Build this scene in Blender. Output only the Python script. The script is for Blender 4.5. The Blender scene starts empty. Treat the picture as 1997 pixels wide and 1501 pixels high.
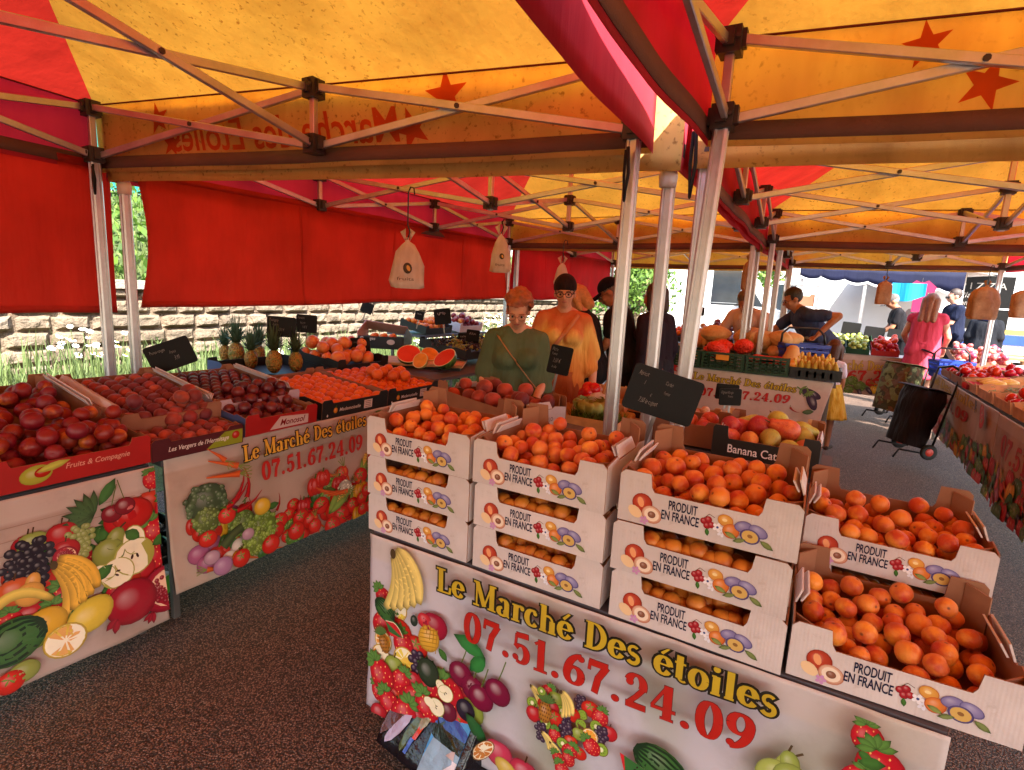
import bpy, bmesh, math, random
import numpy as np
from mathutils import Vector, Matrix, noise as mnoise
random.seed(7); np.random.seed(7)
PI = math.pi
SC = bpy.context.scene
COL = SC.collection
R = math.radians

# ------------------------------------------------------------------ camera
CAM_H, CAM_F, IW, IH = 1.62, 1050.0, 1997.0, 1501.0
def _cam_axes(pitch=9.73, roll=2.9, yaw=29.83):
    p, r, y = R(pitch), R(roll), R(yaw)
    F = Vector((-math.sin(y)*math.cos(p), math.cos(y)*math.cos(p), -math.sin(p)))
    R0 = Vector((math.cos(y), math.sin(y), 0)); U0 = R0.cross(F)
    return R0*math.cos(r)+U0*math.sin(r), U0*math.cos(r)-R0*math.sin(r), F
CR, CU, CF = _cam_axes()
cd = bpy.data.cameras.new('camera'); cam = bpy.data.objects.new('camera', cd); COL.objects.link(cam)
cam.matrix_world = Matrix(((CR.x, CU.x, -CF.x, 0), (CR.y, CU.y, -CF.y, 0), (CR.z, CU.z, -CF.z, CAM_H), (0, 0, 0, 1)))
cd.sensor_width = 36; cd.lens = 36*CAM_F/IW; cd.clip_start = .05; cd.clip_end = 2000
SC.camera = cam
def ray(px, py): return CF+CR*((px-IW/2)/CAM_F)-CU*((py-IH/2)/CAM_F)
def atz(px, py, z): d = ray(px, py); return Vector((0, 0, CAM_H))+d*((z-CAM_H)/d.z)
def aty(px, py, y): d = ray(px, py); return Vector((0, 0, CAM_H))+d*(y/d.y)
def atx(px, py, x): d = ray(px, py); return Vector((0, 0, CAM_H))+d*(x/d.x)

# ------------------------------------------------------------------ light
SUN_EL, SUN_AZ = 47.0, 128.0           # azimuth clockwise from +y
sd = Vector((math.sin(R(SUN_AZ))*math.cos(R(SUN_EL)), math.cos(R(SUN_AZ))*math.cos(R(SUN_EL)), math.sin(R(SUN_EL))))
w = bpy.data.worlds.new('World'); SC.world = w; w.use_nodes = True
nt = w.node_tree; nt.nodes.clear()
sky = nt.nodes.new('ShaderNodeTexSky'); sky.sky_type = 'NISHITA'; sky.sun_disc = False
sky.sun_elevation = R(SUN_EL); sky.sun_rotation = R(SUN_AZ); sky.air_density = 1.3; sky.dust_density = 2.0
bg = nt.nodes.new('ShaderNodeBackground'); bg.inputs[1].default_value = .15
wo = nt.nodes.new('ShaderNodeOutputWorld'); nt.links.new(sky.outputs[0], bg.inputs[0]); nt.links.new(bg.outputs[0], wo.inputs[0])
sl = bpy.data.lights.new('sun', 'SUN'); sl.energy = 5; sl.angle = R(.5); sl.color = (1, .95, .87)
so = bpy.data.objects.new('sun', sl); COL.objects.link(so); so.rotation_euler = sd.to_track_quat('Z', 'Y').to_euler()
so.location = sd*30
vs = SC.view_settings; vs.view_transform = 'Standard'; vs.look = 'None'; vs.gamma = 1; vs.exposure = 2.25
cy = SC.cycles; cy.max_bounces = 7; cy.diffuse_bounces = 5; cy.glossy_bounces = 3; cy.transmission_bounces = 4; cy.transparent_max_bounces = 8
cy.caustics_reflective = False; cy.caustics_refractive = False; cy.sample_clamp_indirect = 6; cy.use_denoising = True
try: cy.denoiser = 'OPENIMAGEDENOISE'
except Exception: pass

# ------------------------------------------------------------------ materials
def lin(h):
    if not isinstance(h, str): return tuple(h[:3])
    h = h.lstrip('#'); o = []
    for i in (0, 2, 4):
        c = int(h[i:i+2], 16)/255
        o.append(c/12.92 if c <= .04045 else ((c+.055)/1.055)**2.4)
    return tuple(o)
class NT:
    def __init__(s, name):
        s.m = bpy.data.materials.new(name); s.m.use_nodes = True; s.t = s.m.node_tree; s.t.nodes.clear()
        s.out = s.n('ShaderNodeOutputMaterial')
    def n(s, t, **kw):
        x = s.t.nodes.new(t)
        for k, v in kw.items(): setattr(x, k, v)
        return x
    def l(s, a, b): s.t.links.new(a, b)
    def setv(s, sock, v):
        if hasattr(v, 'links'): s.l(v, sock)
        elif isinstance(v, str): sock.default_value = lin(v)+(1,)
        elif isinstance(v, (tuple, list)): sock.default_value = tuple(v)+((1,) if len(v) == 3 and sock.type == 'RGBA' else ())
        else: sock.default_value = v
    def bsdf(s, col, rough=.6, metal=0, spec=.5, bump=None, **kw):
        b = s.n('ShaderNodeBsdfPrincipled'); s.setv(b.inputs['Base Color'], col); s.setv(b.inputs['Roughness'], rough)
        b.inputs['Metallic'].default_value = metal; b.inputs['Specular IOR Level'].default_value = spec
        for k, v in kw.items(): s.setv(b.inputs[k], v)
        if bump is not None: s.l(bump, b.inputs['Normal'])
        return b.outputs[0]
    def done(s, sh): s.l(sh, s.out.inputs[0]); return s.m
    def coord(s, k='Object'): return s.n('ShaderNodeTexCoord').outputs[k]
    def mapping(s, v, scale=(1, 1, 1), rot=(0, 0, 0), loc=(0, 0, 0)):
        m = s.n('ShaderNodeMapping'); s.l(v, m.inputs[0]); m.inputs['Scale'].default_value = scale; m.inputs['Rotation'].default_value = rot; m.inputs['Location'].default_value = loc
        return m.outputs[0]
    def noise(s, v, scale=5, detail=3, rough=.5, k=0):
        x = s.n('ShaderNodeTexNoise'); s.l(v, x.inputs['Vector']); x.inputs['Scale'].default_value = scale; x.inputs['Detail'].default_value = detail; x.inputs['Roughness'].default_value = rough
        return x.outputs[k]
    def vor(s, v, scale=5, k='Distance', feature='F1'):
        x = s.n('ShaderNodeTexVoronoi'); x.feature = feature; s.l(v, x.inputs['Vector']); x.inputs['Scale'].default_value = scale
        return x.outputs[k]
    def ramp(s, f, stops):
        r = s.n('ShaderNodeValToRGB'); s.l(f, r.inputs[0]); e = r.color_ramp.elements
        while len(e) < len(stops): e.new(.5)
        for i, (p, c) in enumerate(stops):
            e[i].position = p; e[i].color = (lin(c) if not isinstance(c, (int, float)) else (c, c, c))+(1,)
        return r.outputs[0]
    def mix(s, f, a, b, mode='MIX'):
        m = s.n('ShaderNodeMix'); m.data_type = 'RGBA'; m.blend_type = mode
        s.setv(m.inputs[0], f); s.setv(m.inputs[6], a); s.setv(m.inputs[7], b); return m.outputs[2]
    def math(s, op, a, b=0):
        m = s.n('ShaderNodeMath'); m.operation = op; s.setv(m.inputs[0], a); s.setv(m.inputs[1], b); return m.outputs[0]
    def bump(s, h, dist=.01, strength=1):
        b = s.n('ShaderNodeBump'); b.inputs['Strength'].default_value = strength; b.inputs['Distance'].default_value = dist; s.l(h, b.inputs['Height']); return b.outputs[0]
    def rnd(s): return s.n('ShaderNodeObjectInfo').outputs['Random']
    def hsv(s, c, h=.5, sa=1, v=1):
        x = s.n('ShaderNodeHueSaturation'); s.setv(x.inputs['Hue'], h); s.setv(x.inputs['Saturation'], sa); s.setv(x.inputs['Value'], v); s.setv(x.inputs['Color'], c); return x.outputs[0]
MATS = {}
def mat(name, col='#808080', rough=.6, metal=0, var=.12, vscale=6, bump=0, bscale=60, spec=.5, **kw):
    """plain surface with a little mottling and relief"""
    if name in MATS: return MATS[name]
    t = NT(name); v = t.coord()
    n = t.noise(v, vscale, 4)
    c = lin(col); d = tuple(x*(1-var) for x in c); e = tuple(min(1, x*(1+var)) for x in c)
    cc = t.ramp(n, [(.3, d), (.7, e)])
    b = t.bump(t.noise(v, bscale, 3), bump) if bump else None
    MATS[name] = t.done(t.bsdf(cc, rough, metal, spec, b, **kw)); return MATS[name]
def fabric(name, col, trans, mix=.5, dirt=None, rough=.75, wr=.004):
    t = NT(name); v = t.coord()
    n = t.math('ADD', t.math('MULTIPLY', t.noise(v, 2.2, 4), .5), t.math('MULTIPLY', t.noise(t.mapping(v, (1.3, 1.3, .3)), 2.6, 4, .6), .5))  # uneven fading; the stretched part paints soft fold shading into the cloth
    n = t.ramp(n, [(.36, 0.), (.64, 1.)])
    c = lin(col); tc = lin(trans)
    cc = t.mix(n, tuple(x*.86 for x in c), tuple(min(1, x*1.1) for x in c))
    t2 = t.mix(n, tuple(x*.8 for x in tc), tuple(min(1, x*1.15) for x in tc))
    if dirt:
        sp = t.noise(t.mapping(v, (1, 1, 1)), 42, 2, .6); msk = t.noise(v, 1.1, 3)
        f = t.math('MULTIPLY', t.ramp(sp, [(.6, 0.), (.72, 1.)]), t.ramp(msk, [(.35, .15), (.7, 1.)]))
        cc = t.mix(f, cc, dirt); t2 = t.mix(f, t2, tuple(x*y for x, y in zip(tc, (.55, .38, .25))))
        st = t.ramp(t.noise(t.mapping(v, (2.2, 2.2, .7)), 1.6, 5, .62), [(.5, 0.), (.75, .38)])
        cc = t.mix(st, cc, dirt); t2 = t.mix(st, t2, tuple(x*y for x, y in zip(tc, (.85, .62, .4))))
    wv = t.noise(t.mapping(v, (7, 7, 1.2)), 1.3, 3)
    b = t.bump(t.math('ADD', wv, t.math('MULTIPLY', t.noise(v, 400, 1), .05)), wr*3)
    a = t.bsdf(cc, rough, 0, .25, b)
    tr = t.n('ShaderNodeBsdfTranslucent'); t.setv(tr.inputs[0], t2); t.l(b, tr.inputs[1])
    m = t.n('ShaderNodeMixShader'); m.inputs[0].default_value = mix; t.l(a, m.inputs[1]); t.l(tr.outputs[0], m.inputs[2])
    MATS[name] = t.done(m.outputs[0]); return MATS[name]
def vcol(name, rough=.45, spec=.4, bump=0, bscale=80, grime=0):
    t = NT(name); a = t.n('ShaderNodeAttribute', attribute_name='Col'); c = a.outputs[0]; v = t.coord()
    if grime: c = t.mix(t.ramp(t.noise(v, 9, 5, .65), [(.5, 0.), (.85, grime)]), c, '#5a4a40')
    b = t.bump(t.noise(v, bscale, 3), bump) if bump else None
    MATS[name] = t.done(t.bsdf(c, rough, 0, spec, b)); return MATS[name]

# ------------------------------------------------------------------ mesh building
class MB:
    def __init__(s): s.v = []; s.f = []; s.mi = []; s.c = []; s.cur = 0; s.col = (1, 1, 1)
    def add(s, vs, fs, col=None, mi=None):
        o = len(s.v); s.v += [tuple(x) for x in vs]
        s.f += [tuple(i+o for i in f) for f in fs]; s.mi += [s.cur if mi is None else mi]*len(fs)
        if col is None: col = s.col
        if len(col) == len(vs) and len(vs) and hasattr(col[0], '__len__'): s.c += [tuple(x[:3]) for x in col]
        else: s.c += [tuple(col[:3])]*len(vs)
        return o
    def box(s, c, d, rot=None, col=None, mi=None):
        x, y, z = (q/2 for q in d); vs = [Vector((a, b, e)) for e in (-z, z) for a, b in ((-x, -y), (x, -y), (x, y), (-x, y))]
        if rot is not None:
            m = rot if isinstance(rot, Matrix) else Matrix.Rotation(rot, 3, 'Z'); vs = [m @ q for q in vs]
        c = Vector(c); s.add([q+c for q in vs], [(0, 3, 2, 1), (4, 5, 6, 7), (0, 1, 5, 4), (1, 2, 6, 5), (2, 3, 7, 6), (3, 0, 4, 7)], col, mi)
    def bar(s, a, b, w, h=None, up=(0, 0, 1), col=None, mi=None, bev=0):
        a, b = Vector(a), Vector(b); h = h or w; d = (b-a).normalized(); u = Vector(up)
        if abs(d.dot(u)) > .97: u = Vector((0, 1, 0)) if abs(d.y) < .9 else Vector((1, 0, 0))
        x = d.cross(u).normalized(); y = x.cross(d).normalized()
        if bev:
            k = bev; pr = [(-w/2+k, -h/2), (w/2-k, -h/2), (w/2, -h/2+k), (w/2, h/2-k), (w/2-k, h/2), (-w/2+k, h/2), (-w/2, h/2-k), (-w/2, -h/2+k)]
        else: pr = [(-w/2, -h/2), (w/2, -h/2), (w/2, h/2), (-w/2, h/2)]
        n = len(pr); vs = [p+x*i+y*j for p in (a, b) for i, j in pr]
        s.add(vs, [tuple(range(n))[::-1], tuple(range(n, 2*n))]+[(i, (i+1) % n, n+(i+1) % n, n+i) for i in range(n)], col, mi)
    def tube(s, pts, r, n=8, col=None, mi=None, caps=True):
        pts = [Vector(p) for p in pts]; rr = r if hasattr(r, '__len__') else [r]*len(pts)
        vs = []; prev = None
        for i, p in enumerate(pts):
            d = (pts[min(i+1, len(pts)-1)]-pts[max(i-1, 0)]).normalized()
            if prev is None:
                u = Vector((0, 0, 1)) if abs(d.z) < .9 else Vector((1, 0, 0)); x = d.cross(u).normalized()
            else: x = (prev-d*prev.dot(d)).normalized()
            prev = x; y = d.cross(x)
            for k in range(n): a = 2*PI*k/n; vs.append(p+(x*math.cos(a)+y*math.sin(a))*rr[i])
        fs = [(i*n+k, i*n+(k+1) % n, (i+1)*n+(k+1) % n, (i+1)*n+k) for i in range(len(pts)-1) for k in range(n)]
        if caps: fs += [tuple(range(n))[::-1], tuple(range((len(pts)-1)*n, len(pts)*n))]
        s.add(vs, fs, col, mi)
    def ball(s, c, r, n=12, m=8, rot=None, col=None, mi=None, fn=None):
        rx, ry, rz = r if hasattr(r, '__len__') else (r, r, r); vs = []; c = Vector(c)
        def put(q):
            if fn: q = fn(q)
            q = Vector((q[0]*rx, q[1]*ry, q[2]*rz))
            if rot is not None: q = rot @ q
            vs.append(q+c)
        put((0, 0, 1))
        for j in range(1, m):
            t = PI*j/m
            for k in range(n): a = 2*PI*k/n; put((math.sin(t)*math.cos(a), math.sin(t)*math.sin(a), math.cos(t)))
        put((0, 0, -1)); L = len(vs)-1
        fs = [(0, 1+k, 1+(k+1) % n) for k in range(n)]
        fs += [(1+j*n+k, 1+(j+1)*n+k, 1+(j+1)*n+(k+1) % n, 1+j*n+(k+1) % n) for j in range(m-2) for k in range(n)]
        fs += [(L, 1+(m-2)*n+(k+1) % n, 1+(m-2)*n+k) for k in range(n)]
        s.add(vs, fs, col, mi)
    def lathe(s, prof, c=(0, 0, 0), n=16, col=None, mi=None, rot=None):
        vs = []; c = Vector(c)
        for r, z in prof:
            for k in range(n):
                a = 2*PI*k/n; q = Vector((r*math.cos(a), r*math.sin(a), z))
                if rot is not None: q = rot @ q
                vs.append(q+c)
        fs = [(i*n+k, i*n+(k+1) % n, (i+1)*n+(k+1) % n, (i+1)*n+k) for i in range(len(prof)-1) for k in range(n)]
        fs += [tuple(range(n))[::-1], tuple(range((len(prof)-1)*n, len(prof)*n))]
        s.add(vs, fs, col, mi)
    def prism(s, pts, a, b, col=None, mi=None):
        """polygon pts (list of Vector at side a) extruded by vector b"""
        n = len(pts); b = Vector(b); vs = [Vector(p) for p in pts]+[Vector(p)+b for p in pts]
        s.add(vs, [tuple(range(n))[::-1], tuple(range(n, 2*n))]+[(i, (i+1) % n, n+(i+1) % n, n+i) for i in range(n)], col, mi)
    def grid(s, fn, nu, nv, thick=0, col=None, mi=None, cfn=None):
        """sheet fn(u,v) in 0..1; thick gives it a back face offset along the normal"""
        P = [[Vector(fn(i/nu, j/nv)) for i in range(nu+1)] for j in range(nv+1)]
        vs = [p for r in P for p in r]; W = nu+1
        fs = [(j*W+i, j*W+i+1, (j+1)*W+i+1, (j+1)*W+i) for j in range(nv) for i in range(nu)]
        cc = [cfn(i/nu, j/nv) for j in range(nv+1) for i in range(nu+1)] if cfn else col
        if thick:
            N = []
            for j in range(nv+1):
                for i in range(nu+1):
                    a = P[j][min(i+1, nu)]-P[j][max(i-1, 0)]; b = P[min(j+1, nv)][i]-P[max(j-1, 0)][i]; N.append(a.cross(b).normalized())
            k = len(vs); vs += [p-n*thick for p, n in zip(vs, N)]
            fs += [tuple(q+k for q in f[::-1]) for f in fs]
            bd = [i for i in range(W)]+[j*W+nu for j in range(1, nv+1)]+[nv*W+i for i in range(nu-1, -1, -1)]+[j*W for j in range(nv-1, 0, -1)]
            fs += [(bd[(i+1) % len(bd)], bd[i], bd[i]+k, bd[(i+1) % len(bd)]+k) for i in range(len(bd))]
            if cfn: cc = cc+cc
        s.add(vs, fs, cc, mi)
    def mesh(s, name, mats, smooth=False, angle=None):
        me = bpy.data.meshes.new(name); me.from_pydata([tuple(q) for q in s.v], [], s.f)
        for m in (mats if isinstance(mats, (list, tuple)) else [mats]): me.materials.append(m)
        me.polygons.foreach_set('material_index', s.mi)
        a = me.color_attributes.new('Col', 'FLOAT_COLOR', 'POINT')
        a.data.foreach_set('color', np.c_[np.array(s.c, dtype=np.float32).reshape(-1, 3), np.ones(len(s.c), np.float32)].ravel())
        if smooth: me.polygons.foreach_set('use_smooth', [True]*len(me.polygons))
        if angle is not None: me.set_sharp_from_angle(angle=R(angle))
        me.update(); return me
    def build(s, name, mats, parent=None, smooth=False, angle=None, loc=None):
        return link(name, s.mesh(name, mats, smooth, angle), parent, loc)
def link(name, me, parent=None, loc=None):
    o = bpy.data.objects.new(name, me); COL.objects.link(o)
    if parent: o.parent = parent
    if loc is not None: o.location = loc
    return o
def tag(o, label=None, cat=None, group=None, kind=None):
    if label: o['label'] = label
    if cat: o['category'] = cat
    if group: o['group'] = group
    if kind: o['kind'] = kind
    return o
def thing(name, label, cat, loc=(0, 0, 0), rz=0, group=None):
    o = bpy.data.objects.new(name, None); COL.objects.link(o); o.location = loc; o.rotation_euler = (0, 0, rz); o.empty_display_size = .1
    return tag(o, label, cat, group)
KIDS = {}
def copy_tree(o, parent=None):
    c = o.copy(); COL.objects.link(c)
    if parent: c.parent = parent
    for ch in list(o.children): copy_tree(ch, c)
    return c
def nz(x, y, z=0): return mnoise.noise(Vector((x, y, z)))

SHOP = bpy.data.scenes.new('workshop')      # side scene where skins and letters are evaluated, emptied again at the end
def evaluated(o):
    SHOP.collection.objects.link(o)
    with bpy.context.temp_override(scene=SHOP, view_layer=SHOP.view_layers[0]): dg = bpy.context.evaluated_depsgraph_get(); dg.update()
    me = bpy.data.meshes.new_from_object(o.evaluated_get(dg)); bpy.data.objects.remove(o); return me
# ------------------------------------------------------------------ ground, bank, wall
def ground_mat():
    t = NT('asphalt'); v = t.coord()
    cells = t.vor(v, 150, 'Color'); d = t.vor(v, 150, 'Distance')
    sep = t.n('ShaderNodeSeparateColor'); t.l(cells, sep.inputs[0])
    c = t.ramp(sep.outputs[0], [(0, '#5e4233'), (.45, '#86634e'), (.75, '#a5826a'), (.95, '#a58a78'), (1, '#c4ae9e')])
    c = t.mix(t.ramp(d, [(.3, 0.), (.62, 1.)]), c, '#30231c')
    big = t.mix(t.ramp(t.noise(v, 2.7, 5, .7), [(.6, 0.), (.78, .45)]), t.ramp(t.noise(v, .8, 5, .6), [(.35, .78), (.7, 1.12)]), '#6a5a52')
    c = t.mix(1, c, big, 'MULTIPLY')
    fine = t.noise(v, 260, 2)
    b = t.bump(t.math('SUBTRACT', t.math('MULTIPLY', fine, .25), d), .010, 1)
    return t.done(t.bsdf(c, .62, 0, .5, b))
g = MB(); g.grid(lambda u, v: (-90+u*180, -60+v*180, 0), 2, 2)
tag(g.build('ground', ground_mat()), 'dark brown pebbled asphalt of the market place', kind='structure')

def wall_mat():
    t = NT('sandstone_blocks'); v = t.coord()
    a = t.n('ShaderNodeAttribute', attribute_name='Col')
    c = t.mix(t.ramp(t.noise(v, 4, 5, .6), [(.35, 0.), (.7, 1.)]), a.outputs[0], '#857562')
    c = t.mix(t.ramp(t.noise(v, 17, 4, .7), [(.55, 0.), (.8, .5)]), c, '#7d6350')
    b = t.bump(t.noise(v, 14, 5, .6), .05)
    return t.done(t.bsdf(c, .9, 0, .2, b))
WX = -6.6
def stone_wall():
    root = thing('stone_wall', 'sandstone block retaining wall with grey coping along the grass bank', 'wall', (WX, 4, 0))
    m = MB(); random.seed(3)
    m.box((-.2, 3, .62), (.3, 30, 1.66), col=lin('#4a3a30'))
    z = .2; r = 0
    while z < 1.4:
        y = -12+(r % 2)*.2
        h = .165
        while y < 18:
            L = random.uniform(.26, .44); k = random.uniform(.8, 1.12)
            c = [q*k for q in lin(random.choice(['#6f6456', '#665b50', '#776b5e', '#62574b']))]
            bx, by, bz = .06+random.uniform(-.015, .02), L-.022, h-.02
            # pillow-faced block
            def f(u, v, y=y, L=by, z=z, h=bz, bx=bx):
                e = min(u, 1-u)*L; e2 = min(v, 1-v)*h; q = min(1, min(e, e2)/.03)
                return (-.05+bx*q+.018*nz((y+u*L)*14, (z+v*h)*14), y+u*L, z+v*h)
            m.grid(f, 7, 5, col=c); y += L
        z += h; r += 1
    m.build('masonry', wall_mat(), root)
    c = MB()
    for i in range(20): c.box((-.12, -12+i*1.5+.75, 1.45+.05), (.36, 1.49, .09))
    c.build('coping', mat('coping_stone', '#8f8477', .85, bump=.01), root)
stone_wall()
def leaf_mat(name, a, b):
    t = NT(name); r = t.n('ShaderNodeAttribute', attribute_name='Col').outputs[0]
    sep = t.n('ShaderNodeSeparateColor'); t.l(r, sep.inputs[0])
    c = t.mix(sep.outputs[0], a, b)
    s = t.bsdf(c, .6, 0, .3); tr = t.n('ShaderNodeBsdfTranslucent'); t.setv(tr.inputs[0], c)
    m = t.n('ShaderNodeMixShader'); m.inputs[0].default_value = .35; t.l(s, m.inputs[1]); t.l(tr.outputs[0], m.inputs[2])
    MATS[name] = t.done(m.outputs[0]); return MATS[name]
GRASS = leaf_mat('grass_blade', '#3c4c24', '#78864a'); LEAF = leaf_mat('leaf', '#2d4a18', '#6f9038'); WEED = leaf_mat('weed_leaf', '#46582e', '#84955c')
def blade(m, p, h, wd, lean, az):
    d = Vector((math.cos(az), math.sin(az), 0)); s = Vector((-d.y, d.x, 0))*wd/2; k = random.random()
    p = Vector(p); a = p+Vector((0, 0, h*.55))+d*lean*.3; b = p+Vector((0, 0, h))+d*lean
    m.add([p-s, p+s, a+s*.8, a-s*.8, b], [(0, 1, 2, 3), (3, 2, 4)], (k, k, k))
def bank_z(x, y):
    t = min(1, max(0, (-4.3-x)/2.2)); return .62*t*t*(3-2*t)+.03*nz(x*1.7, y*1.7)*t
b = MB(); b.grid(lambda u, v: (-4.2-u*2.4, -8+v*28, bank_z(-4.2-u*2.4, -8+v*28)+.004), 14, 60)
tag(b.build('grass_bank', mat('bank_soil', '#46512a', .95, var=.4, vscale=9, bump=.02)), 'grassy soil sloping up to the wall', kind='structure')
b = MB()
def hill(u, v):
    x = WX-.3-u*9; y = -12+v*50; return (x, y, 1.38+min(u*9, 4)*.42+.12*nz(x, y))
b.grid(hill, 14, 50); tag(b.build('hillside', mat('hill_soil', '#4b5a2c', .95, var=.4, vscale=5, bump=.03)), kind='structure')
random.seed(5); m = MB()
for i in range(11000):
    y = random.uniform(-2, 15); x = -4.25-2.25*random.random()**.8
    blade(m, (x, y, bank_z(x, y)), random.uniform(.05, .2), .012, random.uniform(0, .1), random.uniform(0, 6.28))
for i in range(7000):
    u, v = random.random()**1.3*.6, random.uniform(.18, .62); p = hill(u, v)
    blade(m, p, random.uniform(.15, .45), .03, random.uniform(0, .2), random.uniform(0, 6.28))
tag(m.build('grass', GRASS), 'rough grass and weeds growing along the wall', kind='stuff')
# taller weeds and daisies, each plant a thing
PETAL = mat('daisy_petal', '#f2f0ea', .6); YEL = mat('flower_yellow', '#e8b818', .6)
def feather_weed(loc, h, label):
    m = MB()
    for s in range(3):
        az = random.uniform(0, 6.3); base = Vector((random.uniform(-.06, .06), random.uniform(-.06, .06), 0))
        hh = h*random.uniform(.75, 1); tip = base+Vector((math.cos(az)*.06, math.sin(az)*.06, hh))
        m.tube([base, base.lerp(tip, .5), tip], [.006, .005, .002], 5, col=(.3,)*3)
        for k in range(46):
            t = random.uniform(.12, 1); p = base.lerp(tip, t); blade(m, p, random.uniform(.05, .09), .012, random.uniform(.05, .12)*(1.15-t*.6), random.uniform(0, 6.3))
    o = m.build('weed_plant', WEED, loc=loc); return tag(o, label, 'plant', 'feathery weeds before the wall')
def daisy_plant(loc, h, n, label, yellow=False):
    r = thing('daisy_plant', label, 'plant', loc, 0, 'flowering plants before the wall'); m = MB(); f = MB()
    for k in range(n):
        a, q = random.uniform(0, 6.3), random.random()**.5*.32; p0 = Vector((math.cos(a)*q*.6, math.sin(a)*q*.6, 0)); p1 = Vector((math.cos(a)*q, math.sin(a)*q, h*random.uniform(.6, 1)))
        m.tube([p0, p1], .003, 4, col=(.4,)*3)
        for j in range(3): blade(m, p0.lerp(p1, random.random()*.8), .1, .014, .05, random.uniform(0, 6.3))
        cz = [Vector((random.uniform(.2, 1), random.uniform(-.5, .5), 1)).normalized()][0]; x = cz.orthogonal().normalized(); y = cz.cross(x)
        rr = random.uniform(.022, .034)
        pts = [p1+(x*math.cos(j*PI/8)+y*math.sin(j*PI/8))*rr*(1 if j % 2 else .72) for j in range(16)]
        f.add([p1+cz*.004]+pts, [(0, 1+j, 1+(j+1) % 16) for j in range(16)], mi=1 if yellow else 0)
        f.ball(p1+cz*.006, .008, 6, 4, mi=1)
    m.build('stems', WEED, r); f.build('flowers', [PETAL, YEL], r)
random.seed(11)
for px, x, h, lb in ((428, -5.2, .75, 'tall feathery weed left of the dark tilted price board'), (505, -5.0, .8, 'tall feathery weed right of the dark tilted price board'), (468, -5.3, .62, 'shorter feathery weed behind the pineapples'), (330, -5.4, .7, 'feathery weed just right of the two left posts')):
    p = atx(px, 700, x); feather_weed((x, p.y, bank_z(x, p.y)), h, lb)
tw = MB(); random.seed(14)
for i in range(6500):
    y = random.uniform(-1, 13); x = random.uniform(-6.45, -4.9); blade(tw, (x, y, bank_z(x, y)), random.uniform(.18, .62)*(.5+.5*abs(nz(y*.9, x))*2), .014, random.uniform(.02, .16), random.uniform(0, 6.28))
tag(tw.build('tall_weeds', WEED), 'tall grassy weeds against the foot of the wall', kind='stuff')
spots = [(185, 690, -5.6, .75, 30, 'white daisies beside the left tent post'), (330, 690, -5.2, .5, 34, 'white daisies above the tilted price board'), (560, 660, -5.6, .45, 16, 'white daisies under the long red curtain'),
         (845, 640, -5.4, .65, 90, 'white daisies behind the grape display'), (885, 630, -5.6, .75, 110, 'dense white daisies behind the clementines'), (930, 630, -5.2, .75, 110, 'dense white daisies left of the green-topped woman'), (975, 620, -5.6, .8, 90, 'white daisies by the far left post'), (1040, 620, -5.5, .8, 70, 'white daisies behind the two facing women')]
for px, py, x, h, n, lb in spots:
    p = atx(px, py, x); daisy_plant((x, p.y, bank_z(x, p.y)), h, n, lb)
for px, x, h in ((480, -5.2, .55), (380, -4.7, .3)):
    p = atx(px, 680, x); daisy_plant((x, p.y, bank_z(x, p.y)), h, 26, 'yellow flowers beside the pineapple tray' if px > 400 else 'low yellow flowers under the tilted price board', True)
# climbing greenery above the coping seen through the gap, teal fence on top
m = MB(); random.seed(8)
for i in range(5200):
    y = random.uniform(-1.5, 8); t = random.random(); x = WX-.3-t*3.2; z = 1.45+t*1.3+random.uniform(-.1, .42)
    p = Vector((x, y, z)); a = Vector((random.gauss(0, 1), random.gauss(0, 1), random.gauss(0, 1))).normalized(); b_ = a.orthogonal().normalized(); s = random.uniform(.03, .08); k = random.random()
    m.add([p-a*s, p+b_*s*.5, p+a*s, p-b_*s*.5], [(0, 1, 2, 3)], (k, k, k))
tag(m.build('undergrowth', LEAF), 'leafy undergrowth covering the bank above the wall', kind='stuff')
r = thing('teal_fence', 'teal mesh fence on top of the overgrown bank', 'fence', (-10.4, 3, 2.6))
m = MB()
for i in range(16): m.bar((0, -7+i*1.2, -.3), (0, -7+i*1.2, 2.4), .06)
m.build('fence_posts', mat('fence_metal', '#4f6a66', .5), r)
m = MB(); m.grid(lambda u, v: (.05+.03*nz(u*40, v*3), -7+u*18, .35+v*2), 40, 4, .006); m.build('mesh_panel', fabric('teal_net', '#2f9a92', '#3fb0a8', .3), r)
# ------------------------------------------------------------------ market tents
RED = fabric('red_canvas', '#c4281e', '#e4382a', .18)
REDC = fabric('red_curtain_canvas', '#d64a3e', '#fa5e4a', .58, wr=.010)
PINK = fabric('red_valance_canvas', '#d84a5c', '#ff6a80', .5)
YELL = fabric('yellow_canvas', '#e4b458', '#e8a83c', .17, dirt='#7a4a12')
YELV = fabric('yellow_valance_canvas', '#f6d48c', '#ffd880', .5, dirt='#8a5a1a')
HEM = mat('hem_band', '#6d4f44', .8, bump=.002, bscale=200)
REDINK = fabric('red_ink', '#d4602c', '#f4702c', .5)
def alu_mat():
    t = NT('aluminium'); v = t.coord()
    n = t.noise(v, 9, 5, .65); c = t.ramp(n, [(.3, '#b9b9bb'), (.7, '#d4d4d6')])
    return t.done(t.bsdf(c, t.math('ADD', t.math('MULTIPLY', n, .25), .25), .78, .5, t.bump(t.noise(v, 240, 2), .0004)))
ALU = alu_mat(); BRK = mat('bracket_plastic', '#3a332f', .5, bump=.001)
VELCRO = mat('black_strap', '#15120f', .8)
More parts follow.
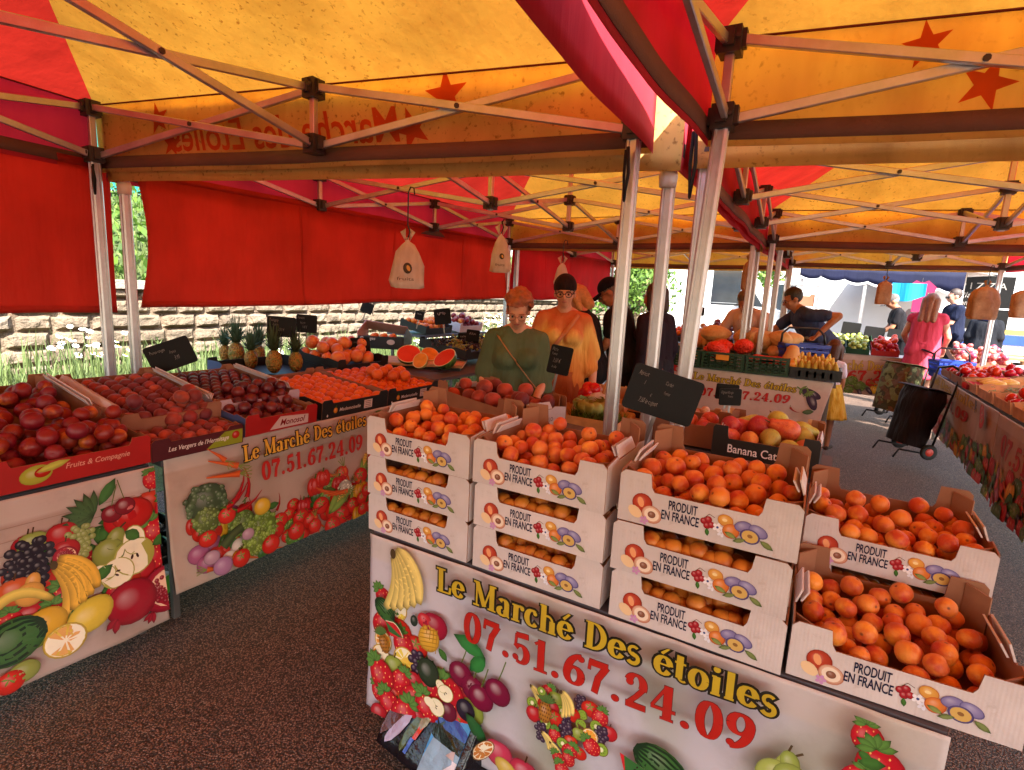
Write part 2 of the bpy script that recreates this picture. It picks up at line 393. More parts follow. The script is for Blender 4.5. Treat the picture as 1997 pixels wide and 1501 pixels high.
def post_mesh(m, a, b, wd=.052):
    """fluted square aluminium post"""
    a, b = Vector(a), Vector(b); k = wd/2; g = .006
    pr = []
    for q in range(4):
        c, s = math.cos(q*PI/2), math.sin(q*PI/2)
        for x, y in ((-k+.008, -k), (-k*.42, -k), (-k*.34, -k+g), (k*.34, -k+g), (k*.42, -k), (k-.008, -k)): pr.append((x*c-y*s, x*s+y*c))
    n = len(pr); vs = [p+Vector((x, y, 0)) for p in (a, b) for x, y in pr]
    m.add(vs, [tuple(range(n))[::-1], tuple(range(n, 2*n))]+[(i, (i+1) % n, n+(i+1) % n, n+i) for i in range(n)])
def bracket(p, parent, big=1):
    m = MB(); p = Vector(p); m.box(p, (.075*big, .075*big, .085)); m.box(p+Vector((.037, 0, .005))*big, (.03, .035, .06)); m.box(p+Vector((0, -.037, .005))*big, (.035, .03, .06))
    m.box(p+Vector((-.037, 0, .005))*big, (.03, .035, .06)); m.box(p+Vector((0, .037, .005))*big, (.035, .03, .06)); m.lathe([(.001, -.006), (.011, -.005), (.011, .0), (.001, .001)], p+Vector((.03, -.053, .005)), 8, rot=Matrix.Rotation(R(90), 3, 'X'))
    m.build('bracket', BRK, parent)
def bars(A, B, n, zl, zu, parent, off=0, sides=True):
    """scissor truss of n crosses between plan points A and B"""
    A, B = Vector(A), Vector(B); d = (B-A).normalized(); nrm = Vector((-d.y, d.x, 0))
    for i in range(n):
        p, q = A.lerp(B, i/n), A.lerp(B, (i+1)/n)
        e = d*.045
        for s, (z0, z1) in ((1, (zl, zu)), (-1, (zu, zl))):
            a = Vector((p.x, p.y, z0))+e+nrm*.013*s; b = Vector((q.x, q.y, z1))-e+nrm*.013*s
            m = MB(); m.bar(a, b, .022, .034, bev=.003); m.build('truss_bar', ALU, parent)
        c = (p+q)/2; m = MB(); m.bar(Vector((c.x, c.y, (zl+zu)/2))-nrm*.03, Vector((c.x, c.y, (zl+zu)/2))+nrm*.03, .02, .02, bev=.005); m.build('pivot_bolt', BRK, parent)
def vert(p, zl, zu, parent, wd=.03):
    m = MB(); m.bar((p[0], p[1], zl), (p[0], p[1], zu), wd, wd, bev=.003); m.build('strut', ALU, parent)
def valance(A, B, zt, zb, mat_, parent, hem=True, wav=.008, hem_side=1, name='valance', label=None):
    """cloth strip from A to B; hem on its inner face"""
    A, B = Vector(A), Vector(B); d = (B-A); L = d.length; d.normalize(); nrm = Vector((-d.y, d.x, 0)); ph = random.random()*9
    def f(u, v): p = A+d*(u*L); return p+nrm*(wav*(1-v)*math.sin(u*L*5+ph)+wav*1.5*(1-v)*nz(u*L*3, ph))+Vector((0, 0, zb+v*(zt-zb)-.012*(1-v)*math.sin(u*PI)))
    m = MB(); m.grid(f, 40, 6, .002); o = m.build(name, mat_, parent, True)
    if label: o['label'] = label
    if hem:
        m = MB(); m.grid(lambda u, v: f(u, .06+v*.17)+nrm*(.0045*hem_side), 40, 2, .003); m.build('hem_band', HEM, parent, True)
    return f, nrm
def roof_panel(quad, mat_, parent, sag=.05, name='roof_panel', label=None, nu=26):
    """quad a,b (eave) c,d (ridge; may coincide)"""
    a, b, c, d = [Vector(q) for q in quad]; ph = random.random()*20
    n = (b-a).cross(d-a).normalized()
    if n.z < 0: n = -n
    def f(u, v):
        p = a.lerp(b, u).lerp(d.lerp(c, u), v); L = (b-a).length
        k = math.sin(u*PI)*math.sin(min(1, v*1.0)*PI)
        fan = .012*math.sin((u-.5)*34+ph)*(1-v)*v*4*(.4+abs(u-.5)*1.4)
        e = min(1, math.sin(u*PI)*5)*min(1, math.sin(v*PI)*5); return p-n*(sag*k)+n*e*(fan+.016*nz(p.x*2.2, p.y*2.2, ph))
    m = MB(); m.grid(f, nu, 14); o = m.build(name, mat_, parent, True)
    if label: o['label'] = label
def tent(label, FL, FR, NR, NL, nside=2, nfront=2, zl=2.28, zu=2.53, ze=2.57, zv=2.2, apex=3.5, posts='FL FR NR NL', skip=(), lean={}, interior=True, hems=(1, 1, 1, 1)):
    """corner points in plan; front/back edges are the yellow ends, the sides red"""
    FL, FR, NR, NL = [Vector((q[0], q[1], 0)) for q in (FL, FR, NR, NL)]
    cx = (FL+FR+NR+NL)/4
    r = thing('market_tent', label, 'market tent', (0, 0, 0), 0, 'red and yellow market tents')
    Q = dict(FL=FL, FR=FR, NR=NR, NL=NL)
    for k, p in Q.items():
        if k in skip: continue
        b = p+Vector(lean.get(k, (0, 0, 0))); m = MB(); post_mesh(m, (b.x, b.y, .012), (p.x, p.y, zl+.02)); m.build('post', ALU, r)
        m = MB(); m.box((b.x, b.y, .006), (.13, .13, .012)); m.build('foot_plate', ALU, r)
        m = MB(); m.bar((p.x, p.y, zl), (p.x, p.y, ze), .032, .032, bev=.003); m.build('strut', ALU, r)
        bracket((p.x, p.y, zl), r); bracket((p.x, p.y, zu), r)
    out = .06
    def grow(p): d = (p-cx); d.normalize(); return p+d*out*1.4
    fl, fr, nr, nl = grow(FL), grow(FR), grow(NR), grow(NL)
    E = lambda p, z=ze: Vector((p.x, p.y, z))
    k = 0 if nside < 3 else 1/3
    mL, mR = NL.lerp(FL, .5), NR.lerp(FR, .5); mid = (mL+mR)/2; ax = ((FL+FR)-(NL+NR))/2
    r1, r2 = mid-ax*(k/2), mid+ax*(k/2); h1, h2 = Vector((r1.x, r1.y, apex)), Vector((r2.x, r2.y, apex))
    if 'NR' not in skip or True:
        roof_panel((E(fl), E(fr), h2, h2), YELL, r, label='yellow end panel of the roof'); roof_panel((E(nr), E(nl), h1, h1), YELL, r, label='yellow end panel of the roof')
        roof_panel((E(nl), E(fl), h2, h1), RED, r, label='red side panel of the roof'); roof_panel((E(fr), E(nr), h1, h2), RED, r, label='red side panel of the roof')
    V = {}; zr = ze+.004
    for nm, a, b, mt, hs in (('far', fl, fr, YELV, hems[0]), ('right', fr, nr, PINK, hems[1]), ('near', nr, nl, YELV, hems[2]), ('left', nl, fl, PINK, hems[3])):
        V[nm] = valance(a, b, zr, zv, mt, r, hem=bool(hs), hem_side=-1)
    for a, b, n in ((FL, FR, nfront), (NR, NL, nfront), (NL, FL, nside), (FR, NR, nside)):
        bars(a, b, n, zl, zu, r)
        for i in range(1, n):
            p = a.lerp(b, i/n); bracket((p.x, p.y, zl), r); bracket((p.x, p.y, zu), r); vert(p, zl, zu, r)
    if interior:
        hubs = [r1] if nside < 3 else [r1, r2]
        mf, mn = FL.lerp(FR, .5), NL.lerp(NR, .5)
        for i, h in enumerate(hubs):
            bracket((h.x, h.y, zl), r); bracket((h.x, h.y, zu), r)
            m = MB(); m.bar((h.x, h.y, zl-.05), (h.x, h.y, apex-.02), .035, .035, bev=.004); m.build('centre_pole', ALU, r)
            t = .5 if nside < 3 else (i+1)/3
            bars(NL.lerp(FL, t), h, 1, zl, zu, r); bars(h, NR.lerp(FR, t), 1, zl, zu, r)
        bars(hubs[-1], mf, 1, zl, zu, r); bars(mn, hubs[0], 1, zl, zu, r)
        if len(hubs) > 1: bars(hubs[0], hubs[1], 1, zl, zu, r)
    return r, V
def curtain(parent, A, B, zt, zbA, zbB, mat_, name='curtain', label=None, wav=.03, edge=0.0):
    A, B = Vector((A[0], A[1], 0)), Vector((B[0], B[1], 0)); d = (B-A); L = d.length; d.normalize(); nrm = Vector((-d.y, d.x, 0)); ph = random.random()*9
    def f(u, v):
        zb = zbA+(zbB-zbA)*u; k = (1-v)
        q = wav*(math.sin(u*L*2.3+ph)*.6+nz(u*L*1.6, v*1.2, ph)*1.2)*(.25+k)
        e = edge*math.sin(v*PI)*max(0, 1-u*L/.5)
        return A+d*(u*L+e)+nrm*q+Vector((0, 0, zb+(zt-zb)*v-.02*math.sin(u*PI)*0+.012*k*nz(u*L*2, ph)))
    m = MB(); m.grid(f, 70, 16, .002); o = m.build(name, mat_, parent, True)
    if label: o['label'] = label
    for q in (.27, .52, .77):
        m = MB(); m.grid(lambda u, v: f(q+(u-.5)*.004, v)-nrm*.003, 1, 16, .002); m.build('curtain_seam', mat_, o, True)
    m = MB(); m.grid(lambda u, v: f(u, v*.045)-nrm*.003, 60, 1, .002); m.build('curtain_hem', mat_, o, True)
    m = MB(); m.grid(lambda u, v: f(u, .95+v*.05)-nrm*.004, 60, 1, .003); m.build('curtain_hem', mat_, o, True)
random.seed(21)
T1, V1 = tent('near tent with star lettering on its yellow valance, over the peaches', (-3.77, 1.60), (-.755, 2.19), (-.56, -.80), (-3.4, -1.35), hems=(1, 0, 1, 1))
T3, V3 = tent('near right tent over the apricot table, stars on its yellow valance', (-.42, 2.17), (2.52, 2.70), (2.52, -.35), (-.45, -.80), lean=dict(FL=(-.1, 0.02, 0)))
T2, V2 = tent('left middle tent over the pineapples with a long red curtain', (-3.55, 5.93), (-.73, 5.95), (-.662, 2.42), (-3.745, 1.735), nside=3, zl=2.24, zu=2.47, ze=2.52, zv=2.15, hems=(1, 0, 1, 1))
T4, V4 = tent('right middle tent over the squash stall', (-.56, 5.95), (2.4, 6.5), (2.62, 3.0), (-.53, 2.48), nside=3, zl=2.26, zu=2.5, ze=2.54, zv=2.17)
for nm_, q_ in (('unseen tent added beyond the right edge to block the sun', ((2.75, 2.75), (5.7, 3.2), (5.7, .1), (2.75, -.3))), ('unseen tent added behind the camera on the right to block sky light', ((-.42, -.95), (2.5, -.6), (2.6, -5), (-.4, -5))), ('unseen tent added behind the camera on the left to block sky light', ((-3.4, -1.5), (-.56, -.95), (-.5, -5), (-3.4, -5.2)))):  # tents added out of frame to block sun and sky light
    tent(nm_, *q_, interior=False)
T5, V5 = tent('far left tent with pinkish curtain behind the capped man', (-3.42, 9.35), (-.62, 9.3), (-.71, 6.14), (-3.52, 6.10), nside=2, zl=2.24, zu=2.47, ze=2.52, zv=2.15)
T6, V6 = tent('far right tent over the pink-dressed woman', (-.55, 8.8), (1.78, 8.95), (2.36, 6.72), (-.50, 6.16), nside=2, zl=2.24, zu=2.47, ze=2.52, zv=2.17)
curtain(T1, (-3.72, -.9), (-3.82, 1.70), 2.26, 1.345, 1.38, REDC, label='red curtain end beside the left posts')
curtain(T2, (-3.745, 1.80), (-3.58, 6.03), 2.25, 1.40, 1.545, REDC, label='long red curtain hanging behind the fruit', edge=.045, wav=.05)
PINKC = fabric('pink_curtain_canvas', '#c01c28', '#f0304a', .45)
curtain(T5, (-3.56, 6.05), (-3.45, 9.3), 2.25, 1.52, 1.6, PINKC, label='pinkish red curtain')
# hook strips and straps at the corner posts
def strap(p, parent, L=.2):
    m = MB(); p = Vector(p); m.tube([p, p+Vector((.012, -.01, -L*.5)), p+Vector((0, 0, -L)), p+Vector((-.012, .01, -L*.5)), p+Vector((-.008, 0, -.01))], .007, 6); m.build('strap', VELCRO, parent, True)
strap((-.755, 2.13, 2.2), T1); strap((-.50, 2.12, 2.24), T3, .24); strap((-3.72, 1.57, 2.22), T1, .16)
# yellow flap and white cover cup joining the tents over the post between them
m = MB(); m.grid(lambda u, v: (-.74+u*.13, 2.33+u*.03, 2.15+v*.35), 4, 4, .003); m.build('yellow_flap', YELV, T2)
m = MB(); m.lathe([(.02, 0), (.036, .006), (.04, .05), (.034, .075)], (-.662, 2.40, 2.09), 14); m.build('post_cap', mat('white_cap_plastic', '#e8e4e0', .4), T2, True)
m = MB(); m.lathe([(.02, 0), (.036, .006), (.04, .05), (.034, .075)], (-3.745, 1.735, 2.08), 14); m.build('post_cap', MATS['white_cap_plastic'], T2, True)
# dark piping along the seam where roof and valance meet
for T_, V_ in ((T1, V1), (T3, V3), (T2, V2), (T4, V4)):
    for k in ('far', 'left', 'right'):
        f_, n_ = V_[k]; m = MB(); m.tube([Vector(f_(i/30, .985))-n_*.006 for i in range(31)], .0045, 6); m.build('seam_piping', mat('seam_piping', '#6d2418', .8), T_, True)
# ------------------------------------------------------------------ printed pictures and lettering
PRINT = vcol('printed_vinyl', .42, .35, grime=.25)
PRINTC = vcol('printed_card', .75, .2)
CHALK = mat('chalk', '#8d8680', .9, var=.3, vscale=40)
def H(h): return lin(h)
def tint(c, k): return tuple(min(1, max(0, x*k)) for x in c)
class Art:
    def __init__(s, step=.00004): s.m = MB(); s.w = 0; s.step = step
    def put(s, pts, fs, col):
        s.w += s.step; s.m.add([(x, y, s.w) for x, y in pts], fs, col)
    def poly(s, pts, col): s.put(pts, [tuple(range(len(pts)))], col)
    def disc(s, u, v, rx, ry=None, rot=0, c='#cc3322', c2=None, hi=(-.3, .35), n=18, e=1, glow=1.35, shape=None):
        """rounded shape shaded from a bright spot to a darker rim, as printed fruit is"""
        ry = rx if ry is None else ry; a = H(c) if isinstance(c, str) else c; b = tint(a, .5) if c2 is None else (H(c2) if isinstance(c2, str) else c2)
        hl = tuple(x+(1-x)*.16*glow for x in a); ca, sa = math.cos(rot), math.sin(rot); pts = []; cols = []; fs = []
        def T(x, y): return (u+(x*rx)*ca-(y*ry)*sa, v+(x*rx)*sa+(y*ry)*ca)
        pts.append(T(hi[0], hi[1])); cols.append(hl)
        for k, (q, cc) in enumerate(((.5, a), (.85, tuple(.65*p+.35*o for p, o in zip(a, b))), (1, b))):
            for i in range(n):
                t = 2*PI*i/n; rr = shape(t) if shape else 1
                x, y = rr*math.cos(t), rr*math.sin(t); pts.append(T(hi[0]+(x-hi[0])*q, hi[1]+(y-hi[1])*q)); cols.append(cc)
        fs = [(0, 1+i, 1+(i+1) % n) for i in range(n)]
        for k in range(2): fs += [(1+k*n+i, 1+(k+1)*n+i, 1+(k+1)*n+(i+1) % n, 1+k*n+(i+1) % n) for i in range(n)]
        s.put(pts, fs, cols)
    def flat(s, u, v, rx, ry=None, rot=0, c='#ffffff', n=16):
        ry = ry or rx; ca, sa = math.cos(rot), math.sin(rot); c = H(c) if isinstance(c, str) else c
        s.poly([(u+rx*math.cos(2*PI*i/n)*ca-ry*math.sin(2*PI*i/n)*sa, v+rx*math.cos(2*PI*i/n)*sa+ry*math.sin(2*PI*i/n)*ca) for i in range(n)], c)
    def leaf(s, u, v, L, wd, rot, c='#3c6a2c', c2='#1e3d18'):
        a, b = H(c), H(c2); ca, sa = math.cos(rot), math.sin(rot); T = lambda x, y: (u+x*ca-y*sa, v+x*sa+y*ca)
        up = [T(L*t, wd*math.sin(PI*t)**.8*.5) for t in (0, .2, .45, .7, 1)]; dn = [T(L*t, -wd*math.sin(PI*t)**.8*.5) for t in (.2, .45, .7)]
        mid = [T(L*t, 0) for t in (.2, .45, .7)]
        pts = up+dn+mid; s.put(pts, [(0, 8, 1), (1, 8, 9, 2), (2, 9, 10, 3), (3, 10, 4), (0, 5, 8), (5, 6, 9, 8), (6, 7, 10, 9), (7, 4, 10)], [b, a, a, a, b, tint(a, .7), tint(a, .7), tint(a, .7), tint(a, 1.3), tint(a, 1.3), tint(a, 1.2)])
    def stroke(s, pts, w, col, w2=None, edge=None):
        col = H(col) if isinstance(col, str) else col; e = col if edge is None else H(edge); n = len(pts); L, Rr = [], []
        for i, (x, y) in enumerate(pts):
            x0, y0 = pts[max(0, i-1)]; x1, y1 = pts[min(n-1, i+1)]; dx, dy = x1-x0, y1-y0; l = math.hypot(dx, dy) or 1
            k = (w+((w2 if w2 is not None else w)-w)*i/(n-1))/2; L.append((x-dy/l*k, y+dx/l*k)); Rr.append((x+dy/l*k, y-dx/l*k))
        s.put(L+list(pts)+Rr, [q for i in range(n-1) for q in ((i, i+1, n+i+1, n+i), (n+i, n+i+1, 2*n+i+1, 2*n+i))], [e]*n+[col]*n+[e]*n)
    # --- printed fruit
    def banana(s, u, v, L, rot, c='#e8cf62', bend=.35, wd=.2):
        pts = []
        for i in range(11):
            t = i/10; x, y = L*(t-.5), bend*L*(1-(2*t-1)**2); pts.append((u+x*math.cos(rot)-y*math.sin(rot), v+x*math.sin(rot)+y*math.cos(rot)))
        a = H(c); n = 11; W = [wd*L*(.25+.75*math.sin(PI*min(1, max(0, i/10*.9+.05)))**.6) for i in range(n)]; P = []; cc = []
        for k, sh in ((-.5, .55), (-.1, 1.0), (.2, 1.15), (.5, .75)):
            for i, (x, y) in enumerate(pts):
                x0, y0 = pts[max(0, i-1)]; x1, y1 = pts[min(n-1, i+1)]; dx, dy = x1-x0, y1-y0; l = math.hypot(dx, dy)
                P.append((x-dy/l*k*W[i], y+dx/l*k*W[i])); cc.append(tint(a, sh*(.35 if i in (0, 10) else 1)))
        s.put(P, [(j*n+i, j*n+i+1, (j+1)*n+i+1, (j+1)*n+i) for j in range(3) for i in range(n-1)], cc)
    def bananas(s, u, v, L, n=5, rot=-.9, c='#ead27a'):
        for k in range(n):
            a = rot+.13*(k-n/2); s.banana(u+L*.5*math.cos(a)+k*L*.02, v+L*.5*math.sin(a)+k*L*.045, L, a, tint(H(c), .85+.06*k) if False else c, .16, .24)
        s.flat(u, v+L*.06, L*.06, L*.09, 0, '#4a3a20')
    def strawberry(s, u, v, r, rot=0, c='#c4182a'):
        s.disc(u, v, r, r*1.2, rot, c, shape=lambda t: 1-.16*max(0, -math.sin(t))**2-.06*abs(math.cos(t)), glow=.9)
        for k in range(16):
            a, q = k*2.4, .85*math.sqrt((k+.5)/16); s.flat(u+r*q*math.cos(a), v+r*1.05*q*math.sin(a), r*.045, r*.07, 0, '#f0c070', 5)
        ca, sa = -math.sin(rot), math.cos(rot)
        for k in range(6): s.leaf(u+ca*r*1.0, v+sa*r*1.0, r*.8, r*.36, rot+.1+k*PI/5.2, '#55803a')
    def tomato(s, u, v, r, c='#c8281a'):
        s.disc(u, v, r, r*.92, 0, c)
        for k in range(5): s.leaf(u-r*.05, v+r*.25, r*.55, r*.16, k*1.26+.3, '#6d8f3a')
    def apple(s, u, v, r, c='#b81c26', st=True):
        s.disc(u, v, r, r*.98, 0, c, shape=lambda t: 1-.13*max(0, math.sin(t))**8)
        if st: s.stroke([(u, v+r*.75), (u+r*.12, v+r*1.25)], r*.1, '#4a3018')
    def cherry(s, u, v, r, c='#8a1030', sx=.3, sy=2.2):
        s.stroke([(u, v+r*.8), (u+sx*r*.6, v+r*sy*.7), (u+sx*r, v+r*sy)], r*.09, '#5c6a30'); s.disc(u, v, r, r*.95, 0, c, glow=2)
    def grapes(s, u, v, r, n=22, c='#8fa84a', k=.32):
        for i in range(n):
            t = (n-i)/n; a = i*2.4; q = r*(.25+.75*t)*math.sqrt((i % 7+.5)/7); s.disc(u+q*math.cos(a)*.8, v+r*1.1*(t-.5)*1.6+q*math.sin(a)*.25, r*k*.9, None, 0, c, n=10)
    def citrus(s, u, v, r, rot=0, flesh='#efa94a', rind='#e8c24a', sq=1):
        s.disc(u, v, r, r*sq, rot, rind, glow=.3); s.flat(u, v, r*.9, r*.9*sq, rot, '#f3ead0', 20); 
        for k in range(9):
            a = k*2*PI/9; ca, sa = math.cos(rot), math.sin(rot); pts = []
            for q, b in ((.1, a), (.8, a-.28), (.84, a), (.8, a+.28)):
                x, y = r*q*math.cos(b), r*q*sq*math.sin(b); pts.append((u+x*ca-y*sa, v+x*sa+y*ca))
            s.poly(pts, H(flesh))
    def melon(s, u, v, rx, ry, rot=0):
        s.disc(u, v, rx, ry, rot, '#3d6b33', glow=.8); ca, sa = math.cos(rot), math.sin(rot)
        for k in range(-3, 4):
            pts = []
            for i in range(13):
                t = -PI/2+PI*i/12; x, y = rx*.97*math.sin(t), ry*.95*math.cos(t)*k/3.4; x += .03*rx*math.sin(i*2.3+k); y += .02*ry*math.sin(i*4+k)
                pts.append((u+x*ca-y*sa, v+x*sa+y*ca))
            s.stroke(pts, ry*.13, '#16301a')
    def slice(s, u, v, r, rot=0, a=1.2):
        pts = [(u, v)]+[(u+r*math.cos(rot-a/2+a*i/10), v+r*math.sin(rot-a/2+a*i/10)) for i in range(11)]; s.poly(pts, H('#356a35'))
        for q, c in ((.93, '#e9dcc0'), (.87, '#c9242c')): s.poly([(u, v)]+[(u+r*q*math.cos(rot-a/2+a*i/10), v+r*q*math.sin(rot-a/2+a*i/10)) for i in range(11)], H(c))
        for k in range(7): t = rot-a/3+a*.67*k/6; q = r*(.45+.3*(k % 2)); s.flat(u+q*math.cos(t), v+q*math.sin(t), r*.02, r*.035, t, '#241414', 6)
    def carrot(s, u, v, L, rot, c='#d9652a'):
        s.stroke([(u, v), (u+L*.3*math.cos(rot), v+L*.3*math.sin(rot)), (u+L*math.cos(rot), v+L*math.sin(rot))], L*.22, c, L*.04, edge='#a8441c')
        for k in range(4): s.stroke([(u, v), (u-L*.4*math.cos(rot+.3*(k-1.5)), v-L*.4*math.sin(rot+.3*(k-1.5)))], L*.03, '#7d8a3e')
    def chili(s, u, v, L, rot, c='#b51418'):
        pts = [(u+L*t*math.cos(rot+.5*t), v+L*t*math.sin(rot+.5*t)) for t in (0, .15, .4, .7, 1)]; s.stroke(pts, L*.2, c, L*.02, edge='#6d0a0e'); s.stroke([(u, v), (u-L*.2*math.cos(rot-.5), v-L*.2*math.sin(rot-.5))], L*.05, '#4d6a2a')
    def lettuce(s, u, v, r, c='#6f9a3c', n=70):
        s.disc(u, v, r, r*.9, 0, tint(H(c), .6))
        for k in range(n):
            a, q = random.uniform(0, 6.3), r*math.sqrt(random.random())*1.02; cc = tint(H(c), random.uniform(.55, 1.5)); s.disc(u+q*math.cos(a), v+q*math.sin(a)*.9, r*random.uniform(.09, .17), None, 0, cc, tint(cc, .55), n=7)
    def eggplant(s, u, v, L, rot, c='#38203f'):
        ca, sa = math.cos(rot), math.sin(rot); s.disc(u, v, L*.5, L*.19, rot, c, shape=lambda t: 1+.0*t if math.cos(t) > 0 else 1, hi=(.2, .3), glow=2)
        for k in range(5): s.leaf(u-ca*L*.48, v-sa*L*.48, L*.3, L*.1, rot+(k-2)*.5, '#5d7a3c')
        s.stroke([(u-ca*L*.48, v-sa*L*.48), (u-ca*L*.66, v-sa*L*.66+L*.03)], L*.06, '#5d7a3c')
    def pear(s, u, v, r, rot=0, c='#a3ad4e'):
        ca, sa = math.cos(rot), math.sin(rot); s.disc(u-sa*r*1.0, v+ca*r*1.0, r*.52, r*.8, rot, c); s.disc(u, v, r, r*1.02, rot, c, shape=None)
        s.stroke([(u-sa*r*1.75, v+ca*r*1.75), (u-sa*r*2.15+ca*r*.2, v+ca*r*2.15+sa*r*.2)], r*.12, '#4a3a20')
    def halfpear(s, u, v, r, rot=0):
        ca, sa = math.cos(rot), math.sin(rot)
        for q, c in ((1.07, '#a8a44a'), (1, '#efe6c8')): s.flat(u-sa*r*.95, v+ca*r*.95, r*.55*q, r*.8*q, rot, c); s.flat(u, v, r*q, r*q, rot, c, 22)
        for k in (-1, 1): s.flat(u+ca*r*.14*k, v+sa*r*.14*k, r*.07, r*.15, rot+.3*k, '#3c2414', 8)
    def pome(s, u, v, r):
        s.disc(u, v, r, r, 0, '#a01830'); s.flat(u+r*.1, v, r*.75, r*.8, .2, '#e8c0a0')
        for k in range(40):
            a, q = k*2.4, r*.66*math.sqrt((k+.5)/40); s.disc(u+r*.1+q*math.cos(a), v+q*math.sin(a), r*.1, None, 0, '#8c1024', n=8)
        for k in range(3): s.leaf(u-r*.6, v-r*.75, r*.5, r*.2, 3.6+k*.5, '#8c1a2a', '#5c1018')
    def pineapple(s, u, v, r, rot=0):
        ca, sa = math.cos(rot), math.sin(rot); s.disc(u, v, r*.75, r*1.15, rot, '#b0772a')
        for k in range(5):
            for j in range(-2, 3):
                x, y = (j+(k % 2)*.5-.25)*r*.26, (k-2)*r*.42; s.flat(u+x*ca-y*sa, v+x*sa+y*ca, r*.09, r*.12, rot, '#6d4318', 6)
        for k in range(9): s.leaf(u-sa*r*1.05, v+ca*r*1.05, r*1.3, r*.3, rot+PI/2+(k-4)*.28, '#4d6d34')
    def pepper(s, u, v, r, c='#c22a1c'):
        for k in (-.45, .45, 0): s.disc(u+k*r, v, r*.6, r, 0, c)
        s.stroke([(u, v+r*.8), (u+r*.15, v+r*1.3)], r*.2, '#4d6a2a')
    def kiwi(s, u, v, r): s.flat(u, v, r, r, 0, '#6a5230'); s.flat(u, v, r*.9, r*.9, 0, '#86a83a'); s.flat(u, v, r*.3, r*.36, 0, '#e6e6c0', 10); [s.flat(u+r*.5*math.cos(k*.7), v+r*.5*math.sin(k*.7), r*.05, r*.09, k*.7, '#201810', 5) for k in range(9)]
    def corn(s, u, v, L, rot):
        ca, sa = math.cos(rot), math.sin(rot); s.disc(u, v, L*.5, L*.13, rot, '#dcb23c')
        for k in range(24): t = (k % 8-3.5)*L*.11; y = (k//8-1)*L*.07; s.disc(u+t*ca-y*sa, v+t*sa+y*ca, L*.05, L*.032, rot, '#ebc650', n=7)
        for q in (-1, 1): s.leaf(u-ca*L*.55, v-sa*L*.55, L*.8, L*.2, rot+.25*q, '#7a9a44')
    def jumble(s, pts, r, kinds, n):
        """packed printed fruit inside a polygon of (u,v) points"""
        xs = [p[0] for p in pts]; ys = [p[1] for p in pts]
        def inside(x, y):
            c = False
            for i in range(len(pts)):
                (x0, y0), (x1, y1) = pts[i-1], pts[i]
                if (y0 > y) != (y1 > y) and x < (x1-x0)*(y-y0)/(y1-y0)+x0: c = not c
            return c
        L = []
        for _ in range(n*30):
            x, y = random.uniform(min(xs), max(xs)), random.uniform(min(ys), max(ys))
            if inside(x, y) and all((x-a)**2+(y-b)**2 > (r*1.15)**2 for a, b in L): L.append((x, y))
            if len(L) >= n: break
        L.sort(key=lambda q: -q[1])
        for x, y in L: getattr(s, 'k_'+random.choice(kinds))(x, y, r*random.uniform(.85, 1.2))
    def k_tom(s, x, y, r): s.tomato(x, y, r)
    def k_app(s, x, y, r): s.apple(x, y, r, random.choice(['#b8202a', '#8fa040', '#c83a20']))
    def k_str(s, x, y, r): s.strawberry(x, y, r, random.uniform(-.8, .8))
    def k_let(s, x, y, r): s.lettuce(x, y, r*1.2, n=26)
    def k_car(s, x, y, r): s.carrot(x-r, y+r*.5, r*2.6, random.uniform(-1.5, -.2))
    def k_pep(s, x, y, r): s.pepper(x, y, r, random.choice(['#c22a1c', '#d9a522', '#b81c1c', '#3f6a2c']))
    def k_oni(s, x, y, r): s.disc(x, y, r, r*.9, 0, random.choice(['#a85a80', '#e0d0c0', '#8a4a6a']))
    def k_gra(s, x, y, r): s.grapes(x, y, r*1.1, 14, random.choice(['#8fa84a', '#3a2440']))
    def k_ora(s, x, y, r): s.citrus(x, y, r, 0, random.choice(['#efa03a', '#d8442c', '#e8d050']))
    def k_ban(s, x, y, r): s.bananas(x-r, y+r*.8, r*2.4, 3)
    def k_egg(s, x, y, r): s.eggplant(x, y, r*2.2, random.uniform(-1.2, .2))
    def k_cor(s, x, y, r): s.corn(x, y, r*2.6, random.uniform(.2, 1.2))
    def k_kiw(s, x, y, r): s.kiwi(x, y, r*.8)
    def k_ber(s, x, y, r): s.disc(x, y, r*.7, None, 0, random.choice(['#6a1030', '#241a30', '#b0202c']))
    def k_chi(s, x, y, r): s.chili(x-r*.6, y, r*2.4, random.uniform(-.6, 1.2))
    def k_leaf(s, x, y, r): [s.leaf(x, y, r*1.6, r*.8, random.uniform(0, 6.3)) for _ in range(3)]
    def k_lem(s, x, y, r): s.disc(x, y, r*1.1, r*.85, random.random(), '#e0c23a')
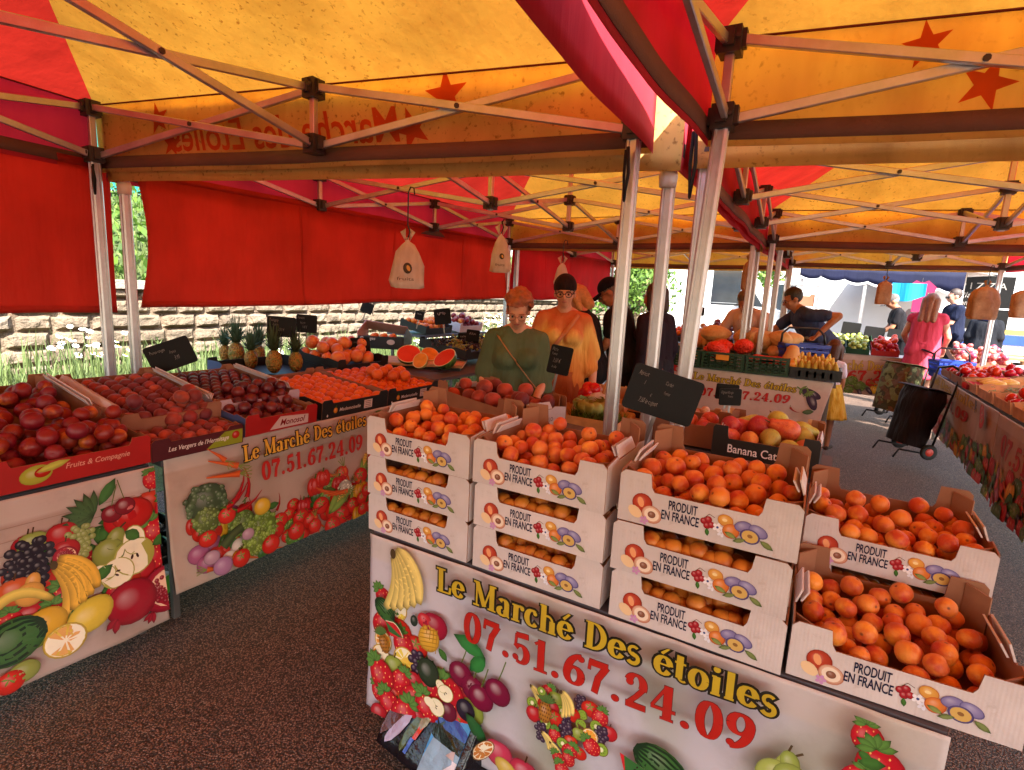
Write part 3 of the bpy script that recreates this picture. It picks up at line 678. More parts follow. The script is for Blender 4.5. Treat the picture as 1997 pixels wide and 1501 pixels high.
    # --- lettering
    def glyphs(s, text, A, B, h, col, out=None, ow=.05, track=.05, fit=True, thin=.07, thick=.2):
        """broad-nib serif lettering along the baseline A to B, cap height h"""
        adv = [G[c][0]+track if c in G else .35 for c in text]; tot = sum(adv); A, B = Vector(A), Vector(B); L = (B-A).length; d = (B-A)/L
        k = L/tot if fit else h; nrm = Vector((-d.y, d.x))
        for pas in ((out, ow), (col, 0)):
            if pas[0] is None: continue
            x = 0
            for c, a in zip(text, adv):
                for st in (G[c][1] if c in G else []):
                    if st[0] == 'dot':
                        ctr = A+d*((x+st[1])*k)+nrm*(st[2]*h); r = (st[3]+pas[1]); n = 14
                        s.poly([(ctr.x+d.x*r*k*math.cos(t)+nrm.x*r*h*math.sin(t), ctr.y+d.y*r*k*math.cos(t)+nrm.y*r*h*math.sin(t)) for t in [2*PI*i/n for i in range(n)]], H(pas[0])); continue
                    pts, wfix = st[0], st[1]; n = len(pts); P, Q = [], []
                    ext = pas[1]
                    for i, (gx, gy) in enumerate(pts):
                        x0, y0 = pts[max(0, i-1)]; x1, y1 = pts[min(n-1, i+1)]; dx, dy = x1-x0, y1-y0; l = math.hypot(dx, dy) or 1; dx /= l; dy /= l
                        w2 = (wfix if wfix else thin+(thick-thin)*abs(dy)**1.3)/2+ext
                        if n > 2 and not wfix and abs(pts[0][0]-pts[-1][0])+abs(pts[0][1]-pts[-1][1]) > .05: pass
                        sx = gx+(dx*ext if i == n-1 else -dx*ext if i == 0 else 0); sy = gy+(dy*ext if i == n-1 else -dy*ext if i == 0 else 0)
                        for lst, sg in ((P, 1), (Q, -1)):
                            px, py = sx-dy*w2*sg, sy+dx*w2*sg; w_ = A+d*((x+px)*k)+nrm*(py*h); lst.append((w_.x, w_.y))
                    s.put(P+Q, [(i, i+1, n+i+1, n+i) for i in range(n-1)], H(pas[0]))
                x += a
    def type(s, text, A, B, h, col, bold=0, shear=0, gap=1):
        """plain built-in letters fitted between A and B"""
        fs, vs_, wd = font_polys(text, bold, shear, gap); A, B = Vector(A), Vector(B); L = (B-A).length; d = (B-A)/L; n = Vector((-d.y, d.x))
        s.put([(A.x+d.x*x/wd*L+n.x*y*h, A.y+d.y*x/wd*L+n.y*y*h) for x, y in vs_], fs, H(col) if isinstance(col, str) else col)
    def script(s, A, h, wd, n, col, seed=1, thick=None):
        """handwriting: a chain of pen loops"""
        rr = random.Random(seed); pts = []; A = Vector(A)
        for i in range(n*8+1):
            t = i/8; k = rr.uniform(.6, 1.0) if i % 8 == 0 else k
            pts.append((A.x+wd*t/n+.18*wd/n*math.sin(t*2*PI+1), A.y+h*k*.5*(1+math.sin(t*2*PI*(1.0+.2*math.sin(t*3+seed))))))
        s.stroke(pts, thick or h*.13, col)
    def build(s, fn, name, mt, parent, clip=None):
        o = s.m
        if clip: o.v = [(min(clip[1], max(clip[0], x)), min(clip[3], max(clip[2], y)), w) for x, y, w in o.v]
        o.v = [tuple(fn(*q)) for q in o.v]; return o.build(name, mt, parent)
FCACHE = {}
def font_polys(text, bold=0, shear=0, gap=1):
    key = (text, bold, shear, gap)
    if key in FCACHE: return FCACHE[key]
    c = bpy.data.curves.new('lettering', 'FONT'); c.body = text; c.offset = bold; c.shear = shear; c.space_character = gap; c.resolution_u = 3
    o = bpy.data.objects.new('lettering', c); me = evaluated(o)
    vs_ = np.array([v.co[:2] for v in me.vertices]); fs = [tuple(p.vertices) for p in me.polygons]
    bpy.data.curves.remove(c); bpy.data.meshes.remove(me)
    x0, x1 = vs_[:, 0].min(), vs_[:, 0].max(); cap = .72
    vs_ = [((x-x0), y/cap) for x, y in vs_]; FCACHE[key] = (fs, vs_, x1-x0); return FCACHE[key]
def arc(cx, cy_, rx, ry, a0, a1, n=14): return [(cx+rx*math.cos(R(a0+(a1-a0)*i/n)), cy_+ry*math.sin(R(a0+(a1-a0)*i/n))) for i in range(n+1)]
def sf(x, y, w=.2): return ([(x-w, y), (x+w, y)], .07)
_e = [(arc(.27, .33, .2, .29, 5, 330), 0), ([(.08, .36), (.46, .36)], .06)]
_six = [(arc(.32, .29, .2, .25, 0, 360, 18), 0), (arc(.58, .3, .46, .64, 100, 182), 0), ('dot', .5, .83, .085)]
G = {
 '0': (.62, [(arc(.31, .49, .2, .46, 0, 360, 22), 0)]),
 '1': (.5, [([(.27, 0), (.27, .97)], 0), ([(.25, .93), (.08, .8)], .07), sf(.27, .035, .19)]),
 '2': (.6, [(arc(.28, .7, .19, .25, 165, -25), 0), ([(.46, .6), (.3, .35), (.1, .1)], .12), ([(.06, .09), (.55, .09)], .18), ('dot', .13, .72, .09)]),
 '4': (.64, [([(.38, .95), (.05, .32)], .07), ([(.03, .29), (.6, .29)], .09), ([(.41, 0), (.41, .97)], 0), sf(.41, .035, .15)]),
 '5': (.58, [([(.14, .88), (.5, .9)], .17), ([(.14, .9), (.11, .5)], .07), (arc(.27, .3, .2, .27, 140, -120), 0), ('dot', .12, .16, .09)]),
 '6': (.62, _six), '9': (.62, [([(.62-x, .96-y) for x, y in q[0]], q[1]) if q[0] != 'dot' else ('dot', .62-q[1], .96-q[2], q[3]) for q in _six]),
 '7': (.58, [([(.05, .87), (.54, .87)], .19), ([(.51, .86), (.3, .45), (.22, 0)], .17), ([(.07, .9), (.05, .64)], .07)]),
 '.': (.3, [('dot', .14, .09, .1)]), ' ': (.32, []),
 'L': (.66, [([(.2, 0), (.2, 1)], 0), sf(.2, .965), ([(.04, .035), (.6, .035)], .07), ([(.6, .02), (.62, .28)], .1)]),
 'D': (.78, [([(.2, 0), (.2, 1)], 0), (arc(.24, .5, .42, .465, 90, -90, 18), 0), ([(.04, .965), (.28, .965)], .07), ([(.04, .035), (.28, .035)], .07)]),
 'M': (1.0, [([(.17, .02), (.17, .96)], .07), ([(.19, .97), (.5, .06)], .19), ([(.5, .06), (.8, .95)], .07), ([(.82, 0), (.82, 1)], 0), sf(.15, .035, .13), sf(.82, .035, .17), sf(.16, .965, .13), sf(.86, .965, .13)]),
 'e': (.52, _e), 'é': (.52, _e+[([(.2, .72), (.4, .98)], .1)]),
 'a': (.54, [(arc(.22, .17, .15, .15, 90, 400), 0), ([(.4, .06), (.4, .45)], 0), (arc(.25, .45, .15, .18, 0, 150), 0), ([(.4, .07), (.52, .02)], .07)]),
 'r': (.48, [([(.18, 0), (.18, .64)], 0), (arc(.36, .4, .17, .21, 175, 60), .08), ('dot', .42, .54, .08), sf(.18, .035, .16), ([(.03, .61), (.18, .61)], .06)]),
 'c': (.5, [(arc(.28, .33, .2, .29, 55, 320), 0), ('dot', .39, .52, .075)]),
 'h': (.64, [([(.16, 0), (.16, 1)], 0), (arc(.32, .44, .17, .18, 180, 0), .08), ([(.49, 0), (.49, .46)], 0), sf(.16, .035, .14), sf(.49, .035, .14), ([(.02, .965), (.16, .965)], .06)]),
 's': (.46, [(arc(.23, .47, .14, .14, 40, 250), .1), (arc(.22, .18, .16, .16, 70, -150), .13), ([(.17, .36), (.3, .3)], .15)]),
 't': (.4, [([(.18, .1), (.18, .86)], 0), ([(.03, .61), (.36, .61)], .07), (arc(.29, .13, .11, .1, 180, 320), .07)]),
 'o': (.56, [(arc(.28, .32, .2, .29, 0, 360, 20), 0)]),
 'i': (.32, [([(.16, 0), (.16, .62)], 0), ('dot', .15, .85, .1), sf(.16, .035, .13), ([(.03, .61), (.16, .61)], .06)]),
 'l': (.32, [([(.16, 0), (.16, 1)], 0), sf(.16, .035, .13), ([(.03, .965), (.16, .965)], .06)]),
}
def star_pts(u, v, r, rot=0, q=.4): return [(u+r*(1 if i % 2 == 0 else q)*math.cos(rot+PI/2+i*PI/5), v+r*(1 if i % 2 == 0 else q)*math.sin(rot+PI/2+i*PI/5)) for i in range(10)]

# ------------------------------------------------------------------ star lettering seen through the yellow valances
def valance_print(V, parent, words, u0, u1, v0, v1, stars):
    f, nrm = V['far']; A = Vector(f(0, 0)); L = (Vector(f(1, 0))-A).length; hgt = .37
    def fn(x, y, w): return Vector(f(min(1, max(0, x/L)), y/hgt))+nrm*-(.003+w)
    a = Art(.00012)
    if words:   # printed outside, so it reads mirrored from inside
        fs, vs_, wd = font_polys(words, .012, .25); sc = (u1-u0)/wd
        a.put([(u1-x*sc, v0+y*(v1-v0)) for x, y in vs_], fs, (1, 1, 1))
    for u, v, r, rot in stars: a.poly(star_pts(u, v, r, rot), (1, 1, 1))
    a.build(fn, 'star_lettering', REDINK, parent)
valance_print(V1, T1, 'Marche des Etoiles', .60, 2.04, .10, .255, [(.50, .27, .085, .2), (.60, .14, .075, -.1), (2.1, .15, .1, .4), (2.27, .28, .11, .1)])
valance_print(V3, T3, 'Marche des Etoiles', 1.2, 2.5, .12, .25, [(.66, .29, .075, .2), (.84, .16, .085, -.3), (2.65, .2, .1, .2)])

# ------------------------------------------------------------------ chalk price boards
BOARD = mat('chalkboard', '#0b0908', .6, var=.3, vscale=14, spec=.2); STEEL = mat('steel_rod', '#8a8684', .35, 1)
def price_board(c, wd, ht, face, tilt, label, lines=(), stake=.15, seed=1, lean=0):
    """c: centre of the board; face: heading its front looks to; tilt: roll in its own plane"""
    r = thing('price_board', label, 'price board', c, 0, 'chalk price boards')
    M_ = Matrix.Rotation(face, 4, 'Z') @ Matrix.Rotation(lean, 4, 'X') @ Matrix.Rotation(tilt, 4, 'Y')
    r.matrix_world = Matrix.Translation(c) @ M_
    m = MB(); k = min(wd, ht)*.09; pts = []
    for sx, sy, a0 in ((1, 1, 0), (-1, 1, 90), (-1, -1, 180), (1, -1, 270)):
        for i in range(4): t = R(a0+30*i); pts.append(Vector((sx*(wd/2-k)+k*math.cos(t), .003, sy*(ht/2-k)+k*math.sin(t))))
    m.prism(pts, 0, (0, -.006, 0)); m.build('slate', BOARD, r)
    a = Art(.00005); rr = random.Random(seed)
    for i, (txt, x, y, s) in enumerate(lines):
        if txt == '~': a.script((x*wd, y*ht), s*ht, wd*.5, 5, (1, 1, 1), seed+i)
        else:
            fs, vs_, w0 = font_polys(txt, -.016, .3); h = s*ht*1.2; q = h*.7
            a.put([(x*wd+u*q, y*ht+v*h+.06*h*math.sin(u*5)) for u, v in vs_], fs, (1, 1, 1))
    if lines: a.build(lambda x, y, w: (x, -.0034-w, y), 'chalk_writing', CHALK, r)
    if stake:
        m = MB(); m.bar((0, .008, -ht*.3), (0, .008, -ht/2-stake), .012, .006); m.build('stake', STEEL, r)
    return r
# ------------------------------------------------------------------ fruit: one mesh per kind and variant, one object per fruit
def gz(y):
    t = max(0, min(y, 13)-1.5); return .028*t*(t/(t+.8) if t < 3 else t/(t+.8))
def fruit_mat(name, base, blush, dark=None, amt=(.35, .75), rough=.42, pores=0, hue=.03, speck=None, scale=1.3, spec=.45, sss=0, side=0, pit=0):
    t = NT(name); v = t.coord(); r = t.rnd()
    off = t.n('ShaderNodeVectorMath'); off.operation = 'ADD'; t.l(v, off.inputs[0]); cb = t.n('ShaderNodeCombineXYZ'); t.l(t.math('MULTIPLY', r, 60), cb.inputs[0]); t.l(cb.outputs[0], off.inputs[1])
    vv = off.outputs[0]
    n = t.noise(vv, scale*1.0, 3, .5); f = t.ramp(t.math('ADD', n, t.math('MULTIPLY', t.math('SUBTRACT', r, .5), .3)), [(amt[0], 0.), (amt[1], 1.)])
    if side:
        sp_ = t.n('ShaderNodeSeparateXYZ'); t.l(v, sp_.inputs[0]); f = t.ramp(t.math('ADD', t.math('MULTIPLY', sp_.outputs[0], .28), t.math('ADD', t.math('MULTIPLY', n, .75), t.math('MULTIPLY', t.math('SUBTRACT', r, .5), .62))), [(amt[0], 0.), (amt[1], 1.)])
    c = t.mix(f, base, blush)
    if dark: c = t.mix(t.ramp(t.noise(vv, scale*2.6, 4, .6), [(.52, 0.), (.78, .8)]), c, dark)
    if pit:
        sz_ = t.n('ShaderNodeSeparateXYZ'); t.l(v, sz_.inputs[0]); c = t.mix(t.ramp(t.math('ADD', t.math('POWER', sz_.outputs[0], 2), t.math('POWER', sz_.outputs[1], 2)), [(.004, .85), (.03, 0.)]), c, '#5a2c14')
    if speck: c = t.mix(t.ramp(t.vor(vv, 11), [(.1, .8), (.22, 0.)]), c, speck)
    c = t.hsv(c, t.math('ADD', .5-hue/2, t.math('MULTIPLY', r, hue)), 1, t.math('ADD', .82, t.math('MULTIPLY', r, .32)))
    b = t.bump(t.vor(vv, 16), .0009) if pores else t.bump(t.noise(vv, 7, 3), .0012)
    kw = {}
    if sss: kw = {'Sheen Weight': sss, 'Sheen Roughness': .5}
    MATS[name] = t.done(t.bsdf(c, rough, 0, spec, b, **kw)); return MATS[name]
FM = {
 'apricot': fruit_mat('apricot_skin', '#e5902f', '#b83414', None, (.22, .66), .48, hue=.03, sss=.1, side=1, pit=1),
 'apricot_gap': fruit_mat('apricot_skin_gap', '#d8842c', '#a83414', None, (.35, .68), .48, hue=.0, scale=22),
 'nectarine': fruit_mat('nectarine_skin', '#7d1416', '#c86a24', None, (.58, .98), .4, hue=.02, side=1),
 'peach': fruit_mat('peach_skin', '#6d1a1c', '#a8382a', None, (.36, .8), .6, hue=.02, sss=.15, side=1),
 'plum': fruit_mat('plum_skin', '#4d0f18', '#6d1a20', '#2c0a12', (.4, .7), .35, hue=.02),
 'orange': fruit_mat('orange_peel', '#d4641e', '#c85416', None, (.4, .7), .4, pores=1, hue=.01),
 'grapefruit': fruit_mat('grapefruit_peel', '#d87c3a', '#cc5c30', None, (.4, .7), .4, pores=1, hue=.015),
 'tomato': fruit_mat('tomato_skin', '#c01d12', '#d13a1c', None, (.4, .8), .22, hue=.02),
 'green_apple': fruit_mat('green_apple_skin', '#93a447', '#b8bd62', '#6d8434', (.4, .7), .35, hue=.02),
 'pink_apple': fruit_mat('pink_apple_skin', '#b8404a', '#d88a7a', '#8c2030', (.4, .75), .35, hue=.03),
 'pear': fruit_mat('pear_skin', '#b5a83c', '#a8a545', '#8a7a2c', (.4, .7), .5, speck='#6d5a24', hue=.02),
 'red_pear': fruit_mat('red_pear_skin', '#b02824', '#c8562c', '#7a1a1c', (.45, .75), .45, speck='#d8a05a', hue=.02),
 'orange_pear': fruit_mat('orange_pear_skin', '#c8762c', '#b8501f', '#8a3a1c', (.4, .7), .5, speck='#7a4a1c'),
 'squash': fruit_mat('squash_skin', '#c99a58', '#d8ae70', '#a87a3c', (.4, .7), .55, hue=.02),
 'courgette': fruit_mat('yellow_courgette_skin', '#d9b24a', '#e3c46a', '#b8903a', (.4, .7), .4, hue=.02),
 'aubergine': fruit_mat('aubergine_skin', '#341026', '#4a1a3a', None, (.4, .7), .2),
 'purple_onion': fruit_mat('purple_onion_skin', '#5c1434', '#82284c', None, (.4, .7), .35),
 'white_onion': fruit_mat('white_onion_skin', '#d8bfa8', '#c8a488', '#b08a70', (.4, .7), .5),
 'lemon': fruit_mat('lemon_peel', '#dcb833', '#e0c24a', None, (.4, .7), .4, pores=1),
 'clementine': fruit_mat('clementine_peel', '#df7420', '#d4601a', None, (.4, .7), .4, pores=1),
 'cherry_tomato': fruit_mat('cherry_tomato_skin', '#c4271a', '#d34a20', None, (.4, .7), .25),
 'bean': fruit_mat('bean_skin', '#52702e', '#6d8a40', None, (.4, .7), .5),
 'pale_fig': fruit_mat('mushroom_skin', '#c9a58f', '#b98b76', '#8f6455', (.4, .7), .6),
}
STEMM = mat('fruit_stem', '#4a3a1e', .8)
def stone(groove=.1, squash=1.0, dimple=.12, lump=.03, seed=0):
    def fn(q):
        x, y, z = q; a = math.atan2(y, x); g = groove*math.exp(-(a/.32)**2)*(1-z*z)**.5 if groove else 0
        d = dimple*math.exp(-((1-z)/.06)) if z > 0 else dimple*.4*math.exp(-((1+z)/.05))
        k = 1-g-d+lump*nz(x*1.6+seed, y*1.6, z*1.6); return (x*k, y*k, z*k*squash)
    return fn
FMESH = {}
def fmesh(kind, nvar=3):
    if kind in FMESH: return FMESH[kind]
    L = []
    for i in range(nvar):
        m = MB(); M2 = [FM[kind], STEMM]
        if kind == 'apricot': m.ball((0, 0, 0), 1, 20, 14, fn=stone(.10, 1.0+.08*(i-1), .14, .05, i*3))
        elif kind in ('nectarine', 'peach', 'plum'): m.ball((0, 0, 0), 1, 20, 14, fn=stone(.06, .94, .16, .03, i*5))
        elif kind in ('orange', 'clementine', 'grapefruit'):
            m.ball((0, 0, 0), 1, 20, 14, fn=stone(0, .94, .06, .02, i*7)); m.ball((0, 0, .9), (.1, .1, .04), 8, 4, mi=1)
        elif kind in ('green_apple', 'pink_apple'):
            m.ball((0, 0, 0), 1, 16, 12, fn=stone(0, .92, .3, .04, i*4)); m.tube([(0, 0, .6), (.05, 0, 1.05)], .05, 5, mi=1)
        elif kind in ('tomato', 'cherry_tomato'):
            def fn(q, i=i):
                x, y, z = q; a = math.atan2(y, x); k = 1-.06*(1+math.cos(a*5+i))*(1-z*z)**.5*(.5+.5*z)-.18*math.exp(-(1-z)/.08); return (x*k, y*k, z*k*.82)
            m.ball((0, 0, 0), 1, 20, 12, fn=fn)
        elif kind in ('pear', 'red_pear', 'orange_pear'):
            pr = [(.02, -.98), (.5, -.93), (.85, -.65), (1, -.2), (.92, .25), (.7, .65), (.5, 1.0), (.42, 1.3), (.3, 1.5), (.05, 1.54)]
            n = 16; rot = Matrix.Identity(3); m.lathe([(r_*(1+.04*math.sin(i+k)), z) for k, (r_, z) in enumerate(pr)], n=n)
            m.v = [(x+.12*math.sin(z*1.4+i)*(z > 0)*z, y, z) for x, y, z in m.v]; m.tube([(.1, 0, 1.48), (.2, .05, 1.95)], [.06, .045], 6, mi=1)
        elif kind == 'courgette':
            m.lathe([(.05, -2.3), (.55, -2.2), (.95, -1.6), (1, -.6), (.85, .6), (.6, 1.6), (.42, 2.1), (.34, 2.5), (.05, 2.55)], n=14); m.v = [(x+.14*math.sin(z*.8+i), y, z) for x, y, z in m.v]
        elif kind == 'squash':
            def fn(q, i=i):
                x, y, z = q; a = math.atan2(y, x); k = 1+.07*math.cos(a*9)*(1-z*z)**.5; return (x*k*(1-.25*max(0, z)), y*k*(1-.25*max(0, z)), z*(1.5+.2*i))
            m.ball((0, 0, 0), 1, 27, 14, fn=fn); m.tube([(0, 0, 1.4), (.1, 0, 1.95)], [.2, .12], 6, mi=1)
        elif kind == 'aubergine': m.lathe([(.05, -1.8), (.7, -1.6), (1, -.8), (.85, .4), (.5, 1.4), (.3, 1.9), (.04, 2)], n=14); m.tube([(0, 0, 1.9), (.1, 0, 2.6)], .2, 6, mi=1)
        elif kind == 'bean': m.tube([(-1+.5*t, .12*math.sin(t*1.3+i), .1*math.cos(t*2)) for t in (0, 1, 2, 3, 4)], [.02, .05, .055, .05, .02], 6)
        elif kind == 'lemon': m.lathe([(.03, -1.25), (.18, -1.1), (.7, -.75), (.95, -.2), (.95, .2), (.7, .75), (.18, 1.1), (.03, 1.2)], n=14)
        else: m.ball((0, 0, 0), 1, 14, 10, fn=stone(0, .9, .1, .08, i*4))
        L.append(m.mesh(kind, M2, True))
    FMESH[kind] = L; return L
CATS = dict(green_apple='apple', pink_apple='apple', red_pear='pear', orange_pear='pear', cherry_tomato='tomato', purple_onion='onion', white_onion='onion', pale_fig='vegetable')
NAMES = dict(pale_fig='shallot', green_apple='apple', pink_apple='apple', red_pear='pear', orange_pear='pear', cherry_tomato='tomato', purple_onion='onion', white_onion='onion')
def fruit(kind, M_, p, r, label, group, rot=None, rnd=True):
    me = random.choice(fmesh(kind)); o = bpy.data.objects.new(NAMES.get(kind, kind), me); COL.objects.link(o)
    if rot is None:
        q = Vector((random.gauss(0, 1), random.gauss(0, 1), random.gauss(0, 1))).normalized(); rot = Matrix.Rotation(random.uniform(0, 6.28), 4, q)
    o.matrix_world = M_ @ Matrix.Translation(p) @ rot @ Matrix.Diagonal((r, r, r, 1))
    return tag(o, label, CATS.get(kind, kind.replace('_', ' ')), group)
def heap(n, r, W, D, z0=0, var=.12, x0=0, y0=0, bias=0, tries=26):
    """drop n balls into a W x D box, each into the lowest of a few spots"""
    S = []
    for i in range(n):
        ri = r*random.uniform(1-var, 1+var); best = None
        for _ in range(tries):
            x, y = random.uniform(ri, W-ri), random.uniform(ri, D-ri); z = z0+ri
            for (a, b, c, q) in S:
                d2 = (a-x)**2+(b-y)**2; s = q+ri
                if d2 < s*s: z = max(z, c+math.sqrt(s*s-d2)*.97)
            k = z-bias*(y/D)+.0*x
            if best is None or k < best[0]: best = (k, x, y, z)
        S.append((best[1], best[2], best[3], ri))
    return [(x+x0, y+y0, z, q) for x, y, z, q in S]
def put_heap(kind, M_, n, r, W, D, z0, label, group, x0=.01, y0=.01, upright=False, **kw):
    for x, y, z, q in heap(n, r, W, D, z0, x0=x0, y0=y0, **kw): fruit(kind, M_, (x, y, z), q, label, group)
def put_rows(kind, M_, nx, ny, r, x0, y0, px, py, z, label, group, miss=0, jit=.12, tilt=.5, hexa=True):
    for j in range(ny):
        for i in range(nx):
            if random.random() < miss: continue
            x = x0+(i+(.5 if hexa and j % 2 else 0))*px+random.uniform(-jit, jit)*r; y = y0+j*py+random.uniform(-jit, jit)*r
            rot = Matrix.Rotation(random.uniform(0, 6.3), 4, 'Z') @ Matrix.Rotation(random.gauss(0, tilt), 4, 'X') @ Matrix.Rotation(random.uniform(0, 6.3), 4, 'Z')
            fruit(kind, M_, (x, y, z+random.uniform(0, .15)*r), r*random.uniform(.93, 1.07), label, group, rot)

# ------------------------------------------------------------------ crates and trays
t = NT('white_card'); v = t.coord(); c = t.ramp(t.noise(v, 8, 4), [(.3, '#c6bcbe'), (.7, '#d4cacc')]); c = t.mix(t.ramp(t.noise(v, 23, 5, .75), [(.58, 0.), (.8, .5)]), c, '#8f7464'); c = t.hsv(c, .5, 1, t.math('ADD', .9, t.math('MULTIPLY', t.rnd(), .16)))
wv = t.n('ShaderNodeTexWave'); t.l(v, wv.inputs[0]); wv.inputs['Scale'].default_value = 40; wv.bands_direction = 'X'
WCARD = MATS['white_card'] = t.done(t.bsdf(c, .8, 0, .3, t.bump(t.math('ADD', t.math('MULTIPLY', wv.outputs[1], .12), t.noise(v, 30, 4)), .0016)))
BCARD = mat('brown_card', '#8f6248', .85, var=.12, vscale=8, bump=.0015, bscale=30)
WOODP = mat('pale_wood', '#c99a6c', .75, var=.2, vscale=12, bump=.001)
BLKC = mat('black_card', '#14110f', .55, var=.2); GRNP = mat('green_plastic', '#143c26', .45, var=.15); BLKP = mat('black_plastic', '#121214', .4, var=.15)
def panel(pts, axis, t, mo, mi_, name, parent, flip=False):
    """flat panel from a 2D outline: axis 'y' lies in xz at y, 'x' lies in yz at x; outer face mo, the rest mi_"""
    m = MB(); n = len(pts)
    ax, off = axis
    P = (lambda a, b, d: (a, off+d, b)) if ax == 'y' else (lambda a, b, d: (off+d, a, b))
    out = [P(a, b, 0) for a, b in pts]; inn = [P(a, b, t) for a, b in pts]
    m.add(out+inn, [tuple(range(n))], mi=0); m.f.append(tuple(range(n, 2*n))[::-1]); m.mi.append(1)
    for i in range(n): m.f.append((i, (i+1) % n, n+(i+1) % n, n+i)[::-1]); m.mi.append(1)
    me = m.mesh(name, [mo, mi_]); bmm = bmesh.new(); bmm.from_mesh(me); bmesh.ops.recalc_face_normals(bmm, faces=bmm.faces); bmm.to_mesh(me); bmm.free()
    return link(name, me, parent)
def notch(W, h, band, tab, c=.012, slant=.012):
    return [(0, 0), (W, 0), (W, h-c), (W-c, h), (W-tab, h), (W-tab-slant*.4, band+slant), (W-tab-slant, band), (tab+slant, band), (tab+slant*.4, band+slant), (tab, h), (c, h), (0, h-c)]
def crate(label, cat, W, D, H, band, tab, mats, side_h=None, group=None, flaps=False, base_z=.004, name='fruit_crate', t=.004, rear=0):
    """open fruit crate; mats: (front outer, side outer, inner)"""
    mf, ms, mi_ = mats; r = thing(name, label, cat, (0, 0, 0), 0, group); sh = side_h or H
    panel(notch(W, H, band, tab), ('y', 0), t, mf, mi_, 'front_panel', r)
    panel(notch(W, H+rear, band+rear*.62, tab), ('y', D), -t, ms, mi_, 'back_panel', r)
    for x, s in ((0, 1), (W, -1)): panel([(t, 0), (D-t, 0), (D-t, sh-.01), (D*.78, sh-.002), (D*.72, sh-.014), (D*.28, sh-.014), (D*.22, sh-.002), (t, sh-.01)], ('x', x), t*s, ms, mi_, 'side_panel', r)
    m = MB(); m.box((W/2, D/2, base_z), (W-2*t-.001, D-2*t-.001, .005)); m.build('base', mi_, r)
    if flaps:
        for x, s in ((0, 1), (W, -1)):
            m = MB(); A = Vector((x+s*.002, D*(.3 if D < .5 else .12), sh-.012)); B = Vector((x+s*.002, D*(.74 if D < .5 else .93), sh-.012)); up = Vector((s*.012, 0, .034))
            m.prism([A, B, B+up+Vector((0, -.012, 0)), A+up+Vector((0, .006, 0))], 0, (s*.004, 0, -.001)); m.prism([A+Vector((s*.012, .004, .004)), B+Vector((s*.012, 0, .004)), B+up+Vector((s*.014, -.01, -.006)), A+up+Vector((s*.014, .01, -.006))], 0, (s*.004, 0, -.001))
            m.build('fold_flap', WCARD, r)
        for x, y, s, q in ((0, 0, 1, 1), (W, 0, -1, 1), (0, D, 1, -1), (W, D, -1, -1)):   # corner gussets
            m = MB(); a = .045
            m.prism([Vector((x+s*t, y+q*a, 0.006)), Vector((x+s*a, y+q*t, 0.006)), Vector((x+s*a, y+q*t, H*.97+(rear*.95 if y else 0))), Vector((x+s*t, y+q*a, H*.97+(rear*.8 if y else 0)))], 0, (s*.003, q*.003, 0)); m.build('corner_gusset', mi_, r)
    return r
def place(o, p, rz=0, tilt=0):
    M_ = Matrix.Translation(p) @ Matrix.Rotation(rz, 4, 'Z') @ Matrix.Rotation(tilt, 4, 'X'); o.matrix_world = M_; return M_
def surf_print(a, x0, z0, M_=None, y=-.0006): return lambda u, v, w: (x0+u, y-w, z0+v)
# ------------------------------------------------------------------ front table with the apricot crates
TBL = mat('table_metal', '#6d6662', .5, .6, bump=.001); TTOP = mat('table_board', '#4d4a52', .6)
def market_table(label, W, D, h, p, rz, tilt=0, group='folding market tables', z0=0):
    r = thing('market_table', label, 'table', p, rz, group)
    m = MB(); m.box((W/2, D/2, h-.012), (W, D, .024)); m.build('table_top', TTOP, r)
    for x in (.05, W-.05):
        for y in (.05, D-.05): m = MB(); m.bar((x, y, z0), (x, y, h-.025), .03, .03, bev=.003); m.build('leg', TBL, r)
    return r
BASEC = mat('banner_base', '#c9bcb8', .45)
def banner(label, A, B, drop, cols, art, wave=.012, thick=.0015, seed=0, bulge=0, grp='printed fruit banners', skew=0, corner=0):
    """cloth hanging from A to B (left to right as you face it); art is drawn in metres, v measured up from the top edge (negative)"""
    A, B = Vector(A), Vector(B); d = B-A; L = d.length; d.normalize(); n = Vector((d.y, -d.x, 0)); n.normalize()
    r = thing('banner', label, 'banner', A, 0, grp)
    def fn(u, v, w=0):
        t = -v/drop; k = wave*(.25+t)*(math.sin(u*7+seed)*.5+nz(u*3.1, v*2.3, seed)*1.3)+.004*nz(u*11, v*9, seed)+bulge*t*t
        k += corner*max(0, u/L-.75)**2*t*8
        u = u*(1-skew*t)
        return d*u+n*(k+w)+Vector((0, 0, v+.01*nz(u*2, 1.7, seed)*t))
    m = MB()
    def cf(u, v):
        U, Vv = u*L, (v-1)*drop; x = nz(U*2.3, Vv*2.3, seed+4)*.5+.5; y = nz(U*5+9, Vv*3, seed)*.5+.5
        a = [p*(1-x)+q*x for p, q in zip(lin(cols[0]), lin(cols[1]))]; b = lin(cols[2]); k = max(0, min(1, (y-.45)*2.2)); a = [p*(1-k)+q*k for p, q in zip(a, b)]
        if Vv > -.09: a = [p*.5+q*.5 for p, q in zip(a, lin('#c9bdb6'))]
        return a
    m.grid(lambda u, v: fn(u*L, (v-1)*drop), 110, 50, thick, cfn=cf); m.build('cloth', PRINT, r, True)
    a = Art(.00003); art(a, L, drop); a.w += .0006
    a.m.v = [(x, y, w+.0012) for x, y, w in a.m.v]; a.build(fn, 'printed_picture', PRINT, r, (.002, L-.002, -drop+.003, -.002))
    return r
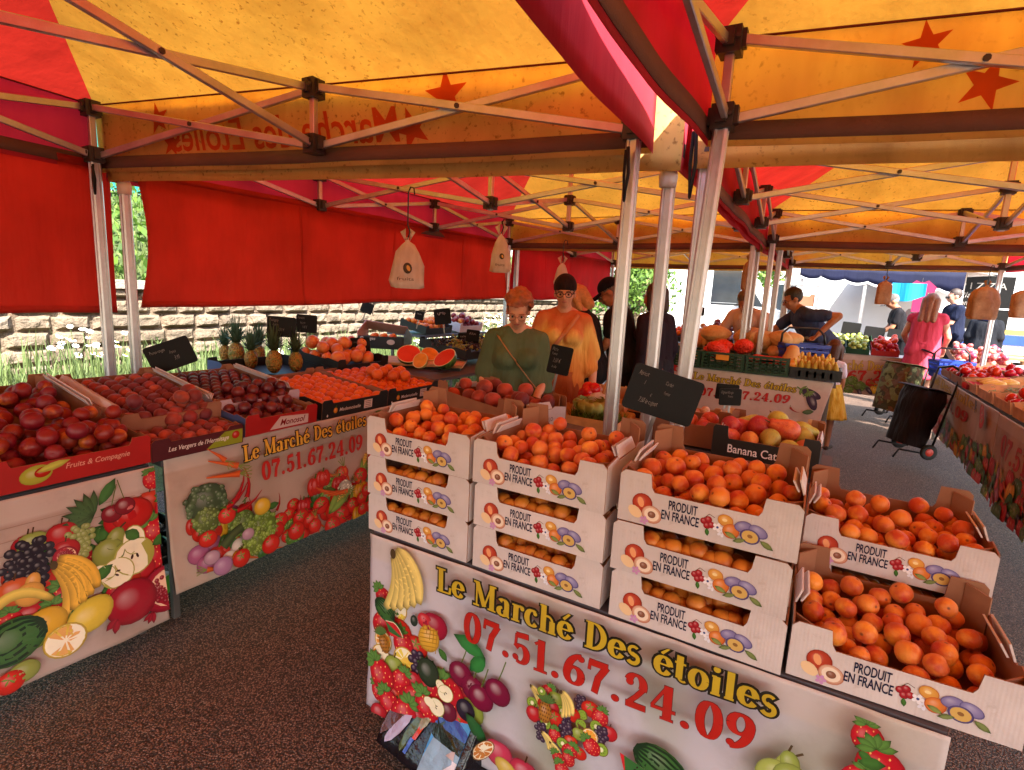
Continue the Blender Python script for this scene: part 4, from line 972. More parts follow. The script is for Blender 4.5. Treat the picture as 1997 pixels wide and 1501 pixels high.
def on_banner(A, B, plane_y=None):
    A, B = Vector(A), Vector(B); d = (B-A).normalized(); n = Vector((d.y, -d.x, 0))
    def q(px, py):
        k = ray(px, py); o = Vector((0, 0, CAM_H)); t = (A-o).dot(n)/k.dot(n); p = o+k*t; return (p-A).dot(d), p.z-A.z
    return q
FA, FB = (-1.275, 1.288, .772), (.325, 1.300, .772)
qF = on_banner(FA, FB)
def art_front(a, L, D):
    q = qF; S = lambda px, py: q(px, py)
    def rad(px, py, r): x, y = q(px, py); x2, _ = q(px+r, py); return abs(x2-x)
    random.seed(31)
    # soft out-of-focus patches
    for k in range(26): a.disc(random.uniform(.1, L-.05), random.uniform(-D+.05, -.1), random.uniform(.05, .13), random.uniform(.08, .2), 0, *random.choice([('#c4b6b8', '#c2b4b4'), ('#b4aca0', '#bfb2b0'), ('#cfc4c8', '#c6bbba'), ('#aaa596', '#bcb0ac')]), glow=.2) if False else None
    # crowded fruit down the left edge
    e = [S(742, 1165), S(790, 1175), S(800, 1230), S(818, 1270), S(845, 1330), S(905, 1345), S(935, 1392), S(850, 1400), S(748, 1385)]
    a.jumble(e, .042, ['app', 'str', 'tom', 'gra', 'ora', 'app'], 60); a.jumble([S(748, 1310), S(850, 1320), S(930, 1385), S(850, 1398), S(750, 1380)], .05, ['str', 'str', 'ber'], 30)
    a.melon(*S(757, 1185), .05, .04, -.6); a.slice(*S(770, 1235), .06, 1.2, 1.9); a.pineapple(*S(757, 1250), .03, .4)
    x, y = S(774, 1082); a.bananas(x, y, .2, 6, -1.35)
    a.apple(*S(855, 1215), .05, '#a01838', False); a.apple(*S(835, 1205), .03, '#c8303a', False); a.disc(*S(843, 1240), .042, .05, -.3, '#d9a83a')
    x, y = S(843, 1240)
    for k in range(-2, 3): a.stroke([(x-.036, y+k*.015-.006), (x+.036, y+k*.015+.01)], .003, '#a87a20'); a.stroke([(x+k*.014, y-.045), (x+k*.014+.006, y+.045)], .003, '#a87a20')
    a.leaf(*S(862, 1258), .05, .03, -.8)
    a.disc(*S(842, 1305), .045, .05, .3, '#2c3a28', '#141e14'); a.disc(*S(815, 1205), .015, .02, 0, '#22332a')
    a.halfpear(*S(876, 1345), .028, .8); a.halfpear(*S(860, 1370), .03, 1.4)
    for (px, py) in ((905, 1308), (930, 1335), (945, 1352), (978, 1340)): a.cherry(*S(px, py), .047, '#7a0f3a', .5, 2.4)
    a.leaf(*S(955, 1275), .13, .055, 2.9, '#2f7a3a', '#14401c'); a.leaf(*S(955, 1275), .09, .05, 4.0, '#2f7a3a', '#14401c')
    a.leaf(*S(915, 1380), .12, .05, -.7, '#1f5a2c', '#0f2c14')
    # heart of fruit
    hx, hy = S(1115, 1405); hr = rad(1115, 1405, 82)
    pts = []
    for i in range(40):
        t = 2*PI*i/40; pts.append((hx+hr*.062*16*math.sin(t)**3, hy+hr*.066*(13*math.cos(t)-5*math.cos(2*t)-2*math.cos(3*t)-math.cos(4*t))))
    a.jumble(pts, .023, ['app', 'tom', 'str', 'ora', 'ban', 'kiw', 'gra', 'str', 'app'], 130)
    a.pineapple(*S(1075, 1370), .028); a.bananas(*S(1105, 1335), .07, 4, -1.2); a.kiwi(*S(1068, 1330), .014)
    a.slice(*S(1217, 1448), .12, -.75, 1.0); a.melon(*S(1295, 1478), .075, .055, -.35)
    a.apple(*S(985, 1450), .05, '#c43a58', False); a.apple(*S(1035, 1490), .055, '#b8304a', True); a.citrus(*S(955, 1445), .06, .9, '#c87a30', '#b07a3a', .4)
    a.disc(*S(1000, 1480), .045, .03, -.4, '#d0b050')
    a.pear(*S(1515, 1495), .045, -.4, '#a8b45a'); a.pear(*S(1545, 1500), .04, .2, '#98a850')
    a.strawberry(*S(1690, 1420), .033, .2); a.strawberry(*S(1715, 1482), .05, .3); a.strawberry(*S(1670, 1500), .035, -.3)
    a.leaf(*S(1672, 1440), .03, .02, -.5); a.leaf(*S(1672, 1462), .05, .03, .3)
    A, B = S(866, 1140), S(1521, 1380); a.glyphs('Le Marché Des étoiles', A, B, .08, '#c2a52a', '#1c1810', .075)
    A, B = S(918, 1232), S(1478, 1452); a.glyphs('07.51.67.24.09', A, B, .098, '#b01f16', '#5a0f0c', .012)
banner('front banner with bananas, cherries and a heart of fruit under the apricot crates', FA, FB, .66, ('#ccc6d2', '#bab4be', '#a0a28e'), art_front, .010, seed=3, bulge=.008, corner=-.03)
market_table('table carrying the stacked apricot crates behind the heart-of-fruit banner', 1.6, .74, .775, (-1.28, 1.31, 0), 0)
CW, CDp, CHt, BAND = .42, .335, .136, .09
def art_crate(a):
    """print on one crate front, 0.42 x 0.09"""
    y = .045
    a.disc(.062, y+.012, .026, .026, 0, '#b8432c', '#7a2018'); a.flat(.058, y+.014, .008, .014, .3, '#e8a070', 10); a.flat(.045, y-.014, .02, .014, -.6, '#e9c9a0', 12); a.disc(.088, y-.013, .026, .023, -.3, '#e0b8a0', '#b06a50'); a.flat(.088, y-.013, .019, .017, -.3, '#ecd9c8', 14); a.disc(.088, y-.013, .010, .009, 0, '#8f5c48')
    for k in range(5): a.flat(.07+.007*math.cos(k*1.26), y-.032+.007*math.sin(k*1.26), .005, .004, k*1.26, '#c890c4', 8)
    a.type('PRODUIT', (.128, y+.012), (.197, y+.012), .024, '#1d2140', .02); a.type('EN FRANCE', (.112, y-.016), (.203, y-.016), .024, '#1d2140', .02)
    for dx, dy in ((.214, .004), (.224, .010), (.222, -.006), (.232, -.002)): a.disc(dx, y+dy, .0085, None, 0, '#a8202c', '#6a1018', n=12)
    a.leaf(.222, y-.012, .02, .01, -1.4); a.stroke([(.214, y+.012), (.225, y+.024), (.238, y+.018)], .0014, '#5a3a2a')
    for k in range(5): a.flat(.246+.007*math.cos(k*1.26), y-.004+.007*math.sin(k*1.26), .005, .004, k*1.26, '#eeeaf4', 8); a.flat(.256+.006*math.cos(k*1.26), y-.016+.006*math.sin(k*1.26), .0045, .0035, k*1.26, '#e4e4f4', 8)
    a.flat(.246, y-.004, .003, .003, 0, '#3a4a8a', 8); a.disc(.262, y+.017, .018, .015, -.2, '#d9a04a', '#b86a2c'); a.flat(.26, y+.018, .006, .004, 0, '#f0d8a0', 8); a.disc(.276, y-.006, .019, .018, 0, '#d8803a', '#a8401f')
    a.leaf(.29, y-.02, .03, .012, 2.8, '#7a8a4a'); a.disc(.302, y+.012, .020, .014, .2, '#8a80b0', '#4a3f78'); a.disc(.334, y+.008, .022, .014, -.4, '#9088b8', '#4a3f78'); a.disc(.318, y-.008, .022, .018, -.2, '#6a5a90', '#40386a'); a.flat(.318, y-.008, .018, .0145, -.2, '#d0ad62', 16); a.flat(.318, y-.007, .006, .0045, -.2, '#8a6238', 10)
    a.leaf(.34, y-.012, .034, .014, -.5, '#6f7d4a'); a.leaf(.31, y-.018, .03, .012, 3.5, '#6f7d4a')
CR0 = crate('white cardboard apricot crate, topmost of the leftmost stack', 'fruit crate', CW, CDp, CHt, BAND, .078, (WCARD, WCARD, BCARD), .132, 'white apricot crates', True, name='apricot_crate')
_a = Art(.00003); art_crate(_a); _fp = [c for c in CR0.children if c.name.startswith('front_panel')][0]
_a.build(lambda u, v, w: (u, -.0007-w, v), 'printed_label', PRINTC, _fp)
CR1 = crate('open white apricot crate with raised back', 'fruit crate', CW, CDp, CHt, BAND, .078, (WCARD, WCARD, BCARD), .142, 'white apricot crates', True, name='apricot_crate', rear=.058)
_c = [c for c in CR0.children if c.name.startswith('front_panel')][0].children[0].copy(); COL.objects.link(_c); _c.parent = [c for c in CR1.children if c.name.startswith('front_panel')][0]
USED = {CR0: 0, CR1: 0}
def take(o):
    USED[o] += 1; return o if USED[o] == 1 else copy_tree(o)
GAP = MB()
def gapfruit(M_, p, r): GAP.ball(M_ @ Vector(p), r, 14, 10, rot=Matrix.Rotation(random.uniform(0, 6), 3, 'X'), fn=stone(.08, 1, .1, .05, random.random()*9))
random.seed(77)
spec = [(-1.30, 'leftmost stack', 0), (-.862, 'second stack from the left', -.006), (-.412, 'third stack from the left', 0)]
LV = ['bottom', 'middle', 'topmost']
APG = 'apricots in the white crates'
for (x, nm, rz0) in spec:
    for k in range(3):
        lvl = 2-k; o = take(CR1 if lvl == 2 else CR0)
        o['label'] = f'white cardboard apricot crate, {LV[lvl]} of the {nm}'
        rz = rz0+random.uniform(-.012, .012); M_ = place(o, (x+random.uniform(-.006, .006), 1.302+random.uniform(-.006, .004), .778+lvl*(CHt+.001)), rz)
        if lvl == 2: put_heap('apricot', M_, 64, .0247, CW-.02, CDp-.02, .034, f'ripe apricot heaped in the open top crate of the {nm}', APG, bias=.045)
        else:
            for i in range(16): gapfruit(M_, (.085+.032*(i%9)+random.uniform(-.008,.008)+.015*(i//9), .034+.045*(i//9)+random.uniform(-.008,.012), .079-.012*(i%2)+random.uniform(-.006,.012)), .0265)
o = take(CR1); o['label'] = 'white apricot crate at the right front corner of the table, overhanging its end'
M_ = place(o, (.020, 1.315, .778), .035); put_heap('apricot', M_, 64, .0247, CW-.02, CDp-.02, .034, 'ripe apricot in the crate overhanging the right front corner', APG, bias=.03)
for lvl in (0, 1):
    o = take(CR1 if lvl else CR0); o['label'] = 'white apricot crate behind the right front crate, ' + ('under another' if lvl == 0 else 'on top of another'); M_ = place(o, (.018, 1.675, .778+lvl*(CHt+.001)), .0)
    if lvl: put_heap('apricot', M_, 62, .0247, CW-.02, CDp-.02, .034, 'ripe apricot in the raised crate behind the right front crate', APG, bias=.02)
    else:
        for i in range(8): gapfruit(M_, (.095+.03*i, .04+random.uniform(-.006,.02), .08+random.uniform(-.006,.008)), .0265)
tag(GAP.build('apricots', FM['apricot_gap'], None, True), 'apricots in the dark gaps of the lower white crates', kind='stuff')
# big black chalk board standing in the apricots, smaller ones behind
p = atz(1295, 772, 1.16); c = aty(1293, 770, 1.72)
price_board(c, .235, .15, R(30), R(15), 'large black price board tilted over the third apricot stack', [('Abricot', -.42, .28, .085), ('Cardan', -.02, .22, .07), ('I', -.3, .1, .08), ('France', 0, .02, .06), ('€', -.17, -.12, .06), ('7,50 le cageot', -.3, -.28, .09)], .12, 3)

# ------------------------------------------------------------------ second row: dark peaches, pears, cabbage, shallots
market_table('small table behind the second stack, under the crate of dark peaches', .9, .5, .95, (-1.95, 2.22, 0), R(-10))
o = crate('brown crate of dark peaches with white corner posts behind the second stack', 'fruit crate', .68, .36, .15, .10, .10, (BCARD, WCARD, BCARD), .105, 'brown fruit crates', True, name='fruit_crate')
M_ = place(o, (-1.86, 2.40, .965), R(-22)); put_heap('peach', M_, 26, .042, .66, .34, .03, 'dark red peach in the brown crate behind the second stack', 'dark peaches', bias=.02)
fp = [c_ for c_ in o.children if c_.name.startswith('side_panel')][1]
a = Art(.00004); a.flat(.07, .07, .033, .03, 0, '#141218', 20); a.flat(.07, .07, .026, .023, 0, '#e8e0e4', 20); a.flat(.07, .07, .019, .017, 0, '#141218', 18); a.type('D', (.062, .062), (.078, .062), .018, '#f0eaee', .03); a.type('MONOSOLO', (.15, .03), (.27, .03), .022, '#4a3f4a', 0); a.stroke([(.16, .06), (.18, .09), (.2, .12), (.22, .1)], .003, '#4a3f4a'); a.stroke([(.19, .06), (.2, .08), (.23, .08)], .003, '#4a3f4a')
a.build(lambda u, v, w: (.6807+w, u, v), 'printed_label', PRINTC, fp)
price_board(aty(1092, 702, 2.72), .125, .16, R(24), R(9), 'small black price board on the crate of dark peaches', [('Pêche', -.42, .3, .1), ('France', -.4, .15, .08), ('3,50 €', -.3, -.1, .12), ('le kilo', -.3, -.3, .08)], .1, 8)
market_table('table under the cabbage and the wooden trays', 1.4, 1.0, .76, (-1.42, 2.95, 0), 0)
def cabbage(c, r, label):
    o = thing('cabbage', label, 'cabbage', c); m = MB(); random.seed(4)
    for k in range(16):
        az = k*2.4; tl = .2+.9*k/16; rr = r*(.75+.35*k/16)
        def f(u, v, az=az, tl=tl, rr=rr):
            a = (u-.5)*1.9; b = (v-.15)*1.6; q = rr*(1+.06*math.sin(u*17)*v+.05*math.sin(v*9+u*13)*v+.25*v*v*k/16)
            p = Vector((math.sin(a)*math.cos(b-.6)*q*1.15, -math.cos(a)*math.cos(b-.6)*q*.9, math.sin(b)*q*.55)); return Matrix.Rotation(az, 3, 'Z') @ p
        kk = .2+.5*random.random(); m.grid(f, 10, 8, .002, cfn=lambda u, v, kk=kk, k=k: tuple(x*(1-v*k/20)+y*v*k/20 for x, y in zip(lin('#c2c878'), lin('#4d6a34'))))
    m.build('leaves', vcol('cabbage_leaf', .45, .3), o, True); return o
c0 = atz(1150, 800, .86); cabbage(c0+Vector((.02, 0, -.0)), .115, 'pale green cabbage between the two aluminium posts and the dark peaches')
o = crate('shallow wooden tray holding the cabbage', 'tray', .55, .36, .09, .085, .05, (WOODP, WOODP, WOODP), None, 'wooden trays', name='wooden_tray'); place(o, (c0.x-.28, c0.y-.2, .765))
m = MB(); random.seed(9)
for i in range(420):
    a_, q = random.uniform(0, 6.3), random.random()**.5*.2; blade(m, (c0.x+.08+q*math.cos(a_), c0.y-.05+q*.6*math.sin(a_), .79), .09, .01, .05, random.uniform(0, 6.3))
tag(m.build('parsley', LEAF), 'loose green herbs lying around the cabbage', kind='stuff')
o = crate('wooden crate leaning up behind the cabbage', 'tray', .3, .2, .12, .115, .03, (WOODP, WOODP, WOODP), None, 'wooden trays', name='wooden_tray'); place(o, (c0.x-.12, c0.y+.18, .80), .1, .5)
o = crate('black card crate of red and yellow pears behind the third stack', 'fruit crate', .62, .42, .15, .10, .09, (BLKC, BLKC, BCARD), .11, 'brown fruit crates', True, name='fruit_crate')
M_ = place(o, (-.60+.02, 2.22, .985), R(3)) if False else place(o, (-.345, 2.27, .985), R(-2))
for ch in o.children: ch.scale = (.62, 1, 1)
fp = [c_ for c_ in o.children if c_.name.startswith('front_panel')][0]
a = Art(.00004); a.type('Banana Catalana', (.10, .045), (.52, .045), .034, '#e8e2e4', .01); a.build(lambda u, v, w: (u, -.0007-w, v), 'printed_label', PRINTC, fp)
market_table('table under the crate of red and yellow pears', .42, .5, .97, (-.34, 2.25, 0), R(-2))
random.seed(15)
def lay(): return Matrix.Rotation(random.uniform(0, 6.3), 4, 'Z') @ Matrix.Rotation(random.uniform(1.0, 1.9), 4, 'X')
PG = 'pears in the black card crate'
for i, (kx, ky, kz, kd, r_) in enumerate([(.05, .1, .06, 'red_pear', .045), (.13, .07, .07, 'orange_pear', .036), (.2, .12, .08, 'pear', .042), (.28, .07, .06, 'pear', .04), (.33, .1, .07, 'orange_pear', .036), (.06, .24, .08, 'red_pear', .045), (.15, .22, .1, 'red_pear', .052), (.25, .2, .11, 'red_pear', .05), (.31, .24, .08, 'pear', .046), (.1, .34, .09, 'pear', .042), (.2, .33, .12, 'pear', .046), (.3, .34, .09, 'pear', .042), (.04, .17, .1, 'red_pear', .04)]):
    fruit(kd, M_, (kx, ky, kz+.02), r_, {'red_pear': 'large red pear in the black card crate', 'pear': 'yellow green pear in the black card crate', 'orange_pear': 'small russet orange pear in the black card crate'}[kd], PG, lay())
for i in range(6): fruit('red_pear', Matrix.Identity(4), (-.62+.1*(i % 3)+random.uniform(-.01, .01), 2.55+.1*(i//3), 1.05+.02*(i % 2)), .042, 'red pear beside the aluminium posts under the large price board', 'red pears by the posts', lay())
o = crate('brown crate of red pears beside the aluminium posts', 'fruit crate', .36, .3, .12, .10, .06, (BCARD, BCARD, BCARD), None, 'brown fruit crates', name='fruit_crate'); place(o, (-.7, 2.47, .975))
market_table('narrow table behind the aluminium posts', .36, .34, .965, (-.7, 2.46, 0), 0)
o = crate('wooden tray of aubergines and onions in front of the eggplant banner', 'tray', .5, .34, .11, .05, .04, (WOODP, WOODP, WOODP), .1, 'wooden trays', name='wooden_tray'); M_ = place(o, (-.5, 3.35, .80), R(-3), .15)
for i in range(3): fruit('aubergine', M_, (.1+.1*i, .14, .06), .03, 'small purple aubergine in the wooden tray', 'aubergines in the wooden tray', lay())
put_heap('white_onion', M_, 8, .028, .2, .2, .012, 'white onion in the wooden tray', 'white onions in the wooden tray', x0=.27, y0=.05)
o = crate('wooden tray of shallots beside the small slate', 'tray', .45, .34, .08, .06, .04, (WOODP, WOODP, WOODP), None, 'wooden trays', name='wooden_tray'); M_ = place(o, (-.98, 3.42, .80), 0, .15)
put_heap('pale_fig', M_, 40, .028, .43, .32, .012, 'pinkish shallot in the wooden tray', 'shallots in the wooden tray')
price_board(aty(1424, 774, 3.5), .13, .105, R(22), R(-2), 'small grey slate hanging before the phone number banner', [('Oignon Rouge', -.42, .2, .14), ('France', -.1, -.02, .12)], .06, 12)
price_board(aty(1418, 764, 3.62), .14, .1, R(22), R(2), 'plain black board behind the small grey slate', [], .06, 13)
# ------------------------------------------------------------------ left stall: sloping trays of peaches, plums and oranges
LX = -2.45
BA, BB, BC = (LX, .10, .80), (LX, 1.175, .80), (LX-.02, 1.225, .83)
qL1 = on_banner(BA, BB); qL2 = on_banner(BC, (LX-.02, 3.2, .83))
def art_left1(a, L, D):
    S = qL1; random.seed(41)
    for i in range(3): a.stroke([(0, -.1-.05*i), (L, -.11-.05*i)], .002, '#8f7468')
    a.jumble([S(20, 1150), S(60, 1050), S(230, 1000), S(330, 960), S(342, 1060), S(250, 1150), S(60, 1260), S(0, 1300), S(0, 1180)], .05, ['app', 'tom', 'app', 'str', 'leaf'], 40)
    a.strawberry(*S(295, 935), .042, .3); a.strawberry(*S(325, 990), .06, .2); a.strawberry(*S(300, 1035), .062, .4); a.strawberry(*S(335, 1050), .06, -.7)
    a.apple(*S(235, 1010), .07, '#b51418'); a.disc(*S(255, 1000), .08, .07, 0, '#b81a14'); a.cherry(*S(215, 1000), .04, '#7d1020', .6, 3); a.cherry(*S(240, 985), .04, '#7d1020', -.5, 3)
    for k in range(8): a.leaf(*S(180, 1005), .11, .03, 1.5+k*.33, '#3d5a34', '#1c3018')
    a.leaf(*S(190, 985), .12, .045, 1.0, '#3d6a34')
    a.apple(*S(62, 1058), .05, '#93a04a'); a.apple(*S(118, 1040), .052, '#b01c20'); a.grapes(*S(155, 1055), .07, 34, '#93a05a', .2); a.apple(*S(125, 1070), .045, '#a81c20')
    a.grapes(*S(60, 1100), .1, 40, '#241a28', .2); a.grapes(*S(30, 1125), .07, 24, '#241a28', .24); a.pome(*S(122, 1082), .04)
    a.pear(*S(205, 1075), .06, -.5, '#8a9440'); a.halfpear(*S(255, 1080), .075, -.05); a.halfpear(*S(220, 1112), .06, 1.2)
    a.leaf(*S(290, 1060), .08, .05, .4); a.leaf(*S(265, 1045), .07, .05, 2.4); a.leaf(*S(170, 1130), .09, .05, .5); a.leaf(*S(130, 1190), .1, .05, 1.1)
    a.pome(*S(312, 1140), .105); a.disc(*S(245, 1165), .1, .095, 0, '#9c1428'); a.leaf(*S(215, 1195), .06, .03, 3.8, '#8c1a2a', '#5c1018'); a.leaf(*S(215, 1198), .06, .03, 4.4, '#8c1a2a', '#5c1018')
    a.apple(*S(25, 1150), .055, '#c85a2a'); a.pear(*S(52, 1155), .045, -.3, '#d9a04a'); a.bananas(*S(100, 1105), .2, 5, -1.2, '#e0b040'); a.banana(*S(30, 1190), .2, .05, '#d9c05a')
    a.disc(*S(165, 1190), .085, .065, .5, '#dcc040'); a.disc(*S(80, 1210), .07, .06, .3, '#d9a82a'); a.citrus(*S(116, 1240), .07, .3, '#e0a860', '#e0c04a', .95)
    a.melon(*S(18, 1245), .1, .085, .3); a.disc(*S(35, 1300), .05, .04, 0, '#8f9a4a'); a.tomato(*S(8, 1320), .045)
    a.glyphs('09', (-.16+.0, -.30), (.05, -.30), .1, '#c2a52a', '#1c1810', .09)
def art_left2(a, L, D):
    S = qL2; random.seed(43)
    a.jumble([S(372, 1100), S(375, 1000), S(450, 990), S(560, 985), S(615, 975), S(700, 930), S(722, 940), S(722, 990), S(560, 1050), S(395, 1118)], .045, ['let', 'tom', 'pep', 'car', 'oni', 'chi', 'tom', 'leaf'], 90)
    a.jumble([S(560, 1010), S(640, 930), S(722, 890), S(724, 985), S(640, 1020)], .05, ['tom', 'pep', 'cor', 'car', 'let', 'chi', 'tom'], 60)
    a.lettuce(*S(395, 975), .1, '#4f6442', 60); a.lettuce(*S(395, 1010), .07, '#6f8440', 60); a.lettuce(*S(460, 1015), .075, '#6f8c3c', 60); a.lettuce(*S(500, 1025), .09, '#7f9c3c', 110); a.lettuce(*S(485, 1050), .075, '#86a040', 80)
    for px, py, r_ in ((393, 1045, .045), (455, 1080, .05), (515, 1055, .055), (565, 1030, .055), (430, 1000, .045), (600, 1020, .045)): a.tomato(*S(px, py), r_)
    for px, py, rt in ((450, 985, .2), (462, 975, .6), (470, 990, -.1), (490, 965, 1.1)): a.chili(*S(px-20, py), .16, rt)
    a.disc(*S(500, 983), .05, .045, 0, '#d9b030'); a.carrot(*S(455, 905), .16, 2.75); a.carrot(*S(458, 920), .17, 3.0); a.carrot(*S(430, 895), .13, 2.3)
    a.stroke([S(420, 1060), S(440, 1035), S(460, 1020)], .05, '#4d5c34', .045, '#2c3a20'); a.disc(*S(398, 1080), .04, .035, 0, '#b08898'); a.disc(*S(418, 1095), .05, .045, 0, '#a8789a'); a.disc(*S(470, 1035), .035, .03, 0, '#b890a0')
    a.corn(*S(650, 965), .22, .7); a.lettuce(*S(660, 945), .05, '#d8d4c0', 40); a.pepper(*S(605, 945), .055); a.pepper(*S(620, 930), .05); a.egg = None
    for k in range(5): a.carrot(*S(640+6*k, 960-2*k), .15, 2.6+.12*k)
    for px, py in ((690, 965), (700, 950), (712, 965), (705, 980), (690, 985), (718, 945)): a.tomato(*S(px, py), .045)
    a.eggplant(*S(735, 815), .16, -.9); a.leaf(*S(728, 800), .07, .04, 1.5); a.pepper(*S(768, 790), .09, '#8c2020')
    A, B = S(465, 898), S(706, 826); a.glyphs('Le Marché Des étoiles', A, B, .085, '#d9a83a', '#1c1810', .07)
    A, B = S(500, 934), S(698, 872); a.glyphs('07.51.67.24.09', A, B, .1, '#b8241c', '#7a100c', .01)
banner('left banner of printed pears, pomegranates and bananas under the nectarines', BA, BB, .715, ('#bca6a0', '#ae988c', '#8f7868'), art_left1, .012, seed=1, bulge=.05)
banner('left banner of printed vegetables under the plums and oranges', BC, (LX-.02, 3.1, .83), .66, ('#bea89a', '#ac9484', '#a48c7a'), art_left2, .012, seed=6, bulge=.04)
for y0, L_, n_ in ((.12, 1.05, 'first'), (1.22, 1.9, 'second')): market_table('left stall table under the ' + ('nectarine trays' if y0 < 1 else 'orange and plum trays'), L_, 1.35, .80, (LX-.03, y0, 0), R(90))
def trayL(label, y, W, D, H, front, band, mats, x, z, tilt, txt=None, tcol='#e8dcd8', tpos=None, extra=None, group='fruit trays on the left stall', tab=.07, flaps=False):
    o = crate(label, 'fruit tray', W, D, H, band, tab, mats, H*.96, group, flaps, name='fruit_tray'); M_ = place(o, (x, y, z), R(90), R(tilt))
    if txt or extra:
        a = Art(.00004)
        if extra: extra(a)
        if txt: a.type(txt, tpos[0], tpos[1], tpos[2], tcol, .012, .25)
        fp = [c_ for c_ in o.children if c_.name.startswith('front_panel')][0]; a.build(lambda u, v, w: (u, -.0007-w, v), 'printed_label', PRINTC, fp)
    return M_
REDP = mat('red_card', '#a01410', .5, var=.1); MAROON = mat('maroon_card', '#4a0f16', .5, var=.1); PURP = mat('violet_card', '#b8a8b4', .6, var=.1); BLUEC = mat('blue_card', '#3a4a78', .55, var=.12)
def ex_red(a):
    a.disc(.15, .052, .05, .036, .2, '#a8a83a', '#8f9a30'); a.disc(.17, .058, .026, .02, .3, '#b0200f'); a.leaf(.15, .06, .11, .03, .25, '#b0b04a', '#a0a03a')
def ex_green(a): a.poly([(.24, .005), (.42, .004), (.42, .076), (.33, .076)], lin('#8a9428')); a.disc(.385, .05, .02, None, 0, '#b82a1c')
T_ = 9; random.seed(52)
NG, PGr, PLG, OG = 'nectarines in the left trays', 'peaches in the left trays', 'plums in the left trays', 'oranges in the black trays'
M_ = trayL('glossy red nectarine tray nearest the camera on the left stall', .62, .54, .36, .125, 0, .095, (REDP, REDP, BCARD), LX+.01, .822, 5, 'Fruits & Compagnie', '#d89a88', ((.24, .052), (.46, .052), .022), ex_red)
put_heap('nectarine', M_, 48, .035, .52, .30, .03, 'shiny red nectarine in the red tray nearest the camera', NG, bias=.05)
for kx, ky in ((.40, .1), (.30, .16), (.47, .12)): fruit('nectarine', M_, (kx, ky, .125), .036, 'shiny red nectarine in the red tray nearest the camera', NG)
M_ = trayL('rear nectarine tray with pink side wall, at the left edge', .50, .62, .55, .13, 0, .085, (BCARD, REDP, BCARD), LX-.32, .90, T_, flaps=True)
put_heap('nectarine', M_, 42, .036, .58, .5, .03, 'dark nectarine in the rear tray at the left edge', NG, bias=.03)
M_ = trayL('maroon peach tray with green corner print', 1.165, .425, .3, .10, 0, .082, (MAROON, MAROON, BCARD), LX+.005, .815, 6, "Les Vergers de l'Hermitage", '#e0d4cc', ((.07, .035), (.35, .035), .022), ex_green)
put_rows('peach', M_, 6, 3, .033, .05, .045, .067, .064, .062, 'furry red peach in the maroon front tray', PGr, hexa=False); put_rows('peach', M_, 3, 1, .038, .2, .22, .08, .07, .10, 'furry red peach in the maroon front tray', PGr)
M_ = trayL('long rear tray of peaches in rows behind the maroon tray', 1.145, .46, .66, .11, 0, .08, (BCARD, WCARD, BCARD), LX-.20, .89, T_, flaps=True)
put_rows('peach', M_, 6, 9, .033, .05, .05, .071, .067, .066, 'red peach lined up in the long rear tray', PGr, hexa=False)
for kx, ky in ((.1, .1), (.3, .08), (.38, .16), (.36, .07)): fruit('peach', M_, (kx, ky, .13), .036, 'red peach lying on top of the rows in the rear tray', PGr)
def ex_mon(a): a.poly([(.14, .01), (.38, .01), (.38, .06), (.2, .075)], lin('#c8b4b0')); a.type('Monosol', (.2, .024), (.36, .024), .034, '#7a1418', .02, .3)
M_ = trayL('red and blue front tray of dark plums', 1.61, .44, .34, .11, 0, .085, (REDP, BLUEC, BCARD), LX-.005, .835, 6, None, extra=ex_mon)
put_heap('plum', M_, 34, .031, .42, .3, .025, 'dark shiny plum in the front red and blue tray', PLG, bias=.03)
M_ = trayL('rear tray of purple plums with violet wall', 1.60, .50, .66, .11, 0, .085, (PURP, PURP, BCARD), LX-.22, .885, 7, flaps=True)
put_rows('plum', M_, 7, 10, .029, .045, .05, .064, .06, .066, 'dark purple plum in the rear violet tray', PLG, hexa=True)
for i in range(8): fruit('plum', M_, (.16+.09*(i % 4), .08+.09*(i//4), .114), .034, 'large dark plum heaped at the front of the violet tray', PLG)
def ex_mad(a):
    a.disc(.10, .045, .016, .018, 0, '#d8902c'); a.leaf(.1, .06, .02, .01, 1.2); a.flat(.04, .02, .006, .01, 0, '#e0dcd8', 4); a.poly([(.33, .02), (.4, .02), (.4, .075), (.33, .075)], lin('#d8d0cc'))
    for k in range(4): a.stroke([(.34, .065-.012*k), (.39, .065-.012*k)], .003, '#4a4444')
for y_, W_, nm in ((2.10, .54, 'first black orange tray, beside the plums'), (2.645, .54, 'second black orange tray, beside the melon board')):
    M_ = trayL(nm, y_, W_, .72, .115, 0, .092, (BLKC, BLKC, BCARD), LX-.02, .83, 5.5, 'Mademoiselle', '#d8d0cc', ((.13, .035), (.30, .035), .022), ex_mad)
    put_rows('orange', M_, 6, 9, .039, .06, .05, .085, .072, .062, 'bright orange in the ' + nm, OG, hexa=False, jit=.2)
    if y_ > 2.3:
        for kx, ky in ((.2, .3), (.3, .34), (.38, .28), (.28, .22), (.4, .38), (.33, .45), (.45, .3), (.24, .4), (.36, .18)): fruit('orange', M_, (kx, ky, .132), .041, 'bright orange piled on top in the ' + nm, OG)
